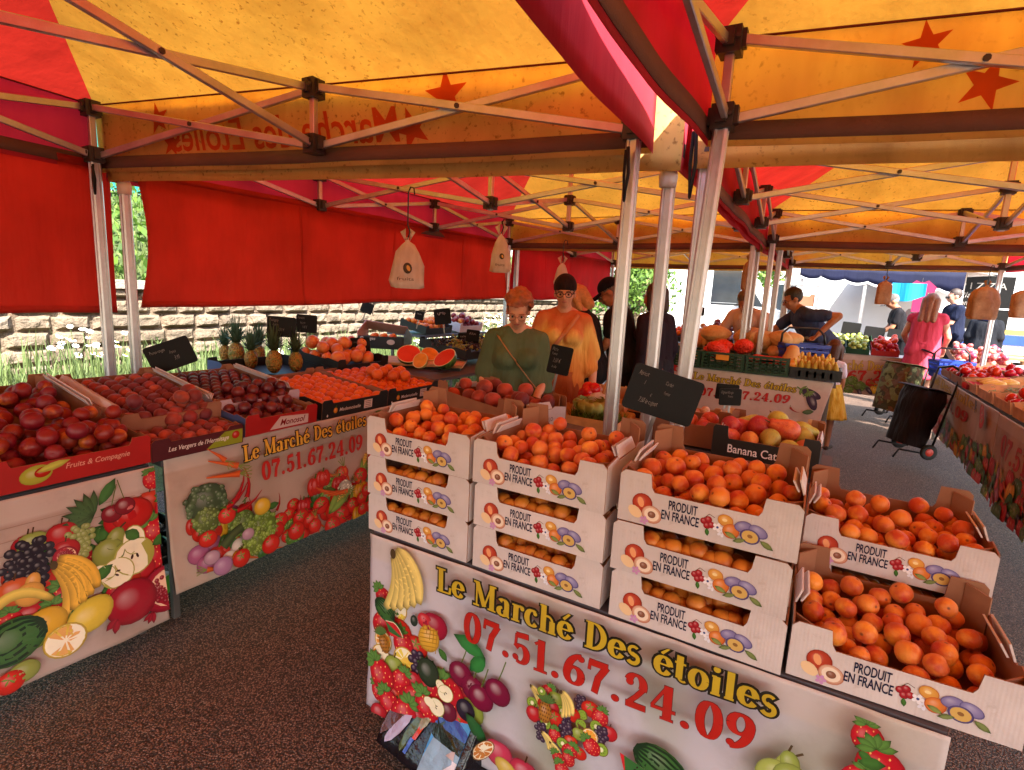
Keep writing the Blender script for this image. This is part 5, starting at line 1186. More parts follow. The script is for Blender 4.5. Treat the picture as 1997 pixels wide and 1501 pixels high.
# --- back row: pineapples, grapefruit, carton, melons, grapes
def pineapple(c, s, label, az=0):
    r = thing('pineapple', label, 'pineapple', c, az, 'pineapples on the blue tray'); m = MB()
    def fn(q):
        x, y, z = q; a = math.atan2(y, x); k = 1+.07*abs(math.sin(a*7+z*9))*abs(math.sin(a*7-z*9)); return (x*k, y*k, z)
    m.ball((0, 0, .085*s), (.055*s, .055*s, .09*s), 42, 22, fn=fn)
    t = NT('pineapple_rind') if 'pineapple_rind' not in MATS else None
    if t:
        v = t.coord(); d = t.vor(v, 52); MATS['pineapple_rind'] = t.done(t.bsdf(t.ramp(d, [(.1, '#4a3414'), (.4, '#a8742c'), (.8, '#6d6a2c')]), .6, 0, .3, t.bump(d, .01)))
    m.build('flesh_body', MATS['pineapple_rind'], r, True); l = MB()
    for k in range(46):
        t_ = k/46; a = k*2.4; out = .10*s*(1-t_)**.8+.012; h = (.05+.17*t_)*s; d = Vector((math.cos(a), math.sin(a), 0)); sd_ = Vector((-d.y, d.x, 0)); b0 = Vector((0, 0, .165*s+.02*s*t_)); w_ = .013*s*(1.15-t_*.5); P = []; kk = random.uniform(.2, .8)
        for j in range(5):
            q = j/4; p = b0+d*(out*(q**1.1)+.012*s)+Vector((0, 0, h*(q-.35*q*q*(1.2-t_)))); ww = w_*(1-q**2)+.0008; P += [p-sd_*ww, p+d*-.003, p+sd_*ww]
        l.add(P, [(3*j+i, 3*j+i+1, 3*j+4+i, 3*j+3+i) for j in range(4) for i in range(2)], (kk,)*3)
    l.build('leaf_crown', leaf_mat('pineapple_leaf', '#2c3a22', '#5d6b48') if 'pineapple_leaf' not in MATS else MATS['pineapple_leaf'], r, True)
MB_ = trayL('shallow blue tray of pineapples at the back', 2.22, .60, .62, .10, 0, .07, (BLKC, BLUEC, BLKC), LX-.74, .90, 5, flaps=False)
for i, (px, py, s_) in enumerate(((462, 708, 1.05), (505, 706, .9), (535, 724, 1.0), (577, 722, .9), (490, 716, .85), (440, 702, .8))):
    p = atz(px, py, .955); pineapple((p.x, p.y, .945), s_*1.0, ['tall pineapple at the left end of the blue tray', 'pale-leaved pineapple at the back of the blue tray', 'large pineapple in the middle of the blue tray', 'small pineapple at the right end of the blue tray', 'pineapple half hidden between two others in the blue tray', 'short pineapple in the left back corner of the blue tray'][i], i*1.1)
M_ = trayL('black tray of large grapefruit at the back', 2.85, .54, .55, .12, 0, .075, (BLKC, BLKC, BLKC), LX-.72, .93, 6)
put_heap('grapefruit', M_, 24, .052, .52, .5, .03, 'large grapefruit in the black back tray', 'grapefruit in the black tray', bias=.05)
price_board(atx(549, 637, -3.5), .2, .15, R(48), R(3), 'black price board standing behind the pineapples', [('Pinéapple', -.42, .25, .13), ('la pièce', -.3, .05, .1), ('2,50 €', -.1, -.2, .12)], .12, 21)
price_board(atx(598, 631, -3.62), .16, .145, R(42), R(2), 'black price board standing behind the grapefruit', [('Pomelos', -.42, .25, .12), ('Espagne', -.3, .0, .1), ('1,50 €', -.2, -.25, .12)], .12, 22)
price_board(atx(333, 692, -3.3), .24, .165, R(55), R(-21), 'black price board tilted steeply over the rear plum tray', [('Prunes rouges', -.4, .2, .1), ('France', 0, .05, .09), ('3,95', .05, -.2, .12)], .12, 23)
# opened carton of clementines with folded lid
BPK = mat('pink_card', '#c89a90', .75); bx = atz(752, 665, 1.08)
r = thing('open_carton', 'open printed carton of clementines with a peaked lid', 'carton', (bx.x, bx.y, 1.02), R(28))
m = MB(); m.box((0, 0, .05), (.42, .34, .10)); m.build('box_body', BLKC, r)
m = MB(); P = [Vector((-.23, -.18, .04)), Vector((-.23, -.18, .16)), Vector((-.2, .0, .26)), Vector((-.23, .17, .16)), Vector((-.23, .17, .04))]; m.prism(P, 0, (.006, 0, 0)); m.build('end_panel', BPK, r)
m = MB(); m.prism([Vector((.22, -.18, .03)), Vector((.22, -.18, .12)), Vector((.21, .0, .2)), Vector((.22, .17, .12)), Vector((.22, .17, .03))], 0, (.006, 0, 0)); m.build('end_panel', BLKC, r)
m = MB(); m.grid(lambda u, v: (-.225+u*.44, .17-v*.17, .16+v*.1-u*.05), 4, 4, .005); m.build('lid', BPK, r); m = MB(); m.grid(lambda u, v: (-.225+u*.44, -.176, .03+v*.09), 4, 2, .005); m.build('front_flap', BLKC, r)
a = Art(.00005); a.type('Oranges', (-.2, .085), (-.05, .085), .03, '#d8c8c0', .01, .2); a.flat(.1, .07, .04, .025, 0, '#b8a8a0', 16); a.build(lambda u, v, w: (u, -.1825-w, v), 'printed_label', PRINTC, r)
a = Art(.00005)
for i in range(3):
    for j in range(4): a.poly([(-.15+.09*i, .05+.03*j), (-.08+.09*i, .05+.03*j), (-.08+.09*i, .072+.03*j), (-.15+.09*i, .072+.03*j)], lin('#e8d8d4' if (i+j) % 2 else '#3a2a2c'))
a.build(lambda u, v, w: (-.2315-w, u, v), 'printed_label', PRINTC, r)
Mx = Matrix.Translation((bx.x, bx.y, 1.12)) @ Matrix.Rotation(R(28), 4, 'Z')
for i in range(6): fruit('clementine', Mx, (-.1+.09*(i % 3), -.08+.08*(i//3), .01), .032, 'clementine inside the open carton', 'clementines in the carton')
price_board(atx(716, 600, -4.4), .13, .12, R(35), R(20), 'small black board clipped on the carton lid', [], .1, 31)
price_board(aty(703, 675, 3.3), .17, .15, R(30), R(-6), 'black price board stuck in front of the open carton', [('Clémentine', -.4, .2, .1), ('2,95', -.1, -.1, .14)], .1, 32)
# melon board
mb = atz(822, 702, .98); r = thing('cutting_board', 'wooden board under the cut melons', 'board', (mb.x, mb.y, .955), R(30)); m = MB(); m.box((0, 0, .012), (.78, .46, .022)); m.build('board_plank', WOODP, r)
m = MB(); m.box((0, 0, -.05), (.74, .43, .09)); m.build('support_box', BLKC, r)
t = NT('watermelon_flesh'); v = t.coord(); MATS['watermelon_flesh'] = t.done(t.bsdf(t.mix(t.ramp(t.vor(v, 40), [(.06, 1.), (.12, 0.)]), t.mix(t.noise(v, 8), '#c8301f', '#e05038'), '#2c1410'), .3, 0, .5, t.bump(t.noise(v, 60), .002)))
t = NT('watermelon_rind'); v = t.coord(); MATS['watermelon_rind'] = t.done(t.bsdf(t.ramp(t.noise(t.mapping(v, (9, 9, 1.5)), 3, 4), [(.42, '#1c3a1c'), (.55, '#55803a')]), .35))
MPALE = mat('melon_pith', '#e0dcb0', .5); MORG = mat('melon_flesh', '#e08a30', .35, vscale=20, var=.15); MGRN = mat('melon_rind', '#b8a85a', .6, bump=.003)
def cut_melon(name, label, px, py, rad, az, tilt, rind, flesh, pithc, sq=1):
    p = atz(px, py+12, .98); r = thing(name, label, 'melon', (p.x, p.y, .98+rad*.72), 0, 'cut melons on the board'); M_ = Matrix.Rotation(az, 3, 'Z') @ Matrix.Rotation(tilt, 3, 'X')
    def half(q): return q
    m = MB(); n = 24
    P = []
    for j in range(9):
        t_ = PI/2*j/8
        for k in range(n): a_ = 2*PI*k/n; P.append(M_ @ Vector((rad*math.cos(t_)*math.cos(a_), rad*sq*math.sin(t_), rad*math.cos(t_)*math.sin(a_))))
    m.add(P, [(j*n+k, j*n+(k+1) % n, (j+1)*n+(k+1) % n, (j+1)*n+k) for j in range(8) for k in range(n)]); m.build('rind', rind, r, True)
    for q, mt, nm, dy in ((1.0, pithc, 'pith', 0), (.93, flesh, 'flesh', -.001)):
        m = MB(); m.add([M_ @ Vector((0, dy, 0))]+[M_ @ Vector((rad*q*math.cos(2*PI*k/n), dy, rad*q*math.sin(2*PI*k/n))) for k in range(n)], [(0, 1+(k+1) % n, 1+k) for k in range(n)]); m.build(nm, mt, r)
WF, WR = MATS['watermelon_flesh'], MATS['watermelon_rind']
cut_melon('watermelon_half', 'large watermelon half at the right end of the board', 866, 702, .105, R(-12), R(-48), WR, WF, MPALE)
cut_melon('watermelon_half', 'watermelon half behind the orange melon, left end of the board', 797, 694, .105, R(35), R(-50), WR, WF, MPALE)
cut_melon('melon_half', 'small orange melon half in the middle of the board', 819, 702, .07, R(5), R(-30), MGRN, MORG, MPALE)
cut_melon('melon_half', 'orange melon half lying flat behind the small one', 838, 690, .08, R(50), R(-50), MGRN, MORG, MPALE)
# grapes and small fruit further back
def grape_bunch(p, n, r_, col, label, group):
    m = MB(); 
    for i in range(n): m.ball((random.gauss(0, .05), random.gauss(0, .05), abs(random.gauss(0, .028))), r_, 8, 6, col=lin(col))
    o = m.build('grape_bunch', vcol('grape_'+col[1:], .3, .5) if 'grape_'+col[1:] not in MATS else MATS['grape_'+col[1:]], None, True, loc=p); tag(o, label, 'grapes', group)
market_table('left stall table under the melons and grapes', 2.6, 1.1, .93, (-2.55, 3.25, 0), R(90))
M_ = trayL('dark tray of grapes behind the melon board', 4.0, .9, .55, .10, 0, .07, (BLKC, BLKC, BLKC), LX-.35, .99, 8)
random.seed(66)
for i in range(8): q = M_ @ Vector((.1+.2*(i % 4), .12+.22*(i//4), .06)); grape_bunch(q, 34, .012, ['#8f8a3c', '#2c1420'][(i+i//4) % 2], ['amber green bunch of grapes in the dark tray', 'black bunch of grapes in the dark tray'][(i+i//4) % 2], 'grape bunches')
cl = atz(843, 638, 1.16); o = crate('tray of clementines beyond the grapes', 'fruit tray', .5, .4, .1, .07, .05, (BLKC, BLKC, BLKC), None, 'fruit trays on the left stall', name='fruit_tray'); M_ = place(o, (cl.x+.1, cl.y-.25, 1.09), R(90), R(10))
put_heap('clementine', M_, 30, .035, .48, .36, .03, 'clementine heaped in the tray beyond the grapes', 'clementines beyond the grapes')
o = crate('tray lined with clear film holding red plums beyond the grapes', 'fruit tray', .5, .4, .12, .08, .05, (WCARD, WCARD, WCARD), None, 'fruit trays on the left stall', name='fruit_tray'); M_ = place(o, (cl.x+.1, cl.y+.42, 1.09), R(90), R(10))
put_heap('nectarine', M_, 26, .04, .48, .36, .03, 'red fruit in the film-lined tray beyond the grapes', 'red fruit beyond the grapes')
for px, py, yy, s_, tl, lb in ((818, 615, 4.6, .1, 12, 'narrow black board among the clementines'), (863, 617, 4.7, .18, -8, 'black board above the clementines'), (922, 655, 4.4, .13, 5, 'black board beside the green-topped woman'), (905, 660, 4.5, .12, -4, 'low black board left of the green-topped woman')):
    price_board(aty(px, py, yy), s_, s_*.95, R(35), R(tl), lb, [('~', -.3, .1, .2)], .1, int(px))
market_table('table carrying the clementines beyond the grapes', 1.3, .6, 1.08, (cl.x+.15, cl.y-.3, 0), R(90))
# ------------------------------------------------------------------ squash stall in the middle
GY = 5.6
MA, MBp = (-1.22, GY, .965), (.122, GY, .965)
qM = on_banner(MA, MBp)
def art_mid(a, L, D):
    S = qM; random.seed(47)
    a.glyphs('Le Marché Des étoiles', S(1352, 738), S(1557, 766), .07, '#b8a02c', '#3a3010', .06); a.glyphs('07.51.67.24.09', S(1365, 770), S(1548, 788), .085, '#b81c1c', '#7a100c', .01)
    a.eggplant(*S(1585, 768), .2, -.35); a.eggplant(*S(1590, 782), .2, -1.0); a.chili(*S(1550, 795), .1, -.9); a.leaf(*S(1575, 805), .1, .05, .2, '#4d6a4a')
banner('banner with eggplants below the green plastic squash crates', MA, MBp, .52, ('#cbb8b4', '#b8a8a0', '#c0b0a8'), art_mid, .01, seed=9, skew=.07)
market_table('table under the green squash crates', 1.36, .8, .80, (-1.22, GY+.02, gz(GY)+.04), 0)
def plastic_crate(label, W, D, H, mt, group, slots=4, name='plastic_crate'):
    r = thing(name, label, 'plastic crate', (0, 0, 0), 0, group); t_ = .012
    for nm, A, B in (('front_panel', (0, 0), (W, 0)), ('back_panel', (W, D), (0, D)), ('side_panel', (0, D), (0, 0)), ('side_panel', (W, 0), (W, D))):
        A, B = Vector((A[0], A[1], 0)), Vector((B[0], B[1], 0)); d = (B-A).normalized(); L = (B-A).length-(.0 if nm[0] in 'fb' else .0); inn = Vector((-d.y, d.x, 0)); m = MB()
        def bx(u0, u1, z0, z1, th=t_): c_ = A+d*((u0+u1)/2)+inn*(th/2)+Vector((0, 0, (z0+z1)/2)); ang = math.atan2(d.y, d.x); m.box(c_, (u1-u0, th, z1-z0), ang)
        e = .0 if nm[0] in 'fb' else t_+.001
        bx(e, L-e, 0, .02, t_*1.0); bx(e, L-e, H-.025, H, t_*1.3)
        for k in range(slots): z = .02+(H-.045)*(k+.5)/slots; bx(e+.03, L-e-.03, z-.008, z+.008, t_*.7)
        nn = 7
        for k in range(nn): u = e+.02+(L-2*e-.04)*k/(nn-1); bx(u-.01, u+.01, .02, H-.025)
        if nm[0] == 'f': bx(L*.32, L*.68, H*.5, H*.56, t_*1.2); bx(L*.38, L*.62, H*.7, H-.03, t_*.5)
        m.build(nm, mt, r)
    m = MB(); m.box((W/2, D/2, .006), (W-.03, D-.03, .01)); m.build('base', mt, r); return r
gx = [aty(px, 720, GY).x for px in (1290, 1365, 1452, 1540)]
PCG = 'green plastic crates of the squash stall'
o1 = plastic_crate('green plastic crate partly behind the leaning post', gx[1]-gx[0]-.005, .38, .17, GRNP, PCG); place(o1, (gx[0], GY-.03, .975))
o2 = plastic_crate('green plastic crate of red netted onions with a yellow tag', gx[2]-gx[1]-.005, .38, .17, GRNP, PCG); place(o2, (gx[1], GY-.03, .975))
o3 = plastic_crate('green plastic crate beside the black crate of yellow squash', gx[3]-gx[2]-.005, .38, .17, GRNP, PCG); place(o3, (gx[2], GY-.03, .975))
o4 = plastic_crate('black plastic crate of yellow squash at the stall corner', .42, .38, .10, BLKP, PCG); M_ = place(o4, (gx[3], GY-.03, .975))
YT = mat('yellow_tag', '#d8952c', .6)
m = MB(); m.box((.0, 0, 0), (.12, .004, .05)); o = m.build('paper_tag', YT, loc=((gx[1]+gx[2])/2, GY-.052, 1.10)); tag(o, 'yellow paper tag on the front of the onion crate', 'tag')
t = NT('red_net'); v = t.coord(); MATS['red_net'] = t.done(t.bsdf(t.mix(t.vor(v, 60), '#c81e14', '#e84a30'), .5, 0, .4, t.bump(t.vor(v, 60), .01)))
def net_sack(c, d, label, mt=None):
    m = MB()
    for i in range(10): m.ball((random.uniform(-d[0], d[0])*.7, random.uniform(-d[1], d[1])*.6, random.uniform(0, d[2])), (d[0]*.42, d[1]*.5, d[2]*.6), 12, 8, fn=stone(0, 1, 0, .15, i))
    tag(m.build('net_sack', mt or MATS['red_net'], None, True, loc=c), label, 'net sack', 'red net sacks on the squash stall')
random.seed(71)
net_sack(((gx[1]+gx[2])/2, GY+.16, 1.12), (.22, .15, .10), 'heap of red net onion sacks bulging over its green crate')
net_sack(((gx[2]+gx[3])/2, GY+.16, 1.08), (.2, .15, .05), 'flat red net sack lying low in its green crate')
SQG = 'squash piled on the middle stall'
for i in range(14):
    x = -.12-1.0+.1*(i % 9)+random.uniform(-.02, .02)
    fruit('squash', Matrix.Identity(4), (gx[0]+.08+(gx[2]-gx[0])*random.random(), GY+.5+random.uniform(-.05, .3), 1.12+.09*(i % 3)), .085, 'ribbed tan squash piled left of the far posts', SQG, lay())
for i in range(12): fruit('squash', Matrix.Identity(4), (gx[2]+.06+(gx[3]-gx[2]-.05)*random.random(), GY+.5+random.uniform(-.08, .3), 1.10+.09*(i % 3)), .085, 'ribbed tan squash piled in front of the blue-shirted vendor', SQG, lay())
put_heap('squash', Matrix.Identity(4), 5, .075, gx[3]-gx[2], .3, 1.08, 'small tan squash along the crate edge', SQG, x0=gx[2], y0=GY+.3)
for j in range(3):
    for i in range(7-j):
        rot = Matrix.Rotation(R(180)+random.uniform(-.12, .12), 4, 'Z') @ Matrix.Rotation(R(-38)+random.uniform(-.2, .2), 4, 'X')
        fruit('courgette', M_, (.035+.055*i+.025*j, .08+.06*j, .115+.03*j), .027, 'pale yellow squash laid side by side in the black corner crate', 'yellow squash in the black crate', rot)
m = MB(); m.ball((0, 0, 0), (.09, .085, .10), 18, 12, fn=lambda q: (q[0], q[1], q[2])); m.build
pm = thing('cut_pumpkin', 'cut tan pumpkin half standing beside the yellow squash', 'pumpkin', (gx[3]+.0, GY+.12, 1.15)); m = MB(); m.lathe([(.02, -.1), (.075, -.09), (.09, -.02), (.06, .05), (.05, .09), (.03, .11), (.005, .115)], n=20); m.build('rind', FM['squash'], pm, True)
m = MB(); m.lathe([(.001, 0), (.045, .0), (.055, -.06), (.001, -.07)], (0, -.07, -.02), 14); m.build('cut_face', MORG, pm, True)
# ------------------------------------------------------------------ right stall
RX = 1.22
RA, RB, RC = (RX, 8.5, .905), (RX, 5.35, .905), (RX, 2.6, .905)
qR1 = on_banner(RA, RB); qR2 = on_banner((RX-.004, 5.33, .905), RC)
def veg(a, L, D, y0, seed):
    random.seed(seed); pts = [(0.05, -D+.02), (.05, y0), (L*.3, y0+.05), (L*.6, y0-.03), (L-.03, y0+.1), (L-.03, -D+.02)]
    a.jumble(pts, .06, ['tom', 'pep', 'car', 'let', 'oni', 'pep', 'cor', 'leaf', 'egg', 'pep'], 150)
def art_r1(a, L, D): a.glyphs('Le Marché Des étoiles', qR1(1790, 723), qR1(1905, 805), .1, '#c09a3a', '#7a5a20', .03); a.glyphs('07.51.67.24.09', qR1(1790, 755), qR1(1886, 828), .11, '#b01f1a', '#7a100c', .01); veg(a, L, D, -.42, 5); a.eggplant(*qR1(1912, 785), .2, -1.1); [a.tomato(*qR1(1925, 800+12*k), .06) for k in range(3)]
def art_r2(a, L, D): a.glyphs('07.51.67.24.09', qR2(1948, 885), (1.9, -.34), .16, '#b01f1a', '#7a100c', .01); veg(a, L, D, -.4, 6)
banner('right stall banner with half hidden yellow lettering and vegetables', RA, RB, .60, ('#b89a80', '#a88a70', '#8f7460'), art_r1, .012, seed=14)
banner('right stall banner with a large red phone number at the picture edge', (RX-.004, 5.33, .905), RC, .64, ('#b89a80', '#a88a70', '#8f7460'), art_r2, .012, seed=17)
market_table('long right stall table behind the vegetable banners', 5.6, 1.1, .80, (RX+.03, 8.25, .10), R(-90), group=None)
TG = 'trays on the right stall'
def trayR(label, px0, px1, kind, n, r_, mt, D_=.5, H_=.10, z=.93, group=None, lab=None, gap=0, x=RX+.0, **kw):
    y0, y1 = px0, px1; W_ = y0-y1-.01; o = crate(label, 'fruit tray', W_, D_, H_, H_*.8, .05, (mt, mt, mt), None, TG, name='fruit_tray'); M_ = place(o, (x, y0, z), R(-90), R(8))
    if n: put_heap(kind, M_, n, r_, W_-.02, D_-.02, .02, lab, group, **kw)
    return M_
random.seed(81)
trayR('brown tray of tomatoes at the far end of the right stall', 7.9, 7.35, 'tomato', 22, .042, BCARD, lab='red tomato in the far brown tray of the right stall', group='tomatoes on the right stall')
trayR('brown tray of large tomatoes on the right stall', 7.3, 6.75, 'tomato', 24, .046, BCARD, lab='large red tomato in the second brown tray of the right stall', group='tomatoes on the right stall')
M_ = trayR('pale wooden tray of courgettes and pink-wrapped fruit', 6.65, 6.15, None, 0, 0, WOODP)
for i in range(7): fruit('courgette', M_, (.08+.06*i, .15+.1*(i % 2), .08), .03, 'pale courgette in the wooden tray of the right stall', 'courgettes on the right stall', Matrix.Rotation(random.uniform(-.3, .3), 4, 'Z') @ Matrix.Rotation(R(90), 4, 'X'))
PW = mat('pink_paper', '#b83a50', .6); m = MB(); m.grid(lambda u, v: (RX-.03+.3*v, 6.62-.2*u, .96+.10*v+.03*math.sin(u*20+v*9)), 10, 6, .002); tag(m.build('wrapping_paper', PW), 'crumpled pink paper over the corner of a wooden tray', 'paper')
M_ = trayR('pale wooden tray of green beans', 6.1, 5.6, None, 0, 0, WOODP)
for i in range(70): fruit('bean', M_, (.24+random.gauss(0, .1), .25+random.gauss(0, .09), .05+random.random()*.05), .045, 'green bean in the wooden tray', 'green beans on the right stall', Matrix.Rotation(random.gauss(0, .5), 4, 'Z') @ Matrix.Rotation(random.gauss(0, .3), 4, 'X'))
trayR('pale wooden tray of cherry tomatoes on the right stall', 5.55, 5.1, 'tomato', 20, .042, WOODP, lab='red tomato in the front wooden tray', group='tomatoes on the right stall')
trayR('pale wooden tray of yellow lemons at the picture edge', 5.05, 4.5, 'lemon', 26, .036, WOODP, lab='yellow lemon in the wooden tray', group='lemons on the right stall')
bx = atz(1940, 715, 1.12); r = thing('tipped_carton', 'white carton tipped on its side over the tomatoes', 'carton', (2.02, 7.3, 1.02), R(8)); m = MB(); m.grid(lambda u, v: (-.3+.6*u, -.2+.4*v, .1+.12*u), 3, 3, .005); m.build('lid', WCARD, r); m = MB(); m.box((0, .1, .04), (.55, .3, .08)); m.build('box_body', PW, r); m = MB(); m.grid(lambda u, v: (-.3+.6*u, -.2+.02*v, .0+.1*v+.12*u*v), 3, 2, .005); m.build('front_flap', BLKC, r)
# ------------------------------------------------------------------ stall across the end of the aisle
FY = 9.3; ZB = .985
XA, XB = (-.35, FY, ZB), (1.5, FY, ZB); qX = on_banner(XA, XB)
def art_far(a, L, D): a.glyphs('Le Marché Des étoiles', qX(1585, 716), qX(1800, 728), .14, '#c0a040', '#6d5a20', .03); a.glyphs('07.51.67.24.09', qX(1560, 738), qX(1800, 745), .15, '#b81c1c', '#7a100c', .01); random.seed(4); a.jumble([(.05, -.55), (.05, -.38), (L-.05, -.38), (L-.05, -.55)], .06, ['car', 'egg', 'pep', 'tom', 'let'], 40)
banner('far banner with cropped yellow lettering behind the camouflage trolley', XA, XB, .58, ('#c0a094', '#b09084', '#a08478'), art_far, .008, seed=19)
market_table('table of the far stall under apples and tomatoes', 2.6, 1.0, .76, (-.4, FY+.03, gz(FY)), 0)
random.seed(83)
def trayF(label, px0, px1, kind, n, r_, mt, z=ZB, D_=.5, lab=None, group=None, yy=FY, tilt=9):
    x0, x1 = aty(px0, 680, yy).x, aty(px1, 680, yy).x; o = crate(label, 'fruit tray', x1-x0-.01, D_, .10, .075, .04, (mt, mt, mt), None, 'trays on the far stall', name='fruit_tray'); M_ = place(o, (x0, yy-.02, z+.005), 0, R(tilt)); put_heap(kind, M_, n, r_, x1-x0-.03, D_-.02, .03, lab, group); return M_
trayF('tray of green apples at the front of the far stall', 1590, 1650, 'green_apple', 34, .038, GRNP, lab='green apple in the left far tray', group='green apples on the far stall'); trayF('tray of green apples left of the red tray', 1650, 1698, 'green_apple', 28, .038, GRNP, lab='green apple in the middle far tray', group='green apples on the far stall')
trayF('red tray of tomatoes on the far stall', 1700, 1757, 'tomato', 26, .045, REDP, lab='orange red tomato in the far red tray', group='tomatoes on the far stall')
trayF('rear tray of green apples on the far stall', 1610, 1700, 'green_apple', 26, .038, GRNP, yy=FY+.5, z=ZB+.09, lab='green apple in the rear far tray', group='green apples on the far stall')
trayF('tray of pink apples beside the blue basket', 1868, 1925, 'pink_apple', 40, .04, BCARD, yy=FY+.1, z=ZB-.07, D_=.8, lab='pink apple beside the blue basket', group='pink apples on the far stall'); trayF('second tray of pink apples at the right of the far stall', 1926, 1985, 'pink_apple', 40, .04, BCARD, yy=FY+.1, z=ZB-.07, D_=.8, lab='pink apple in the right far tray', group='pink apples on the far stall')
market_table('far stall table under the pink apples', 1.6, 1.0, .66, (1.55, FY+.12, gz(FY)), 0)
for px, py, wd in ((1660, 640, .28), (1705, 650, .3), (1745, 650, .2)): price_board(aty(px, py, FY+.9), wd, wd*.68, R(22), R(4), ['black price board above the green apples', 'dark carton-like board behind the green apples', 'black board close to the pink-dressed woman'][(px-1660)//42], [], .2, px)
# left continuation of that stall behind the posts: onions and produce
LFY = 8.2; market_table('table of aubergine and onion trays behind the posts', 2.4, 1.0, .80, (-3.0, LFY, gz(LFY)), 0)
for px0, px1, kd, n_, r_, lb in ((1300, 1345, 'clementine', 24, .04, 'clementine'), (1372, 1430, 'purple_onion', 46, .045, 'purple onion'), (1345, 1372, 'white_onion', 14, .04, 'white onion')):
    x0, x1 = aty(px0, 680, LFY).x, aty(px1, 680, LFY).x; o = crate(f'tray of {lb}s behind the aluminium posts', 'fruit tray', x1-x0-.01, .6, .1, .075, .04, (BLKC, BLKC, BLKC), None, 'trays behind the posts', name='fruit_tray'); M_ = place(o, (x0, LFY-.02, 1.02), 0, R(10)); put_heap(kd, M_, n_, r_, x1-x0-.03, .58, .03, f'{lb} in the tray behind the posts', f'{lb}s behind the posts')
def art_lf(a, L, D): a.glyphs('Le Marché Des étoiles', (.3, -.2), (L-.2, -.2), .13, '#c09a3a', '#7a5a20', .03); a.glyphs('07.51.67.24.09', (.3, -.42), (L-.2, -.42), .14, '#b81c1c', '#7a100c', .01)
banner('banner glimpsed between the middle posts behind the dark-clad person', (-3.0, LFY-.02, 1.0), (-.6, LFY-.02, 1.0), .6, ('#c0a094', '#b09084', '#a08478'), art_lf, .008, seed=23)
for px, py, wd in ((1288, 607, .13), (1364, 607, .15)): price_board(aty(px, py, LFY+.5), wd, wd*.9, R(20), R(0), 'black price board above the trays, ' + ('left' if px < 1300 else 'right') + ' of the leaning post', [], .15, px)

WPAINT0 = mat('white_paint', '#e6e6e6', .35, var=.03)
# things stored on the ground under the left stall, seen through the gap between its banners
r = thing('green_box', 'bright green card box lying under the left stall between the two banners', 'box', (-2.82, 1.12, .012), R(20)); m = MB(); m.box((0, 0, .05), (.3, .4, .10)); m.build('box_body', mat('lime_card', '#5fae3a', .5), r); m = MB(); m.box((.0, 0, .104), (.31, .41, .008)); m.build('lid', WPAINT0, r)
random.seed(91); m = MB()
for i in range(12): m.ball((random.uniform(-.12, .12), random.uniform(-.14, .14), .1+random.uniform(0, .16)), (.08, .09, .06), 12, 8, fn=stone(0, 1, 0, .3, i))
tag(m.build('bin_bag', mat('black_film', '#101014', .25, spec=.7), None, True, loc=(-3.05, 1.35, .0)), 'shiny black plastic sack under the left stall behind the green box', 'sack')
# ------------------------------------------------------------------ beyond the market
WPAINT = mat('white_paint', '#e6e6e6', .35, var=.03); GLASSD = mat('dark_glass', '#2a3036', .1, var=.1, spec=.8); TYRE = mat('tyre_rubber', '#161616', .8); BLUEP = mat('blue_paint', '#2a4a9a', .4); CHR = mat('hub_metal', '#9a9c9e', .35, .8); PLATE = mat('lamp_lens', '#c84a2a', .3)
def van(label, p, rz, L=5.6, Wd=2.0, Hh=2.6, name='white_van', stripe=None):
    r = thing(name, label, 'van', p, rz, None); m = MB()
    prof = [(0, .35), (L, .35), (L, 1.05), (L-.75, 1.25), (L-1.55, Hh-.1), (L-1.75, Hh), (.06, Hh), (0, Hh-.08)]
    m.prism([Vector((x, 0, z)) for x, z in prof], 0, (0, Wd, 0)); m.build('body', WPAINT, r)
    for x in (.95, L-.95):
        for y in (-.02, Wd-.2):
            w_ = MB(); w_.lathe([(.22, 0), (.34, .01), (.35, .05), (.35, .17), (.34, .21), (.22, .22)], (x, y+.22, .35), 20, rot=Matrix.Rotation(R(90), 3, 'X')); wo_ = w_.build('wheel', TYRE, r, True, 30)
            w_ = MB(); w_.lathe([(.02, -.005), (.2, .0), (.21, .02)], (x, y+.0, .35), 16, rot=Matrix.Rotation(R(-90), 3, 'X')); w_.build('rim', CHR, wo_)
    m = MB(); m.prism([Vector((L-1.45, -.004, 1.3)), Vector((L-.95, -.004, 1.3)), Vector((L-1.5, -.004, Hh-.35)), Vector((L-2.1, -.004, Hh-.35)), Vector((L-2.1, -.004, 1.3))], 0, (0, .002, 0)); m.build('side_window', GLASSD, r)
    m = MB(); m.box((L*.35, -.006, 1.35), (L*.66, .006, .012)); m.box((L*.35, -.006, .75), (L*.66, .008, .05)); m.box((L*.02, -.006, 1.4), (.012, .006, 1.9)); m.box((L*.66, -.006, 1.4), (.012, .006, 1.9)); m.build('body_trim', mat('grey_trim', '#8c9094', .5), r)
    m = MB(); m.box((L-.01, .25, .9), (.06, .28, .18)); m.build('headlight', GLASSD, r); m = MB(); m.box((L-.01, Wd-.25, .9), (.06, .28, .18)); m.build('headlight', GLASSD, r)
    m = MB(); m.box((L-1.3, -.13, 1.45), (.12, .2, .28)); m.build('mirror', GLASSD, r)
    if stripe:
        m = MB(); m.box((L*.4, -.008, 1.0), (L*.8, .008, .2)); m.build('blue_stripe', BLUEP, r); m = MB(); m.box((L*.4, -.008, 1.16), (L*.8, .008, .07)); m.build('yellow_stripe', mat('yellow_stripe', '#d8b84a', .5), r)
    return r
def gp(px, y): p = aty(px, 650, y); return Vector((p.x, y, gz(13)))
a0, a1 = gp(1305, 13.5), gp(1545, 14.0)
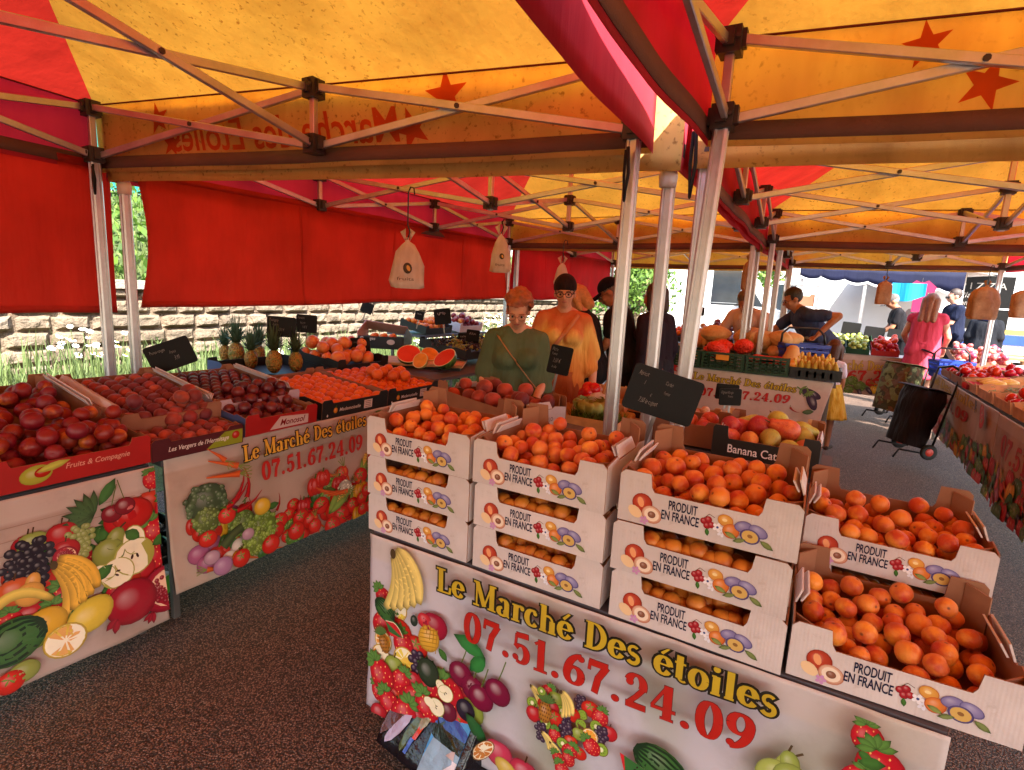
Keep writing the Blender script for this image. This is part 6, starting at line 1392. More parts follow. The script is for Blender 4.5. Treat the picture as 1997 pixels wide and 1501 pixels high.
van('plain white van parked behind the vendor, seen between the middle posts', (a0.x-1.3, 13.4, gz(13)-.02), R(2), 4.3, 2.0, 2.45)
b0 = gp(1575, 14.0); 
r = thing('box_truck', 'tall white truck with a blank side under the dark blue awning', 'truck', (b0.x-.2, 13.2, gz(13)), R(2)); m = MB(); m.box((1.35, 1.1, 1.85), (2.75, 2.2, 2.6)); m.build('cargo_box', WPAINT, r)
m = MB(); m.box((1.35, -.005, .5), (2.75, .02, .08)); m.build('side_rail', MATS['grey_trim'], r)
for x in (.6, 2.1): w_ = MB(); w_.lathe([(.2, 0), (.38, .02), (.4, .1), (.38, .22), (.2, .24)], (x, .24, .4), 18, rot=Matrix.Rotation(R(90), 3, 'X')); w_.build('wheel', TYRE, r, True)
# pizza truck with hatch, chalkboard and blue band
pz = gp(1765, 15.0); pe = gp(2060, 15.0); PL = pe.x-pz.x
r = thing('food_truck', 'white pizza truck with open hatch, chalk menu and blue band', 'truck', (pz.x, 15.0, gz(13)), 0)
m = MB(); m.box((PL/2, 1.3, 2.55), (PL, 2.4, .7)); m.box((PL*.79, 1.3, 1.3), (PL*.42, 2.4, 1.8)); m.box((PL*.29, 1.3, .75), (PL*.58, 2.4, .7)); m.box((PL*.29, 2.3, 1.65), (PL*.58, .3, 1.1)); m.build('truck_body', WPAINT, r)
m = MB(); m.box((PL*.30, .085, .62), (PL*.6, .02, .55)); m.box((PL*.8, .085, .85), (PL*.38, .02, .2)); m.build('blue_band', BLUEP, r)
m = MB(); m.box((PL*.8, .085, 1.02), (PL*.38, .02, .1)); m.build('yellow_stripe', MATS.get('yellow_stripe') or mat('yellow_stripe', '#d8b84a', .5), r)
m = MB(); m.grid(lambda u, v: (PL*.02+u*PL*.56, .1-v*1.2, 2.25+v*.45), 4, 4, .04); m.build('hatch_lid', WPAINT, r)
m = MB()
for k in range(4): m.box((PL*.2+.02*k, 1.6, 1.25+.25*k), (PL*.36, .5, .04))
m.build('inner_shelf', mat('shelf_grey', '#8a8078', .6), r)
for x in (.8, PL-1): w_ = MB(); w_.lathe([(.2, 0), (.36, .02), (.38, .1), (.36, .2), (.2, .22)], (x, .3, .38), 18, rot=Matrix.Rotation(R(90), 3, 'X')); w_.build('wheel', TYRE, r, True)
cb = aty(1916, 590, 15.0); m = MB(); m.box((cb.x-pz.x, .07, cb.z-gz(13)), (.95, .04, 1.1)); m.build('menu_board', BOARD, r)
m = MB(); m.box((cb.x-pz.x, .046, cb.z-gz(13)-.12), (.95, .012, .03)); m.build('board_rail', WPAINT, r)
a = Art(.0003); X = cb.x-pz.x; Z = cb.z-gz(13)
a.type('P I Z Z A', (X-.4, Z+.28), (X+.36, Z+.28), .14, '#ffffff'); a.type('Plat', (X-.4, Z+.1), (X-.12, Z+.1), .12, '#ffffff', 0, .2); a.type('Commande', (X-.43, Z-.06), (X+.1, Z-.06), .11, '#ffffff', 0, .2)
a.build(lambda u, v, w: (u, .045-w, v), 'chalk_writing', CHALK, r)
m = MB(); m.box((PL*.86, .08, 1.45), (.14, .02, .12)); m.build('vent_cover', GLASSD, r)
# blue scalloped awning
AWN = fabric('blue_awning', '#0d1230', '#141c48', .15); p0, p1 = aty(1562, 520, 11.6), aty(1885, 530, 12.4)
r = thing('scalloped_awning', 'dark blue awning with a scalloped white-edged valance', 'awning', (0, 0, 0)); A, B = Vector((p0.x, p0.y, 0)), Vector((p1.x, p1.y, 0))
zt, zb_ = p0.z+.02, p0.z-.13
def aw(u, v): p = A.lerp(B, u); sc = .05*abs(math.sin(u*PI*7)); return (p.x, p.y, zt-(v*(.17+sc+u*.16)))
m = MB(); m.grid(aw, 84, 3, .006); m.build('valance', AWN, r, True)
m = MB(); m.grid(lambda u, v: Vector(aw(u, 1))+Vector((0, -.004, -.035*v)), 84, 1, .008); m.build('white_edge', WPAINT, r)
m = MB(); m.grid(lambda u, v: (A.lerp(B, u).x+v*.1, A.lerp(B, u).y+v*.6, zt+v*.15), 6, 3, .01); m.build('canopy', AWN, r)
for u in (.02, .42, .98): m = MB(); p = A.lerp(B, u); m.bar((p.x, p.y+.05, gz(12)), (p.x, p.y+.05, zt), .05, .05); m.build('awning_pole', ALU, r)
# white sun umbrella and market clutter near the pizza truck
u0 = aty(1790, 545, 13.4); r = thing('sun_umbrella', 'white sun umbrella in front of the pizza truck', 'umbrella', (u0.x, 13.6, gz(13))); m = MB(); m.lathe([(1.2, 2.12), (.8, 2.28), (.05, 2.5), (.05, 2.46), (.8, 2.24), (1.19, 2.09)], n=8); m.build('canopy', fabric('white_canvas', '#e8e4e0', '#f0ece4', .3), r); m = MB(); m.tube([(0, 0, 0), (0, 0, 2.45)], .022, 8); m.build('pole', ALU, r)
TEAL = fabric('teal_cloth', '#2aa8d0', '#30b8e0', .3); q = aty(1770, 570, 11.8); m = MB(); m.grid(lambda u, v: (q.x-.24+.5*u, 11.8+.03*math.sin(u*9), q.z+.16-.26*v-.06*math.sin(u*4)*v), 12, 6, .004); tag(m.build('hanging_cloth', TEAL), 'turquoise cloth hanging above the farther vendors', 'cloth')
q = aty(1795, 575, 12.0); r = thing('hanging_shirt', 'magenta T-shirt hanging above the pink-dressed woman', 'shirt', (q.x, 12, q.z)); m = MB(); m.prism([Vector((x*.22, 0, z*.3)) for x, z in ((-.45, -1), (.45, -1), (.45, .2), (.8, 0), (1, .45), (.4, .85), (.15, .75), (-.15, .75), (-.4, .85), (-1, .45), (-.8, 0), (-.45, .2))], 0, (0, .03, 0)); m.build('shirt_body', mat('magenta_cloth', '#8c1448', .8), r)
m = MB(); m.tube([(0, .015, .2), (0, .015, .3)], .004, 5); m.build('hanger', STEEL, r)
# blue chair and wooden benches at the far right
q = aty(1935, 690, 11.8); r = thing('blue_bin', 'light blue plastic tub beside the wooden bench', 'tub', (q.x-.05, 11.8, gz(12))); m = MB(); m.lathe([(.16, 0), (.2, .6), (.215, .6), (.215, .63), (.19, .63), (.15, .03)], n=18); m.build('tub_wall', mat('light_blue_plastic', '#4a9ad8', .4), r, True)
m = MB(); m.lathe([(.215, .60), (.222, .61), (.222, .64), (.215, .64)], n=18); m.build('rim', MATS['light_blue_plastic'], r)
for i, (px, y) in enumerate(((1955, 12.2), (2010, 11.2))):
    q = aty(px, 690, y); r = thing('wooden_bench', ['wooden bench beside the blue tub', 'wooden bench at the right picture edge'][i], 'bench', (q.x, y, gz(12)), R(-15), 'wooden benches'); m = MB()
    m.box((0, 0, .72), (1.0, .45, .04)); m.build('seat', WOODP, r)
    for s in (-1, 1): m = MB(); m.bar((s*.42, -.15, 0), (s*.25, .0, .7), .05, .04); m.build('leg', WOODP, r); m = MB(); m.bar((s*.25, .15, 0), (s*.42, .0, .7), .05, .04); m.build('leg', WOODP, r)
# bush, stone pillar, blue door beyond the posts; house and trees along the skyline
def tree(label, p, h, cr, seed, name='broadleaf_tree', n=5200, leaf=.09, group='trees beyond the market', cz=.62):
    random.seed(seed); r = thing(name, label, 'tree', p, 0, group); m = MB(); m.tube([(0, 0, 0), (.05, 0, h*.3), (0, .04, h*.6)], [.14, .1, .05], 8)
    for k in range(7): a_ = k*2.4; m.tube([(0, 0, h*(.25+.04*k)), (math.cos(a_)*cr*.4, math.sin(a_)*cr*.4, h*(.45+.05*k)), (math.cos(a_)*cr*.75, math.sin(a_)*cr*.75, h*(.55+.05*k))], [.05, .03, .012], 6)
    m.build('trunk', mat('bark', '#4a3a2c', .9, bump=.02), r, True); c = MB(); cl = [(random.gauss(0, .45)*cr, random.gauss(0, .45)*cr, h*cz+random.gauss(0, .17)*h, random.uniform(.25, .5)*cr) for _ in range(26)]
    for i in range(n):
        x, y, z, q = random.choice(cl); v = Vector((random.gauss(0, 1), random.gauss(0, 1), random.gauss(0, 1))).normalized()*q*random.random()**.4; p_ = Vector((x, y, z))+v
        a_ = Vector((random.gauss(0, 1), random.gauss(0, 1), random.gauss(0, 1))).normalized(); b_ = a_.orthogonal().normalized(); s = leaf*random.uniform(.6, 1.4); k = random.random()
        c.add([p_-a_*s, p_+b_*s*.5, p_+a_*s, p_-b_*s*.5], [(0, 1, 2, 3)], (k,)*3)
    c.build('crown', LEAF, r)
q = aty(1262, 530, 12.5); tree('leafy tree hanging over the stone pillar, seen between the aluminium posts', (q.x-.5, 12.6, gz(13)), 3.1, 1.1, 4, leaf=.06)
q = aty(1385, 520, 17); tree('green tree behind the white van', (q.x, 17.5, gz(13)), 4.2, 1.6, 5)
q = aty(1262, 570, 13.2); r = thing('stone_pillar', 'stone gate pillar under the leafy tree', 'pillar', (q.x-.1, 13.6, gz(13))); m = MB()
for k in range(9): m.box((0, 0, .13+.25*k), (.62+.04*math.sin(k*3), .6, .235), col=lin(['#a08a74', '#b09a84', '#94806c'][k % 3]))
m.build('stone_courses', wall_mat(), r); m = MB(); m.box((0, 0, 2.32), (.74, .72, .1)); m.build('cap', MATS['coping_stone'], r)
q = aty(1292, 560, 14.2); r = thing('blue_door', 'pale blue double door to the right of the stone pillar', 'door', (q.x-.2, 14.6, gz(13))); LBL = mat('pale_blue_paint', '#6fa8d0', .5)
for k in range(2): m = MB(); m.box((.3+.62*k, 0, 1.1), (.58, .06, 2.2)); m.build('door_leaf', LBL, r)
m = MB(); m.box((-.04, .01, 1.15), (.08, .1, 2.3)); m.box((1.26, .01, 1.15), (.08, .1, 2.3)); m.box((.61, .01, 2.35), (1.38, .1, .1)); m.build('frame', WPAINT, r)
q = aty(1300, 600, 11.0); daisy_plant((q.x-.2, 11.0, gz(11)), 1.1, 90, 'tall white daisies before the pale blue door')
# pale house beyond the vans
h0, h1 = gp(1130, 24), gp(2100, 24); r = thing('row_house', 'long pale house with windows behind the vans', 'house', (h0.x, 24, gz(13))); HL = h1.x-h0.x
m = MB(); m.box((HL/2, 3, 2.6), (HL, 6, 5.2)); m.build('wall', mat('render_wall', '#d6cdc0', .85, bump=.01), r)
m = MB(); m.prism([Vector((-.4, -.5, 5.2)), Vector((-.4, 3, 7)), Vector((-.4, 6.5, 5.2))], 0, (HL+.8, 0, 0)); m.build('roof', mat('roof_tiles', '#9a5a40', .8, bump=.03), r)
for i in range(9):
    for z in (1.6, 3.9): m = MB(); m.box((1.2+i*HL/9.3, -.02, z), (1.0, .06, 1.3)); w_ = m.build('window', WPAINT, r); m = MB(); m.box((1.2+i*HL/9.3, -.056, z), (.84, .02, 1.14)); m.build('pane', GLASSD, w_)
# crates stacked on a rack behind the vendor
q = aty(1565, 560, 10.5); r = thing('crate_rack', 'metal rack of stacked crates behind the blue-shirted vendor', 'rack', (q.x, 10.6, gz(11))); 
for x in (-.25, .25):
    for y in (-.15, .15): m = MB(); m.bar((x, y, 0), (x, y, 1.9), .03, .03); m.build('upright', ALU, r)
for k in range(5): m = MB(); m.box((0, 0, .3+.36*k), (.5, .3, .02)); m.build('shelf', ALU, r)
for k in range(4): o = crate(f'cardboard crate on the rack behind the vendor, {["lowest", "second", "third", "topmost"][k]} shelf', 'fruit crate', .4, .26, .2, .17, .06, (BCARD, BCARD, BCARD), None, 'crates on the rack', name='fruit_crate'); place(o, (q.x-.2, 10.47, gz(11)+.315+.36*k))
# ------------------------------------------------------------------ carrier bags hanging from hooks
def bag_mat():
    t = NT('thin_plastic'); v = t.coord(); n = t.noise(t.mapping(v, (10, 10, 3)), 3, 4); c = t.ramp(n, [(.3, '#dccfc4'), (.7, '#f4ece6')]); s = t.bsdf(c, .3, 0, .5, t.bump(t.noise(v, 11, 4), .03)); tr = t.n('ShaderNodeBsdfTranslucent'); t.setv(tr.inputs[0], c)
    m = t.n('ShaderNodeMixShader'); m.inputs[0].default_value = .5; t.l(s, m.inputs[1]); t.l(tr.outputs[0], m.inputs[2]); MATS['thin_plastic'] = t.done(m.outputs[0])
bag_mat(); KRAFT0 = mat('kraft_paper', '#c08458', .8, var=.15); HOOK = mat('black_hook', '#1a1614', .4)
t = NT('thin_brown'); v = t.coord(); c = t.ramp(t.noise(v, 7, 5, .7), [(.3, '#a87a54'), (.7, '#dcb48c')]); s_ = t.bsdf(c, .5, 0, .4, t.bump(t.noise(v, 9, 4), .03)); tr = t.n('ShaderNodeBsdfTranslucent'); t.setv(tr.inputs[0], c)
m = t.n('ShaderNodeMixShader'); m.inputs[0].default_value = .5; t.l(s_, m.inputs[1]); t.l(tr.outputs[0], m.inputs[2]); MATS['thin_brown'] = t.done(m.outputs[0])
def hanging_bag(label, top, px_h, kind='plastic', w=.16, h=.26, seed=0, rope=.25):
    """top: point of the knot; hook wire rises rope metres to the truss"""
    r = thing('carrier_bag', label, 'bag', top, R(30), 'carrier bags hanging from the tents'); random.seed(seed); m = MB(); n = 26; prof = [(.10, 0), (.06, -.03), (.10, -.07), (.35, -.14), (.62, -.28), (.85, -.55), (1, -.85), (.97, -.97), (.7, -1.0)] if kind == 'plastic' else [(.08, .0), (.12, -.05), (.45, -.09), (.72, -.15), (.95, -.24), (1, -.5), (.97, -.9), (.9, -1)]
    P = []
    for rr, z in prof:
        for k in range(n):
            a_ = 2*PI*k/n; sq = (abs(math.cos(a_))**3+abs(math.sin(a_))**3)**(-1/3) if kind != 'plastic' else 1; q = rr*sq*(1+(.34 if kind == 'plastic' else .26)*nz(math.cos(a_)*2.5, math.sin(a_)*2.5, z*5+seed)+.10*math.sin(a_*6+z*3)*(1+z*.6)); P.append((w/2*1.05*q*math.cos(a_), w/2*.42*q*math.sin(a_), z*h))
    m.add(P, [(i*n+k, (i+1)*n+k, (i+1)*n+(k+1) % n, i*n+(k+1) % n) for i in range(len(prof)-1) for k in range(n)]+[tuple(range((len(prof)-1)*n, len(prof)*n))])
    for s in (-1, 1): m.grid(lambda u, v, s=s: (s*(.012+.03*u*v), .01*math.sin(v*3), .0+.05*u-.02*v), 3, 3, .002)
    m.build('bag_body', MATS['thin_plastic'] if kind == 'plastic' else MATS['thin_brown'], r, True)
    if kind == 'plastic':
        a = Art(.0002); a.disc(.01, -h*.60, w*.13, w*.16, .2, '#4a4038', glow=.3); a.flat(.015, -h*.6, w*.05, w*.09, .4, '#e0b060'); a.type('fruits', (-w*.25, -h*.84), (w*.25, -h*.84), .018, '#5a4a40'); a.build(lambda u, v, q: (u, -w*.235*(.3+.7*min(1, -v/h*1.2))-.004-q, v), 'printed_mark', PRINTC, r)
    m = MB(); m.tube([(0, 0, -.01), (.012, 0, .03), (0, 0, .07), (.0, 0, rope-.03), (.012, 0, rope), (.03, 0, rope-.005), (.035, 0, rope-.04)], .004, 6); m.build('hook', HOOK, r, True)
def dpt(px, py, d): k = ray(px, py); return Vector((0, 0, CAM_H))+k*d
hanging_bag('white carrier bag with a dark round print before the long red curtain', dpt(795, 463, 3.0), 0, w=.19, h=.28, seed=1, rope=.27)
hanging_bag('crumpled white bag without print, hanging above the grey-haired woman', dpt(978, 452, 3.5), 0, w=.12, h=.26, seed=2, rope=.08, kind='plastic')
hanging_bag('small white bag hanging above the woman in the beanie', dpt(1097, 510, 4.6), 0, w=.12, h=.2, seed=3, rope=.18)
hanging_bag('brown paper bag hanging beside the far right post', dpt(1926, 555, 5.6), 0, 'kraft', .26, .36, 4, .2)
hanging_bag('brown paper bag cut by the right picture edge', dpt(2003, 562, 5.4), 0, 'kraft', .22, .3, 5, .2)
hanging_bag('narrow brown bag hanging left of the pink-dressed woman', dpt(1728, 545, 6.6), 0, 'kraft', .16, .3, 6, .2)
hanging_bag('pinkish bag hanging among the three far posts', dpt(1462, 505, 6.0), 0, 'kraft', .11, .34, 7, .06)
# ------------------------------------------------------------------ people: one continuous body each, clothes and hair as children
def skin_mat(name, c, blush):
    t = NT(name); v = t.coord(); n = t.noise(v, 9, 4); MATS[name] = t.done(t.bsdf(t.mix(t.ramp(n, [(.4, 0.), (.7, .7)]), c, blush), .5, 0, .35, t.bump(t.noise(v, 90, 3), .002), **{'Subsurface Weight': .0})); return MATS[name]
SKIN = skin_mat('skin', '#cf9c82', '#c08068'); SKINT = skin_mat('tanned_skin', '#a87254', '#94583f')
def capsule(m, a, b, ra, rb, n=14, mi=0):
    a, b = Vector(a), Vector(b); d = b-a; L = d.length
    if L < 1e-5: m.ball(a, ra, n, n//2+2, mi=mi); return
    d.normalize(); pts = [a-d*ra*math.cos(k*PI/8) for k in range(0, 4)]+[a, b]+[b+d*rb*math.sin(k*PI/8) for k in range(1, 5)]
    rs = [max(.001, ra*math.sin(k*PI/8)) for k in range(0, 4)]+[ra, rb]+[max(.001, rb*math.cos(k*PI/8)) for k in range(1, 5)]
    m.tube(pts, rs, n)
def remesh(m, voxel, smooth=4, disp=None, cut=None):
    """fuse overlapping pieces into one skin"""
    me = m.mesh('tmp', SKIN); o = bpy.data.objects.new('tmp', me)
    a = o.modifiers.new('r', 'REMESH'); a.mode = 'VOXEL'; a.voxel_size = voxel; a.use_smooth_shade = True
    if smooth: b = o.modifiers.new('s', 'SMOOTH'); b.iterations = smooth; b.factor = .5
    r = evaluated(o); bpy.data.meshes.remove(me)
    if disp:
        n_ = len(r.vertices); co = np.empty(n_*3, np.float32); no = np.empty(n_*3, np.float32); r.vertices.foreach_get('co', co); r.vertices.foreach_get('normal', no); co = co.reshape(-1, 3); no = no.reshape(-1, 3)
        k_ = np.array([disp(Vector(c)) for c in co.tolist()], np.float32); r.vertices.foreach_set('co', (co+no*k_[:, None]).ravel())
    if cut:
        bm_ = bmesh.new(); bm_.from_mesh(r); bmesh.ops.delete(bm_, geom=[f for f in bm_.faces if cut(f.calc_center_median())], context='FACES'); bm_.to_mesh(r); bm_.free()
    r.polygons.foreach_set('use_smooth', [True]*len(r.polygons)); r.update(); return r
def setmat(me, name, mt):
    me.name = name; me.materials.clear(); me.materials.append(mt); return me
def cloth_mat(name, c, c2=None, rough=.85, scale=5):
    if name in MATS: return MATS[name]
    t = NT(name); v = t.coord(); n = t.noise(t.mapping(v, (1, 1, .4)), scale, 4, .6)
    cc = t.mix(t.ramp(n, [(.38, 0.), (.66, 1.)]), c, c2 or tuple(x*.75 for x in lin(c))); fold = t.noise(t.mapping(v, (9, 9, 2.2)), 1.6, 4)
    MATS[name] = t.done(t.bsdf(cc, rough, 0, .2, t.bump(t.math('ADD', fold, t.math('MULTIPLY', t.noise(v, 220, 2), .04)), .03))); return MATS[name]
def person(label, feet, face, H=1.68, skin=SKIN, fem=True, lean=0, side=0, arms=None, head=(0, 0, 0), top=None, sleeves='short', bottom=None, legs=True, hair=None, vox=.011, group=None, girth=1.0, spread=.09, extras=None, shoe='#2a2420', glasses=None, hat=None, child=False, step=0):
    """feet: point between the feet; face: heading in radians the person looks along (0 = +x)"""
    r = thing('person', label, 'person', feet, face-PI/2, group); s = H/1.7
    # joints in a local frame: x to the person's left... the person looks along +y
    hipz, shz = .93*s, 1.368*s; sw = (.155 if fem else .185)*s*(.5+.5*girth); hw = .085*s
    Bt = Matrix.Rotation(-lean, 3, 'X') @ Matrix.Rotation(side, 3, 'Y'); piv = Vector((0, 0, hipz))
    up = lambda p: piv+Bt @ (Vector(p)-piv)
    J = {}
    for k, sx in (('L', -1), ('R', 1)):
        J['hip'+k] = Vector((sx*hw, 0, hipz-.02)); J['kn'+k] = Vector((sx*spread*s, .03*s+sx*step*.3, .49*s)); J['an'+k] = Vector((sx*spread*s, -.02*s+sx*step, .075*s)); J['toe'+k] = Vector((sx*(spread+.02)*s, .16*s+sx*step, .035*s))
        J['sh'+k] = up((sx*sw, -.005, shz)); d = (arms or {}).get(k)
        if d and len(d) > 2: J['el'+k], J['wr'+k] = Vector(d[0])*s, Vector(d[1])*s
        elif d: J['el'+k], J['wr'+k] = up(Vector(d[0])*s), up(Vector(d[1])*s)
        else: J['el'+k], J['wr'+k] = up((sx*(sw+.05*s), -.02*s, 1.12*s)), up((sx*(sw+.06*s), .06*s, .87*s))
    chest, belly, pel = up((0, .0, 1.25*s)), up((0, .015, 1.06*s)), Vector((0, 0, .95*s)); neck0, neck1 = up((0, -.01, 1.43*s)), up((0, .01, 1.50*s))
    hs = s if not child else s*1.28; HB = Bt @ (Matrix.Rotation(head[0], 3, 'Z') @ Matrix.Rotation(head[1], 3, 'X') @ Matrix.Rotation(head[2], 3, 'Y')); hp = up((0, .01, 1.475*s))
    hd = lambda x, y, z: hp+HB @ (Vector((x, y, z))*hs)
    # --- body
    m = MB(); tg = girth; wx = (.135 if fem else .15)*s*tg
    for sx in (-1, 1): capsule(m, chest+Bt @ Vector((sx*.05*s, 0, .05*s)), belly+Bt @ Vector((sx*.04*s, 0, 0)), .105*s*tg, .105*s*tg); capsule(m, belly+Bt @ Vector((sx*.04*s, 0, 0)), pel+Vector((sx*.055*s, 0, 0)), .105*s*tg, .115*s*tg)
    [capsule(m, up((0, -.02, 1.44*s)), J['sh'+k], .055*s, .05*s) for k in 'LR']; capsule(m, J['shL'], J['shR'], .056*s, .056*s); capsule(m, neck0-Bt @ Vector((0, 0, .05*s)), neck1, .058*s, .05*s)
    if fem and not child:
        for sx in (-1, 1): m.ball(chest+Bt @ Vector((sx*.07*s, .085*s*tg, .0)), .075*s*tg, 12, 8)
    for k, sx in (('L', -1), ('R', 1)):
        capsule(m, J['hip'+k], J['kn'+k], .088*s*tg, .056*s); capsule(m, J['kn'+k], J['an'+k], .055*s, .036*s); m.ball(J['kn'+k].lerp(J['an'+k], .28)+Vector((0, -.016*s, 0)), (.045*s, .048*s, .10*s), 10, 8)
        capsule(m, J['an'+k]-Vector((0, .03, .03))*s, J['toe'+k], .036*s, .03*s)
        capsule(m, J['sh'+k], J['el'+k], .052*s*(.6+.4*tg), .04*s); capsule(m, J['el'+k], J['wr'+k], .042*s, .027*s)
        # hand: palm, four fingers, thumb
        d = (J['wr'+k]-J['el'+k]).normalized(); cu = (arms or {}).get('curl'+k, .6); x = d.cross(Vector((0, 1, 0)) if abs(d.y) < .8 else Vector((0, 0, 1))).normalized()*sx; pn = x.cross(d).normalized()
        if pn.dot(Vector((-sx, .2, 0))) < 0: pn = -pn
        w0 = J['wr'+k]; pc = w0+d*.05*s; 
        for q in range(4):
            o_ = x*((q-1.5)*.0185*s); L = (.066, .078, .074, .058)[q]*s; b0 = w0+d*.088*s+o_; capsule(m, w0+d*.02*s+o_*.7, b0, .0145*s, .011*s, 8)
            b1 = b0+(d*math.cos(cu*.6)+pn*math.sin(cu*.6))*L*.5; b2 = b1+(d*math.cos(cu*1.6)+pn*math.sin(cu*1.6))*L*.5; capsule(m, b0, b1, .0095*s, .0085*s, 8); capsule(m, b1, b2, .0085*s, .007*s, 8)
        t0 = w0+d*.03*s-x*.02*s; t1 = t0+(d*.6-x*.75+pn*.3).normalized()*.04*s; capsule(m, t0, t1, .014*s, .011*s, 8); capsule(m, t1, t1+(d*.9-x*.2+pn*.4).normalized()*.03*s, .0105*s, .008*s, 8)
    # head
    m.ball(hd(0, -.012, .125), (.072*hs, .092*hs, .095*hs), 18, 12, rot=HB); m.ball(hd(0, .022, .075), (.060*hs, .072*hs, .085*hs), 16, 10, rot=HB); m.ball(hd(0, .045, .022), (.038*hs, .036*hs, .034*hs), 12, 8, rot=HB)
    for sx in (-1, 1): m.ball(hd(sx*.034, .06, .062), (.026*hs, .022*hs, .026*hs), 10, 6, rot=HB); m.ball(hd(sx*.073, -.008, .088), (.010*hs, .022*hs, .032*hs), 8, 6, rot=HB)
    capsule(m, hd(0, .086, .098), hd(0, .108, .066), .010*hs, .014*hs, 8); m.ball(hd(0, .076, .112), (.05*hs, .016*hs, .012*hs), 10, 6, rot=HB); m.ball(hd(0, .083, .036), (.022*hs, .010*hs, .010*hs), 8, 6, rot=HB)
    link('body', setmat(remesh(m, vox*(.72 if vox < .0115 else .85), 3), 'body', skin), r)
    E_ = mat('eye_white', '#b8a69a', .3); IR = mat('eye_iris', '#2c2018', .2); LP = mat('lips', '#a8584e', .5)
    for sx in (-1, 1):
        e = MB(); e.ball(hd(sx*.03, .0765, .089), (.0125*hs, .0115*hs, .008*hs), 10, 8, rot=HB); eo = e.build('eye', E_, r, True); e = MB(); e.ball(hd(sx*.03, .0845, .089), .0078*hs, 8, 6); e.build('iris', IR, eo, True)
        e = MB(); e.tube([hd(sx*.013, .094, .109), hd(sx*.03, .095, .115), hd(sx*.047, .083, .109)], .0032*hs, 6); e.build('eyebrow', hair[1] if hair else IR, r)
    e = MB(); e.ball(hd(0, .0885, .036), (.021*hs, .006*hs, .0055*hs), 12, 6, rot=HB); e.build('mouth', LP, r, True)
    # --- clothes
    def shell(name, build, mt, v=vox, sm=5, disp=None, cut=None): mm = MB(); build(mm); return link(name, setmat(remesh(mm, v, sm, disp, cut), name, mt), r)
    fold = lambda amp: (lambda c: amp*(nz(c.x*9, c.y*9, c.z*3)+.6*nz(c.x*22, c.y*22, c.z*6)))
    if top:
        mt, kind = top
        def tb(mm):
            g = .012*s
            for sx in (-1, 1):
                capsule(mm, chest+Bt @ Vector((sx*.055*s, 0, .06*s)), belly+Bt @ Vector((sx*.05*s, 0, 0)), .105*s*tg+g, .108*s*tg+g*1.6); capsule(mm, belly+Bt @ Vector((sx*.05*s, 0, 0)), (pel+Vector((sx*.06*s, 0, -.03*s if kind != 'long' else -.22*s))), .108*s*tg+g*1.6, .118*s*tg+g*(1.6 if kind != 'long' else 3))
            capsule(mm, J['shL'], J['shR'], .056*s+g, .056*s+g); [capsule(mm, up((0, -.02, 1.425*s)), J['sh'+k], .05*s+g*.8, .05*s+g) for k in 'LR']; capsule(mm, neck0-Bt @ Vector((0, 0, .05*s)), neck0-Bt @ Vector((0, 0, .01*s)), .066*s, .062*s)
            if fem and not child:
                for sx in (-1, 1): mm.ball(chest+Bt @ Vector((sx*.07*s, .085*s*tg, .0)), .075*s*tg+g, 12, 8)
            for k, sx in (('L', -1), ('R', 1)):
                q = {'short': .62, 'long': 1.0, 'none': .12, 'poncho': 1.0}[sleeves]; e = J['sh'+k].lerp(J['el'+k], q)
                capsule(mm, J['sh'+k], e, .052*s*(.6+.4*tg)+g*1.3, .047*s*(.6+.4*tg)+g*1.6)
                if sleeves == 'long': capsule(mm, J['el'+k], J['wr'+k]-(J['wr'+k]-J['el'+k])*.06, .055*s, .036*s)
                if sleeves == 'poncho':
                    mid = J['el'+k].lerp(belly+Bt @ Vector((sx*.12*s, .02, -.06*s)), .35)-Vector((0, 0, .05*s)); capsule(mm, J['sh'+k]-Vector((0, 0, .012)), mid, .062*s, .085*s); capsule(mm, chest, mid, .1*s, .09*s); capsule(mm, belly, mid, .12*s, .085*s)
        shell('top', tb, mt, disp=fold(.007*s))
    if bottom:
        mt, kind = bottom
        if kind == 'trousers':
            def bb(mm):
                for k in 'LR': capsule(mm, J['hip'+k]+Vector((0, 0, .02)), J['kn'+k], .1*s*tg, .07*s); capsule(mm, J['kn'+k], J['an'+k]+Vector((0, 0, .01)), .07*s, .055*s)
                capsule(mm, pel+Vector((-.06*s, 0, .03*s)), pel+Vector((.06*s, 0, .03*s)), .116*s*tg, .116*s*tg)
            shell('trousers', bb, mt, disp=fold(.006))
        else:
            zt_, zb__, r0, r1, nf = kind[1:]; mm = MB()
            def sk(u, v):
                a_ = 2*PI*u; q = r0+(r1-r0)*v**.8; q *= 1+.05*v*math.sin(a_*nf)+.03*v*nz(math.cos(a_)*3, math.sin(a_)*3, v*2); return (q*math.cos(a_), q*.82*math.sin(a_)+.01*s, zt_+(zb__-zt_)*v)
            mm.grid(sk, 72, 14, .003); mm.build('skirt', mt, r, True)
            bl = MB(); bl.grid(lambda u, v: (1.03*r0*math.cos(2*PI*u), 1.03*r0*.82*math.sin(2*PI*u)+.01*s, zt_-.02+.045*v), 40, 1, .004); bl.build('waistband', mt, r, True)
    sm_ = mat('shoe_'+shoe[1:], shoe, .6)
    for k in 'LR': shell('shoe', lambda mm, k=k: (capsule(mm, J['an'+k]-Vector((0, .03, .032))*s, J['toe'+k]+Vector((0, .01, 0)), .043*s, .037*s)), sm_, v=.012, sm=2, cut=lambda c: c.z > .085*s)
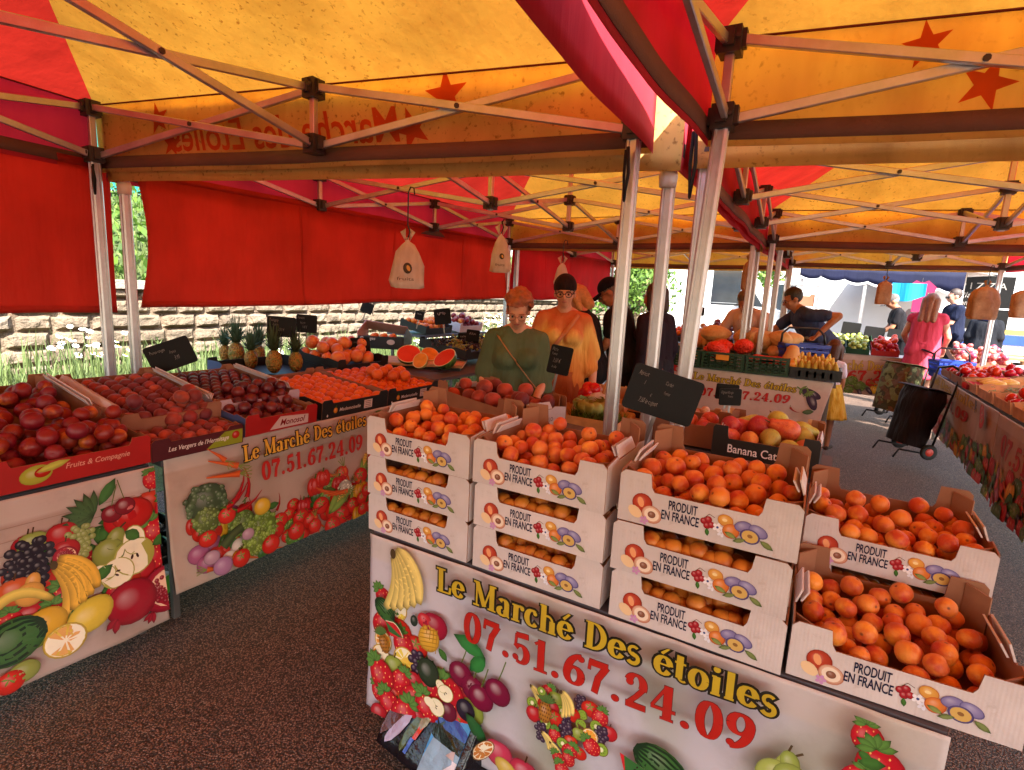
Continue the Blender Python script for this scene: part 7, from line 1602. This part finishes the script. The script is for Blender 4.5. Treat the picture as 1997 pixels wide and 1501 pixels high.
    if hair:
        st, mt = hair
        def hb(mm):
            mm.ball(hd(0, -.022, .135), (.083*hs, .100*hs, .098*hs), 18, 12, rot=HB)
            if st == 'curly':
                rr = random.Random(3)
                for _ in range(60):
                    t_, p_ = rr.uniform(0, 6.3), rr.uniform(-.2, 1); mm.ball(hd(.082*math.cos(t_)*math.sqrt(1-max(0, p_)**2), -.03+.098*math.sin(t_)*math.sqrt(1-max(0, p_)**2), .135+.095*p_), .026*hs, 8, 6)
            if st == 'bob':
                for sx in (-1, 1): capsule(mm, hd(sx*.07, -.02, .13), hd(sx*.078, -.01, .0), .035*hs, .03*hs)
                capsule(mm, hd(0, -.08, .13), hd(0, -.085, .0), .06*hs, .055*hs)
            if st == 'long':
                for sx in (-1, 0, 1): capsule(mm, hd(sx*.055, -.07+.02*abs(sx), .12), up((sx*.07*s, -.10*s, 1.33*s)), .05*hs, .035*hs)
        def hc(c):
            l = HB.inverted() @ (c-hp)/hs; 
            if l.y > .035 and l.z < .155+.0*abs(l.x): return True
            if st in ('short', 'buzz') and (l.z < .045 or (l.y > -.03 and l.z < .09)): return True
            if st == 'curly' and l.z < .03: return True
            return False
        ho = shell('hair', hb, mt, v=.008*hs, sm=2 if st == 'curly' else 4, disp=lambda c: .004*nz(c.x*60, c.y*60, c.z*(60 if st == 'curly' else 6))*(1 if st == 'curly' else .8) - (.004 if st == 'buzz' else 0), cut=hc)
    if hat:
        kd, mt = hat
        if kd == 'beanie': shell('beanie', lambda mm: (mm.ball(hd(0, -.018, .142), (.088*hs, .108*hs, .10*hs), 18, 12, rot=HB)), mt, v=.009, sm=2, cut=lambda c: (HB.inverted() @ (c-hp)/hs).z < .118)
        if kd == 'cap':
            shell('cap', lambda mm: (mm.ball(hd(0, -.018, .140), (.086*hs, .105*hs, .092*hs), 18, 12, rot=HB)), mt, v=.009, sm=2, cut=lambda c: (HB.inverted() @ (c-hp)/hs).z < .128)
            b = MB(); b.grid(lambda u, v: hd((u-.5)*.15*(1-.25*v*v), .06+.125*v*math.sin(PI*(.2+.6*u))*1.1, .138-.03*v-.05*(u-.5)**2*4*.5), 12, 5, .004); b.build('brim', mt, r, True)
        if kd == 'straw': b = MB(); b.lathe([(.16*hs, .142*hs), (.1*hs, .15*hs), (.09*hs, .16*hs), (.085*hs, .22*hs), (.05*hs, .235*hs), (.002, .235*hs)], hp, 20, rot=HB); b.build('straw_hat', mt, r, True)
    if glasses:
        for nm_, col, w_ in ((glasses[0], glasses[1], glasses[2]),):
            b = MB()
            for sx in (-1, 1): b.tube([hd(sx*.031+.024*math.cos(k*PI/8), .101-.02*abs(sx*.031+.024*math.cos(k*PI/8))*4*.2, .088+.019*math.sin(k*PI/8)) for k in range(17)], w_*hs, 6, caps=False); b.tube([hd(sx*.054, .094, .092), hd(sx*.076, .05, .095), hd(sx*.078, -.005, .093)], w_*hs, 6)
            b.tube([hd(-.008, .103, .092), hd(.008, .103, .092)], w_*hs, 6); b.build('glasses', mat('glasses_'+col[1:], col, .3), r, True)
            if nm_ == 'sun':
                b = MB()
                for sx in (-1, 1): b.ball(hd(sx*.031, .098, .088), (.022*hs, .004*hs, .018*hs), 12, 6, rot=HB)
                b.build('lenses', GLASSD, r, True)
    if extras: extras(r, J, up, hd, Bt, s)
    return r
def heading(frm, to): return math.atan2(to[1]-frm[1], to[0]-frm[0])
def strap_fn(col, a, b, wd=.028, front=.15, name='bag_strap', mid=None):
    def f(r, J, up, hd, Bt, s):
        from mathutils.bvhtree import BVHTree
        tp = [c for c in r.children if c.name.startswith('top')][0].data; bv = BVHTree.FromPolygons([v.co for v in tp.vertices], [tuple(q.vertices) for q in tp.polygons])
        m = MB(); A, B = Vector(a)*s, Vector(b)*s; last = [.12]
        def P(u, v):
            p = A.lerp(B, u); q = up((p.x+(v-.5)*wd*.8, .1, p.z+(v-.5)*wd*.6)); h = bv.ray_cast(Vector((q.x, 1.5, q.z)), Vector((0, -1, 0)))[0]
            if h is not None: last[0] = h.y
            return (q.x, last[0]+.007, q.z)
        m.grid(P, 16, 2, .004); m.build(name, mat('strap_'+col[1:], col, .5), r, True)
    return f
def dep(px, d, y=0):   # ground point at image column px and depth d
    k = CF.copy(); k.z = 0; k.normalize(); rr = CR.copy(); rr.z = 0; rr.normalize(); p = k*d+rr*((px-IW/2)/CAM_F*d*1.0); return p
def ground(p): return (p.x, p.y, gz(p.y))
HG = lambda n, c: (n, mat('hair_'+c[1:], c, .55, var=.22, vscale=45, bump=.004, bscale=120))
# 1 older woman in green, looking down
p = dep(1003, 3.55); fc = heading(p, (-.6, 1.2))
def ex1(r, J, up, hd, Bt, s):
    strap_fn('#a87848', (.13, .115, 1.40), (-.17, .155, 1.02))(r, J, up, hd, Bt, s)
    m = MB(); m.box(up((-.24*s, .06, .93*s)), (.09, .2, .16)); m.build('shoulder_bag', mat('brown_leather', '#4a2a1c', .5), r)
person('older woman with short reddish curls and glasses in a loose green top, looking down', ground(p), fc, 1.61, SKIN, True, .10, 0, arms=dict(L=((-.22, .0, 1.13), (-.14, .17, .98)), R=((.22, -.01, 1.13), (.2, .16, 1.0)), curlR=.5), head=(-.1, -.28, 0), top=(cloth_mat('green_knit', '#59694e', '#48583f'), 'normal'), sleeves='poncho', bottom=(cloth_mat('dark_trousers', '#22222a'), 'trousers'), hair=HG('curly', '#9a5634'), glasses=('eye', '#6a4030', .0016), girth=1.02, extras=ex1, vox=.010)
# 2 woman in beanie and tie-dye tunic
p = dep(1092, 4.15); fc = heading(p, (-.1, .3))
t = NT('tie_dye_cloth'); v = t.coord(); n = t.noise(t.mapping(v, (5, 5, 1.1)), 2.2, 4); z = t.n('ShaderNodeSeparateXYZ'); t.l(v, z.inputs[0]); zz = t.math('ADD', t.math('MULTIPLY', t.math('SUBTRACT', z.outputs[2], 1.2), 2.2), t.math('MULTIPLY', n, .9))
MATS['tie_dye_cloth'] = t.done(t.bsdf(t.ramp(zz, [(0, '#c8803c'), (.3, '#cf9a50'), (.55, '#dcb868'), (.75, '#c47848'), (1, '#b86038')]), .85, 0, .2, t.bump(t.noise(t.mapping(v, (12, 12, 1.6)), 2, 3), .02)))
def ex2(r, J, up, hd, Bt, s):
    strap_fn('#b87850', (-.11, .12, 1.42), (.12, .17, 1.10))(r, J, up, hd, Bt, s); m = MB(); m.ball(up((.135*s, .135, 1.03*s)), (.095, .03, .085), 16, 10, fn=lambda q: (q[0]*(1-.35*max(0, q[2])), q[1], max(-1, min(.75, q[2])))); m.build('sling_bag', mat('tan_canvas', '#a8714c', .8), r, True)
person('woman in a dark beanie and black glasses wearing an orange and yellow tie-dye tunic', ground(p), fc, 1.72, SKIN, True, .03, 0, arms=dict(L=((-.24, -.02, 1.12), (-.25, .05, .88)), R=((.24, -.02, 1.12), (.25, .06, .88))), head=(-.05, -.02, .03), top=(MATS['tie_dye_cloth'], 'long'), sleeves='poncho', bottom=(cloth_mat('rust_skirt', '#8a4424', '#9c5a30'), ('skirt', .98, .3, .17, .24, 11)), hair=HG('short', '#5a4030'), hat=('beanie', cloth_mat('dark_knit', '#2a1c1e', '#1a1214', scale=40)), glasses=('eye', '#0c0a0a', .0032), girth=.94, extras=ex2, vox=.010)
# 3 fair bob behind, 4 man in cap, 5 dark person between the posts
p = dep(1150, 4.75); person('fair-haired person with a bob in a black top, behind the tie-dye tunic', ground(p), heading(p, (p.x-1.2, p.y-.2)), 1.68, SKIN, True, .22, 0, arms=dict(L=((-.2, .12, 1.15), (-.12, .33, 1.02)), R=((.22, .12, 1.15), (.12, .33, 1.02))), head=(.1, -.35, 0), top=(cloth_mat('black_cotton', '#141216', '#1e1a1e'), 'normal'), sleeves='short', bottom=(MATS['dark_trousers'], 'trousers'), hair=HG('bob', '#b8844c'), glasses=('eye', '#2a2020', .0016), girth=1.25, vox=.012)
p = dep(1222, 4.95); person('man in a dark cap and dark T-shirt bending to the left beside the post', ground(p), heading(p, (p.x-1.2, p.y-.35)), 1.76, SKINT, False, .28, 0, arms=dict(L=((-.2, .12, 1.15), (-.12, .32, 1.0)), R=((.22, .12, 1.15), (.14, .34, 1.0))), head=(.0, -.25, 0), top=(cloth_mat('charcoal_cotton', '#1c1c20', '#28282c'), 'normal'), sleeves='short', bottom=(MATS['dark_trousers'], 'trousers'), hair=HG('buzz', '#6a5a50'), hat=('cap', cloth_mat('navy_cap', '#12141c')), glasses=('eye', '#2a2020', .0016), girth=1.2, vox=.012)
p = dep(1280, 4.7); pp5 = p
def ex5(r, J, up, hd, Bt, s): pass
person('dark-clad person mostly hidden between the two nearest aluminium posts', ground(p), heading(p, (p.x-1, p.y+.4)), 1.70, SKINT, True, .12, 0, top=(cloth_mat('plum_jacket', '#241a26', '#1a1220'), 'long'), sleeves='long', bottom=(MATS['dark_trousers'], 'trousers'), hair=HG('bob', '#2a1c18'), girth=1.0, vox=.013)
q = dep(1268, 3.9); t = NT('striped_cloth'); v = t.coord(); z = t.n('ShaderNodeSeparateXYZ'); t.l(v, z.inputs[0]); MATS['striped_cloth'] = t.done(t.bsdf(t.mix(t.math('GREATER_THAN', t.math('SINE', t.math('MULTIPLY', t.math('ADD', z.outputs[2], t.math('MULTIPLY', t.noise(v, 3), .04)), 78.0)), 0.0), '#16121c', '#c89a68'), .8))
r = thing('striped_bag', 'black and tan striped shopping bag behind the large price board', 'bag', (q.x, q.y, .42)); m = MB(); m.ball((0, 0, .28), (.17, .12, .30), 20, 14, fn=lambda q: (q[0], q[1], max(-1, min(.8, q[2])))); m.build('bag_body', MATS['striped_cloth'], r, True); m = MB(); m.tube([(-.1, 0, .5), (-.09, 0, .68), (0, 0, .74), (.09, 0, .68), (.1, 0, .5)], .01, 6); m.build('handle', mat('tan_strap', '#c08a58', .7), r, True)
q = dep(1160, 3.75); r = thing('shopping_bag', 'bulging white plastic bag of vegetables beside the aluminium post', 'bag', (q.x, q.y, .66)); m = MB(); m.ball((0, 0, .14), (.14, .11, .2), 22, 14, fn=stone(0, 1, 0, .22, 4)); m.build('bag_body', MATS['thin_plastic'], r, True)
m = MB()
for i in range(7): m.ball((random.uniform(-.07, .07), random.uniform(-.05, .03), .25+random.uniform(0, .07)), .05, 10, 8)
m.build('tomatoes', FM['tomato'], r, True); m = MB(); m.tube([(.06, 0, .22), (.09, 0, .36), (.13, 0, .42), (.15, 0, .34), (.16, 0, .1)], .012, 6); m.build('handle', MATS['tan_strap'], r, True)
# 6 vendor leaning over the squash with a blue basket
p = dep(1606, 6.55); fv = heading(p, (p.x-1.0, p.y-.35))
def basket(c, rz, label, sc=1.0):
    r = thing('shopping_basket', label, 'basket', c, rz, 'blue shopping baskets'); W_, D_, H_ = .40*sc, .28*sc, .2*sc; m = MB()
    for sx, ax in ((-1, 'y'), (1, 'y'), (-1, 'x'), (1, 'x')):
        L = W_ if ax == 'y' else D_; off = (D_ if ax == 'y' else W_)/2*sx
        for k in range(8): u = -L/2+L*k/7; m.bar((u*.86, off*.86, 0) if ax == 'y' else (off*.86, u*.86, 0), (u, off, H_) if ax == 'y' else (off, u, H_), .012, .012)
        for z in (.0, .45, .75, 1): q = .86+.14*z; a_ = (-L/2*q, off*q, H_*z) if ax == 'y' else (off*q, -L/2*q, H_*z); b_ = (L/2*q, off*q, H_*z) if ax == 'y' else (off*q, L/2*q, H_*z); m.bar(a_, b_, .014, .03 if z == 1 else .022)
        m.bar((-L/2*.88, off*.9, H_*.25) if ax == 'y' else (off*.9, -L/2*.88, H_*.25), (L/2*.88, off*.9, H_*.25) if ax == 'y' else (off*.9, L/2*.88, H_*.25), .004, H_*.4)
    m.box((0, 0, .004), (W_*.86, D_*.86, .008)); m.build('basket_body', mat('blue_plastic', '#1c3fae', .4), r)
    m = MB(); m.tube([(-W_/2, 0, H_), (-W_/2+.01, .02, H_+.1), (-W_/3, .03, H_+.16), (W_/3, .03, H_+.16), (W_/2-.01, .02, H_+.1), (W_/2, 0, H_)], .011, 8); m.build('handle', BLKP, r, True); return r
person('vendor in a navy T-shirt with short dark hair and glasses, leaning left over the squash', ground(p), fv, 1.86, SKINT, False, .72, 0, arms=dict(L=((-.30, .02, 1.27), (-.31, .19, 1.07), 1), R=((.24, .50, 1.06), (.12, .70, .96), 1), curlL=1.2), head=(.1, .35, 0), top=(cloth_mat('navy_cotton', '#3c4668', '#323b5a'), 'normal'), sleeves='short', bottom=(cloth_mat('blue_apron', '#1c2f7a', '#16265f'), ('skirt', 1.0, .35, .19, .22, 9)), hair=HG('short', '#1c1410'), glasses=('eye', '#141010', .002), girth=1.1, vox=.012)
q = aty(1563, 690, 5.95); basket((q.x+.0, q.y, 1.06), R(20), 'blue plastic shopping basket held by the navy-shirted vendor')
# 7 person in white T-shirt bending behind the far posts
p = dep(1462, 6.7); person('person in a white T-shirt bending behind the three far posts', ground(p), heading(p, (p.x-.35, p.y-1)), 1.72, SKINT, False, .45, 0, arms=dict(L=((-.30, .16, 1.16), (-.2, .38, 1.0)), R=((.30, .16, 1.16), (.2, .40, 1.0))), head=(0, -.2, 0), top=(cloth_mat('white_cotton', '#d0b0a8', '#c0a098'), 'normal'), sleeves='short', bottom=(MATS['dark_trousers'], 'trousers'), hair=HG('short', '#5a4434'), girth=1.05, vox=.013)
# 8 little girl from behind
p = atz(1617, 853, gz(7.1)); p = aty(1600, 853, 6.55); person('little girl with brown hair in a white top and yellow skirt, seen from behind', (p.x, p.y, gz(p.y)), heading(p, (p.x+.5, p.y+2.2)), 1.14, SKINT, True, .02, 0, arms=dict(L=((-.18, .02, 1.14), (-.16, .1, .95)), R=((.18, .02, 1.14), (.16, .1, .95))), head=(.3, -.05, 0), top=(cloth_mat('white_jersey', '#d8d0dc', '#c8c0cc'), 'normal'), sleeves='short', bottom=(cloth_mat('yellow_print_cloth', '#c89a28', '#d8b850', scale=30), ('skirt', .70, .36, .115, .20, 10)), hair=HG('bob', '#4a2a1c'), girth=.92, vox=.010, child=True, shoe='#2a1a18', step=.04)
# 9 woman in pink dress from behind
p = dep(1797, 7.3); PKC = cloth_mat('pink_dress_cloth', '#d04a60', '#c43e56')
person('woman in a coral pink dress with long light brown hair, seen from behind', ground(p), heading(p, (p.x+.25, p.y+1)), 1.70, SKIN, True, .06, 0, arms=dict(L=((-.24, .06, 1.13), (-.2, .22, 1.0)), R=((.24, .06, 1.13), (.2, .24, .98))), head=(0, -.2, 0), top=(PKC, 'normal'), sleeves='none', bottom=(PKC, ('skirt', 1.02, .55, .155, .235, 9)), hair=HG('long', '#8a5a3c'), girth=1.06, vox=.012, shoe='#c8c0c0')
q = dep(1862, 6.5); basket((q.x, q.y+.1, .86), R(15), 'blue plastic shopping basket beside the pink-dressed woman', .95)
# 10-13 people near the food truck
p = dep(1848, 9.6); person('man in a navy T-shirt and sunglasses facing left before the pizza truck', ground(p), heading(p, (p.x-1, p.y-.2)), 1.80, SKIN, False, .06, 0, arms=dict(R=((.24, .02, 1.14), (.22, .1, .90)), L=((-.2, .1, 1.14), (-.12, .32, 1.05))), head=(.1, -.1, 0), top=(cloth_mat('navy_jersey', '#161c34', '#10152a'), 'normal'), sleeves='short', bottom=(cloth_mat('black_trousers', '#141418'), 'trousers'), hair=HG('buzz', '#3a2c24'), glasses=('sun', '#101010', .003), girth=1.25, vox=.016)
p = dep(1752, 9.4); person('man in a black T-shirt with a grey cap bending towards the left', ground(p), heading(p, (p.x-1, p.y-.1)), 1.70, SKINT, False, .30, 0, arms=dict(L=((-.2, .14, 1.15), (-.14, .34, 1.08)), R=((.22, .1, 1.14), (.14, .32, 1.04))), head=(0, -.2, 0), top=(MATS['black_cotton'], 'normal'), sleeves='short', bottom=(MATS['black_trousers'], 'trousers'), hair=HG('buzz', '#8a8480'), hat=('cap', cloth_mat('grey_cap', '#6a6460')), girth=1.05, vox=.016)
p = dep(1778, 10.2); person('person with a straw hat behind the bending man in black', ground(p), heading(p, (p.x-.6, p.y-1)), 1.66, SKIN, True, .05, 0, top=(cloth_mat('pale_blouse', '#c8b0a8', '#b89a90'), 'normal'), sleeves='short', bottom=(MATS['black_trousers'], 'trousers'), hair=HG('bob', '#6a4a34'), hat=('straw', mat('straw', '#b89a68', .8, bump=.003)), vox=.017)
p = dep(1760, 11.0); person('person in a dark cap farthest back by the turquoise cloth', ground(p), heading(p, (p.x-.4, p.y-1)), 1.78, SKINT, False, 0, 0, top=(cloth_mat('grey_shirt', '#6a6468', '#5a5458'), 'normal'), sleeves='short', bottom=(MATS['black_trousers'], 'trousers'), hair=HG('buzz', '#3a2c24'), hat=('cap', MATS['navy_cap']), vox=.018)
p = dep(1912, 8.9); person('fair-haired person in a dark hooded jacket with blue collar, seen from behind', ground(p), heading(p, (p.x+.2, p.y+1)), 1.55, SKIN, True, .1, 0, top=(cloth_mat('dark_anorak', '#1a1c24', '#14161c'), 'normal'), sleeves='long', bottom=(MATS['black_trousers'], 'trousers'), hair=HG('bob', '#c8945c'), girth=1.25, vox=.016, extras=lambda r, J, up, hd, Bt, s: (lambda m: (m.ball(up((0, -.06*s, 1.45*s)), (.11*s, .08*s, .05*s), 14, 8), m.build('hood', cloth_mat('blue_lining', '#2456a8'), r, True)))(MB()))
# ------------------------------------------------------------------ shopping trolleys
def trolley(label, p, rz, mt, h=.62, wd=.36, dp=.26, name='shopping_trolley', lean=-.2, seed=0, hubc='#b83020'):
    r = thing(name, label, 'shopping trolley', p, rz, 'wheeled shopping trolleys'); T = Matrix.Rotation(lean, 4, 'X')
    m = MB(); random.seed(seed)
    def sh(u, v):
        a_ = 2*PI*u; k = (abs(math.cos(a_))**4+abs(math.sin(a_))**4)**-.25; q = (.86+.16*v)*(1-.10*max(0, v-.85)/.15); x, y = wd/2*k*math.cos(a_)*q, dp/2*k*math.sin(a_)*q; n_ = .016*nz(x*9, y*9, v*6+seed); return T @ Vector((x*(1+n_*4)+n_, y*(1+n_*5), .12+h*v))
    m.grid(sh, 44, 14, 0); m.add([T @ Vector((0, 0, .12+h*.99))]+[Vector(sh(k/44, 1)) for k in range(44)], [(0, 1+k, 1+(k+1) % 44) for k in range(44)]); m.add([T @ Vector((0, 0, .125))]+[Vector(sh(k/44, 0)) for k in range(44)], [(0, 1+(k+1) % 44, 1+k) for k in range(44)]); m.build('bag_body', mt, r, True)
    f_ = MB(); f_.grid(lambda u, v: T @ Vector(((u-.5)*wd*1.02, -dp/2*1.06+v*dp*1.0, .12+h*1.01+.02*math.sin(v*3))), 6, 6, .008); f_.build('flap', mt, r, True)
    fr = MB()
    for sx in (-1, 1): fr.tube([T @ Vector((sx*wd*.42, dp*.55, .08)), T @ Vector((sx*wd*.40, dp*.56, .98))], .011, 7); fr.tube([T @ Vector((sx*wd*.42, dp*.5, .08)), T @ Vector((sx*wd*.42, -dp*.5, .06))], .010, 7); fr.tube([T @ Vector((sx*wd*.42, -dp*.5, .06)), Vector((sx*wd*.42, -dp*.62, .0))], .010, 7)
    fr.tube([T @ Vector((-wd*.40, dp*.56, .98)), T @ Vector((0, dp*.6, 1.02)), T @ Vector((wd*.40, dp*.56, .98))], .013, 8); fr.build('frame', mat('dark_tube', '#1c1a1c', .4, .5), r, True)
    for sx in (-1, 1):
        w_ = MB(); w_.lathe([(.055, -.014), (.078, -.016), (.082, 0), (.078, .016), (.055, .014)], (sx*wd*.56, dp*.42, .083), 18, rot=Matrix.Rotation(R(90), 3, 'Y')); wo_ = w_.build('wheel', TYRE, r, True); w_ = MB(); w_.lathe([(.01, -.018), (.056, -.012), (.056, .012), (.01, .018)], (sx*wd*.56, dp*.42, .083), 14, rot=Matrix.Rotation(R(90), 3, 'Y')); w_.build('rim', mat('hub_'+hubc[1:], hubc, .5), wo_, True)
t = NT('camouflage_cloth'); v = t.coord(); n = t.noise(v, 7, 2); n2 = t.noise(t.mapping(v, (1, 1, 1), loc=(5, 2, 1)), 9, 2); MATS['camouflage_cloth'] = t.done(t.bsdf(t.mix(t.math('GREATER_THAN', n2, .54), t.mix(t.math('GREATER_THAN', n, .5), '#4a4a2c', '#7d8a58'), '#6d5438'), .7, 0, .3, t.bump(t.noise(v, 12, 3), .02)))
p = aty(1785, 865, 6.55); trolley('black shopping trolley with red wheel hubs beside the right stall', (p.x-.06, 6.95, gz(6.9)), R(-62), cloth_mat('black_nylon', '#1c161c', '#251c24', .6), h=.60, wd=.40, dp=.30, seed=2)
p = aty(1728, 800, 8.6); trolley('camouflage green shopping trolley before the far banner', (p.x+.03, 8.75, gz(8.7)), R(-50), MATS['camouflage_cloth'], h=.64, wd=.46, dp=.32, seed=5, hubc='#b8b0ac')
# ------------------------------------------------------------------ laminated shopping bag at the foot of the front table
t = NT('laminated_print'); a_ = t.n('ShaderNodeAttribute', attribute_name='Col'); v = t.coord(); MATS['laminated_print'] = t.done(t.bsdf(a_.outputs[0], .22, 0, .6, t.bump(t.noise(v, 16, 4), .012)))
q = atz(838, 1490, .06); r = thing('laminated_bag', 'glossy laminated shopping bag with a lake picture under the front banner', 'bag', (q.x, q.y+.02, .012), R(-8)); r.rotation_euler.x = R(-34)
def bagw(x0, x1, y, name, art=None, y1=None):
    m = MB(); m.grid(lambda u, v: (x0+(x1-x0)*u, y+((y1 if y1 is not None else y)-y)*u+.012*nz(u*4, v*5, x0*9), .42*v), 14, 14, .003, col=lin('#14121a'))
    o = m.build(name, MATS['laminated_print'], r, True); return o
bagw(-.20, .16, -.10, 'front_panel'); bagw(.16, .18, -.10, 'side_panel', y1=.10); bagw(.18, -.22, .10, 'back_panel'); bagw(-.22, -.20, .10, 'side_panel', y1=-.10)
a = Art(.00006)
a.poly([(.0, .0), (.135, .0), (.135, .40), (.0, .36)], lin('#3f8fcf'))
for (x, y, rx, ry, c) in ((.03, .30, .04, .02, '#78b4e0'), (.10, .33, .05, .02, '#8cc0e6'), (.06, .25, .06, .02, '#b8c4dc'), (.11, .27, .04, .015, '#d8d0e0'), (.02, .235, .03, .014, '#c8c4dc')): a.flat(x, y, rx*.7 if x+rx*.7 < .135 and x-rx*.7 > 0 else min(x, .135-x), ry, .2, c)
a.poly([(.0, .17), (.02, .21), (.05, .225), (.085, .2), (.135, .185), (.135, .16), (.0, .16)], lin('#2a4a9a')); a.poly([(.0, .12), (.0, .18), (.02, .165), (.045, .19), (.06, .165), (.09, .18), (.11, .17), (.135, .18), (.135, .12)], lin('#1c2a24'))
a.poly([(.0, .0), (.0, .12), (.135, .12), (.135, .0)], lin('#8aa8c0')); a.poly([(.05, .05), (.135, .06), (.135, .1), (.06, .1)], lin('#e0dce4')); a.poly([(.06, .1), (.12, .1), (.11, .135), (.075, .13)], lin('#c8b8b8'))
for (x, y, rx, ry, ro, c) in ((-.05, .3, .03, .09, -.3, '#4a6aa8'), (-.1, .22, .03, .12, -.35, '#6d7a4c'), (-.03, .2, .02, .1, -.2, '#8c8468'), (-.15, .14, .03, .12, -.4, '#5a2c28'), (-.13, .08, .02, .07, -.5, '#b0a8c8'), (-.07, .1, .02, .08, -.3, '#4a5a34'), (-.16, .3, .02, .06, -.5, '#3a5a9a')): a.flat(x, y, rx, ry, ro, c, 9)
a.poly([(-.06, .08), (-.045, .08), (-.03, .14), (-.05, .13)], lin('#c8402c')); a.poly([(-.075, .03), (-.06, .03), (-.05, .08), (-.065, .08)], lin('#3a5ab8'))
a.build(lambda u, v, w: (u, -.1035-w+.012*nz((u+.2)/.36*4, v/.42*5, -1.8), v), 'printed_picture', MATS['laminated_print'], r, (-.198, .158, .002, .415))
m = MB(); m.tube([(-.1, -.1, .40), (-.06, -.09, .5), (.02, -.07, .52), (.05, -.1, .41)], .010, 6); m.build('handle', mat('mauve_webbing', '#a8848c', .8), r, True)

bpy.data.scenes.remove(SHOP)
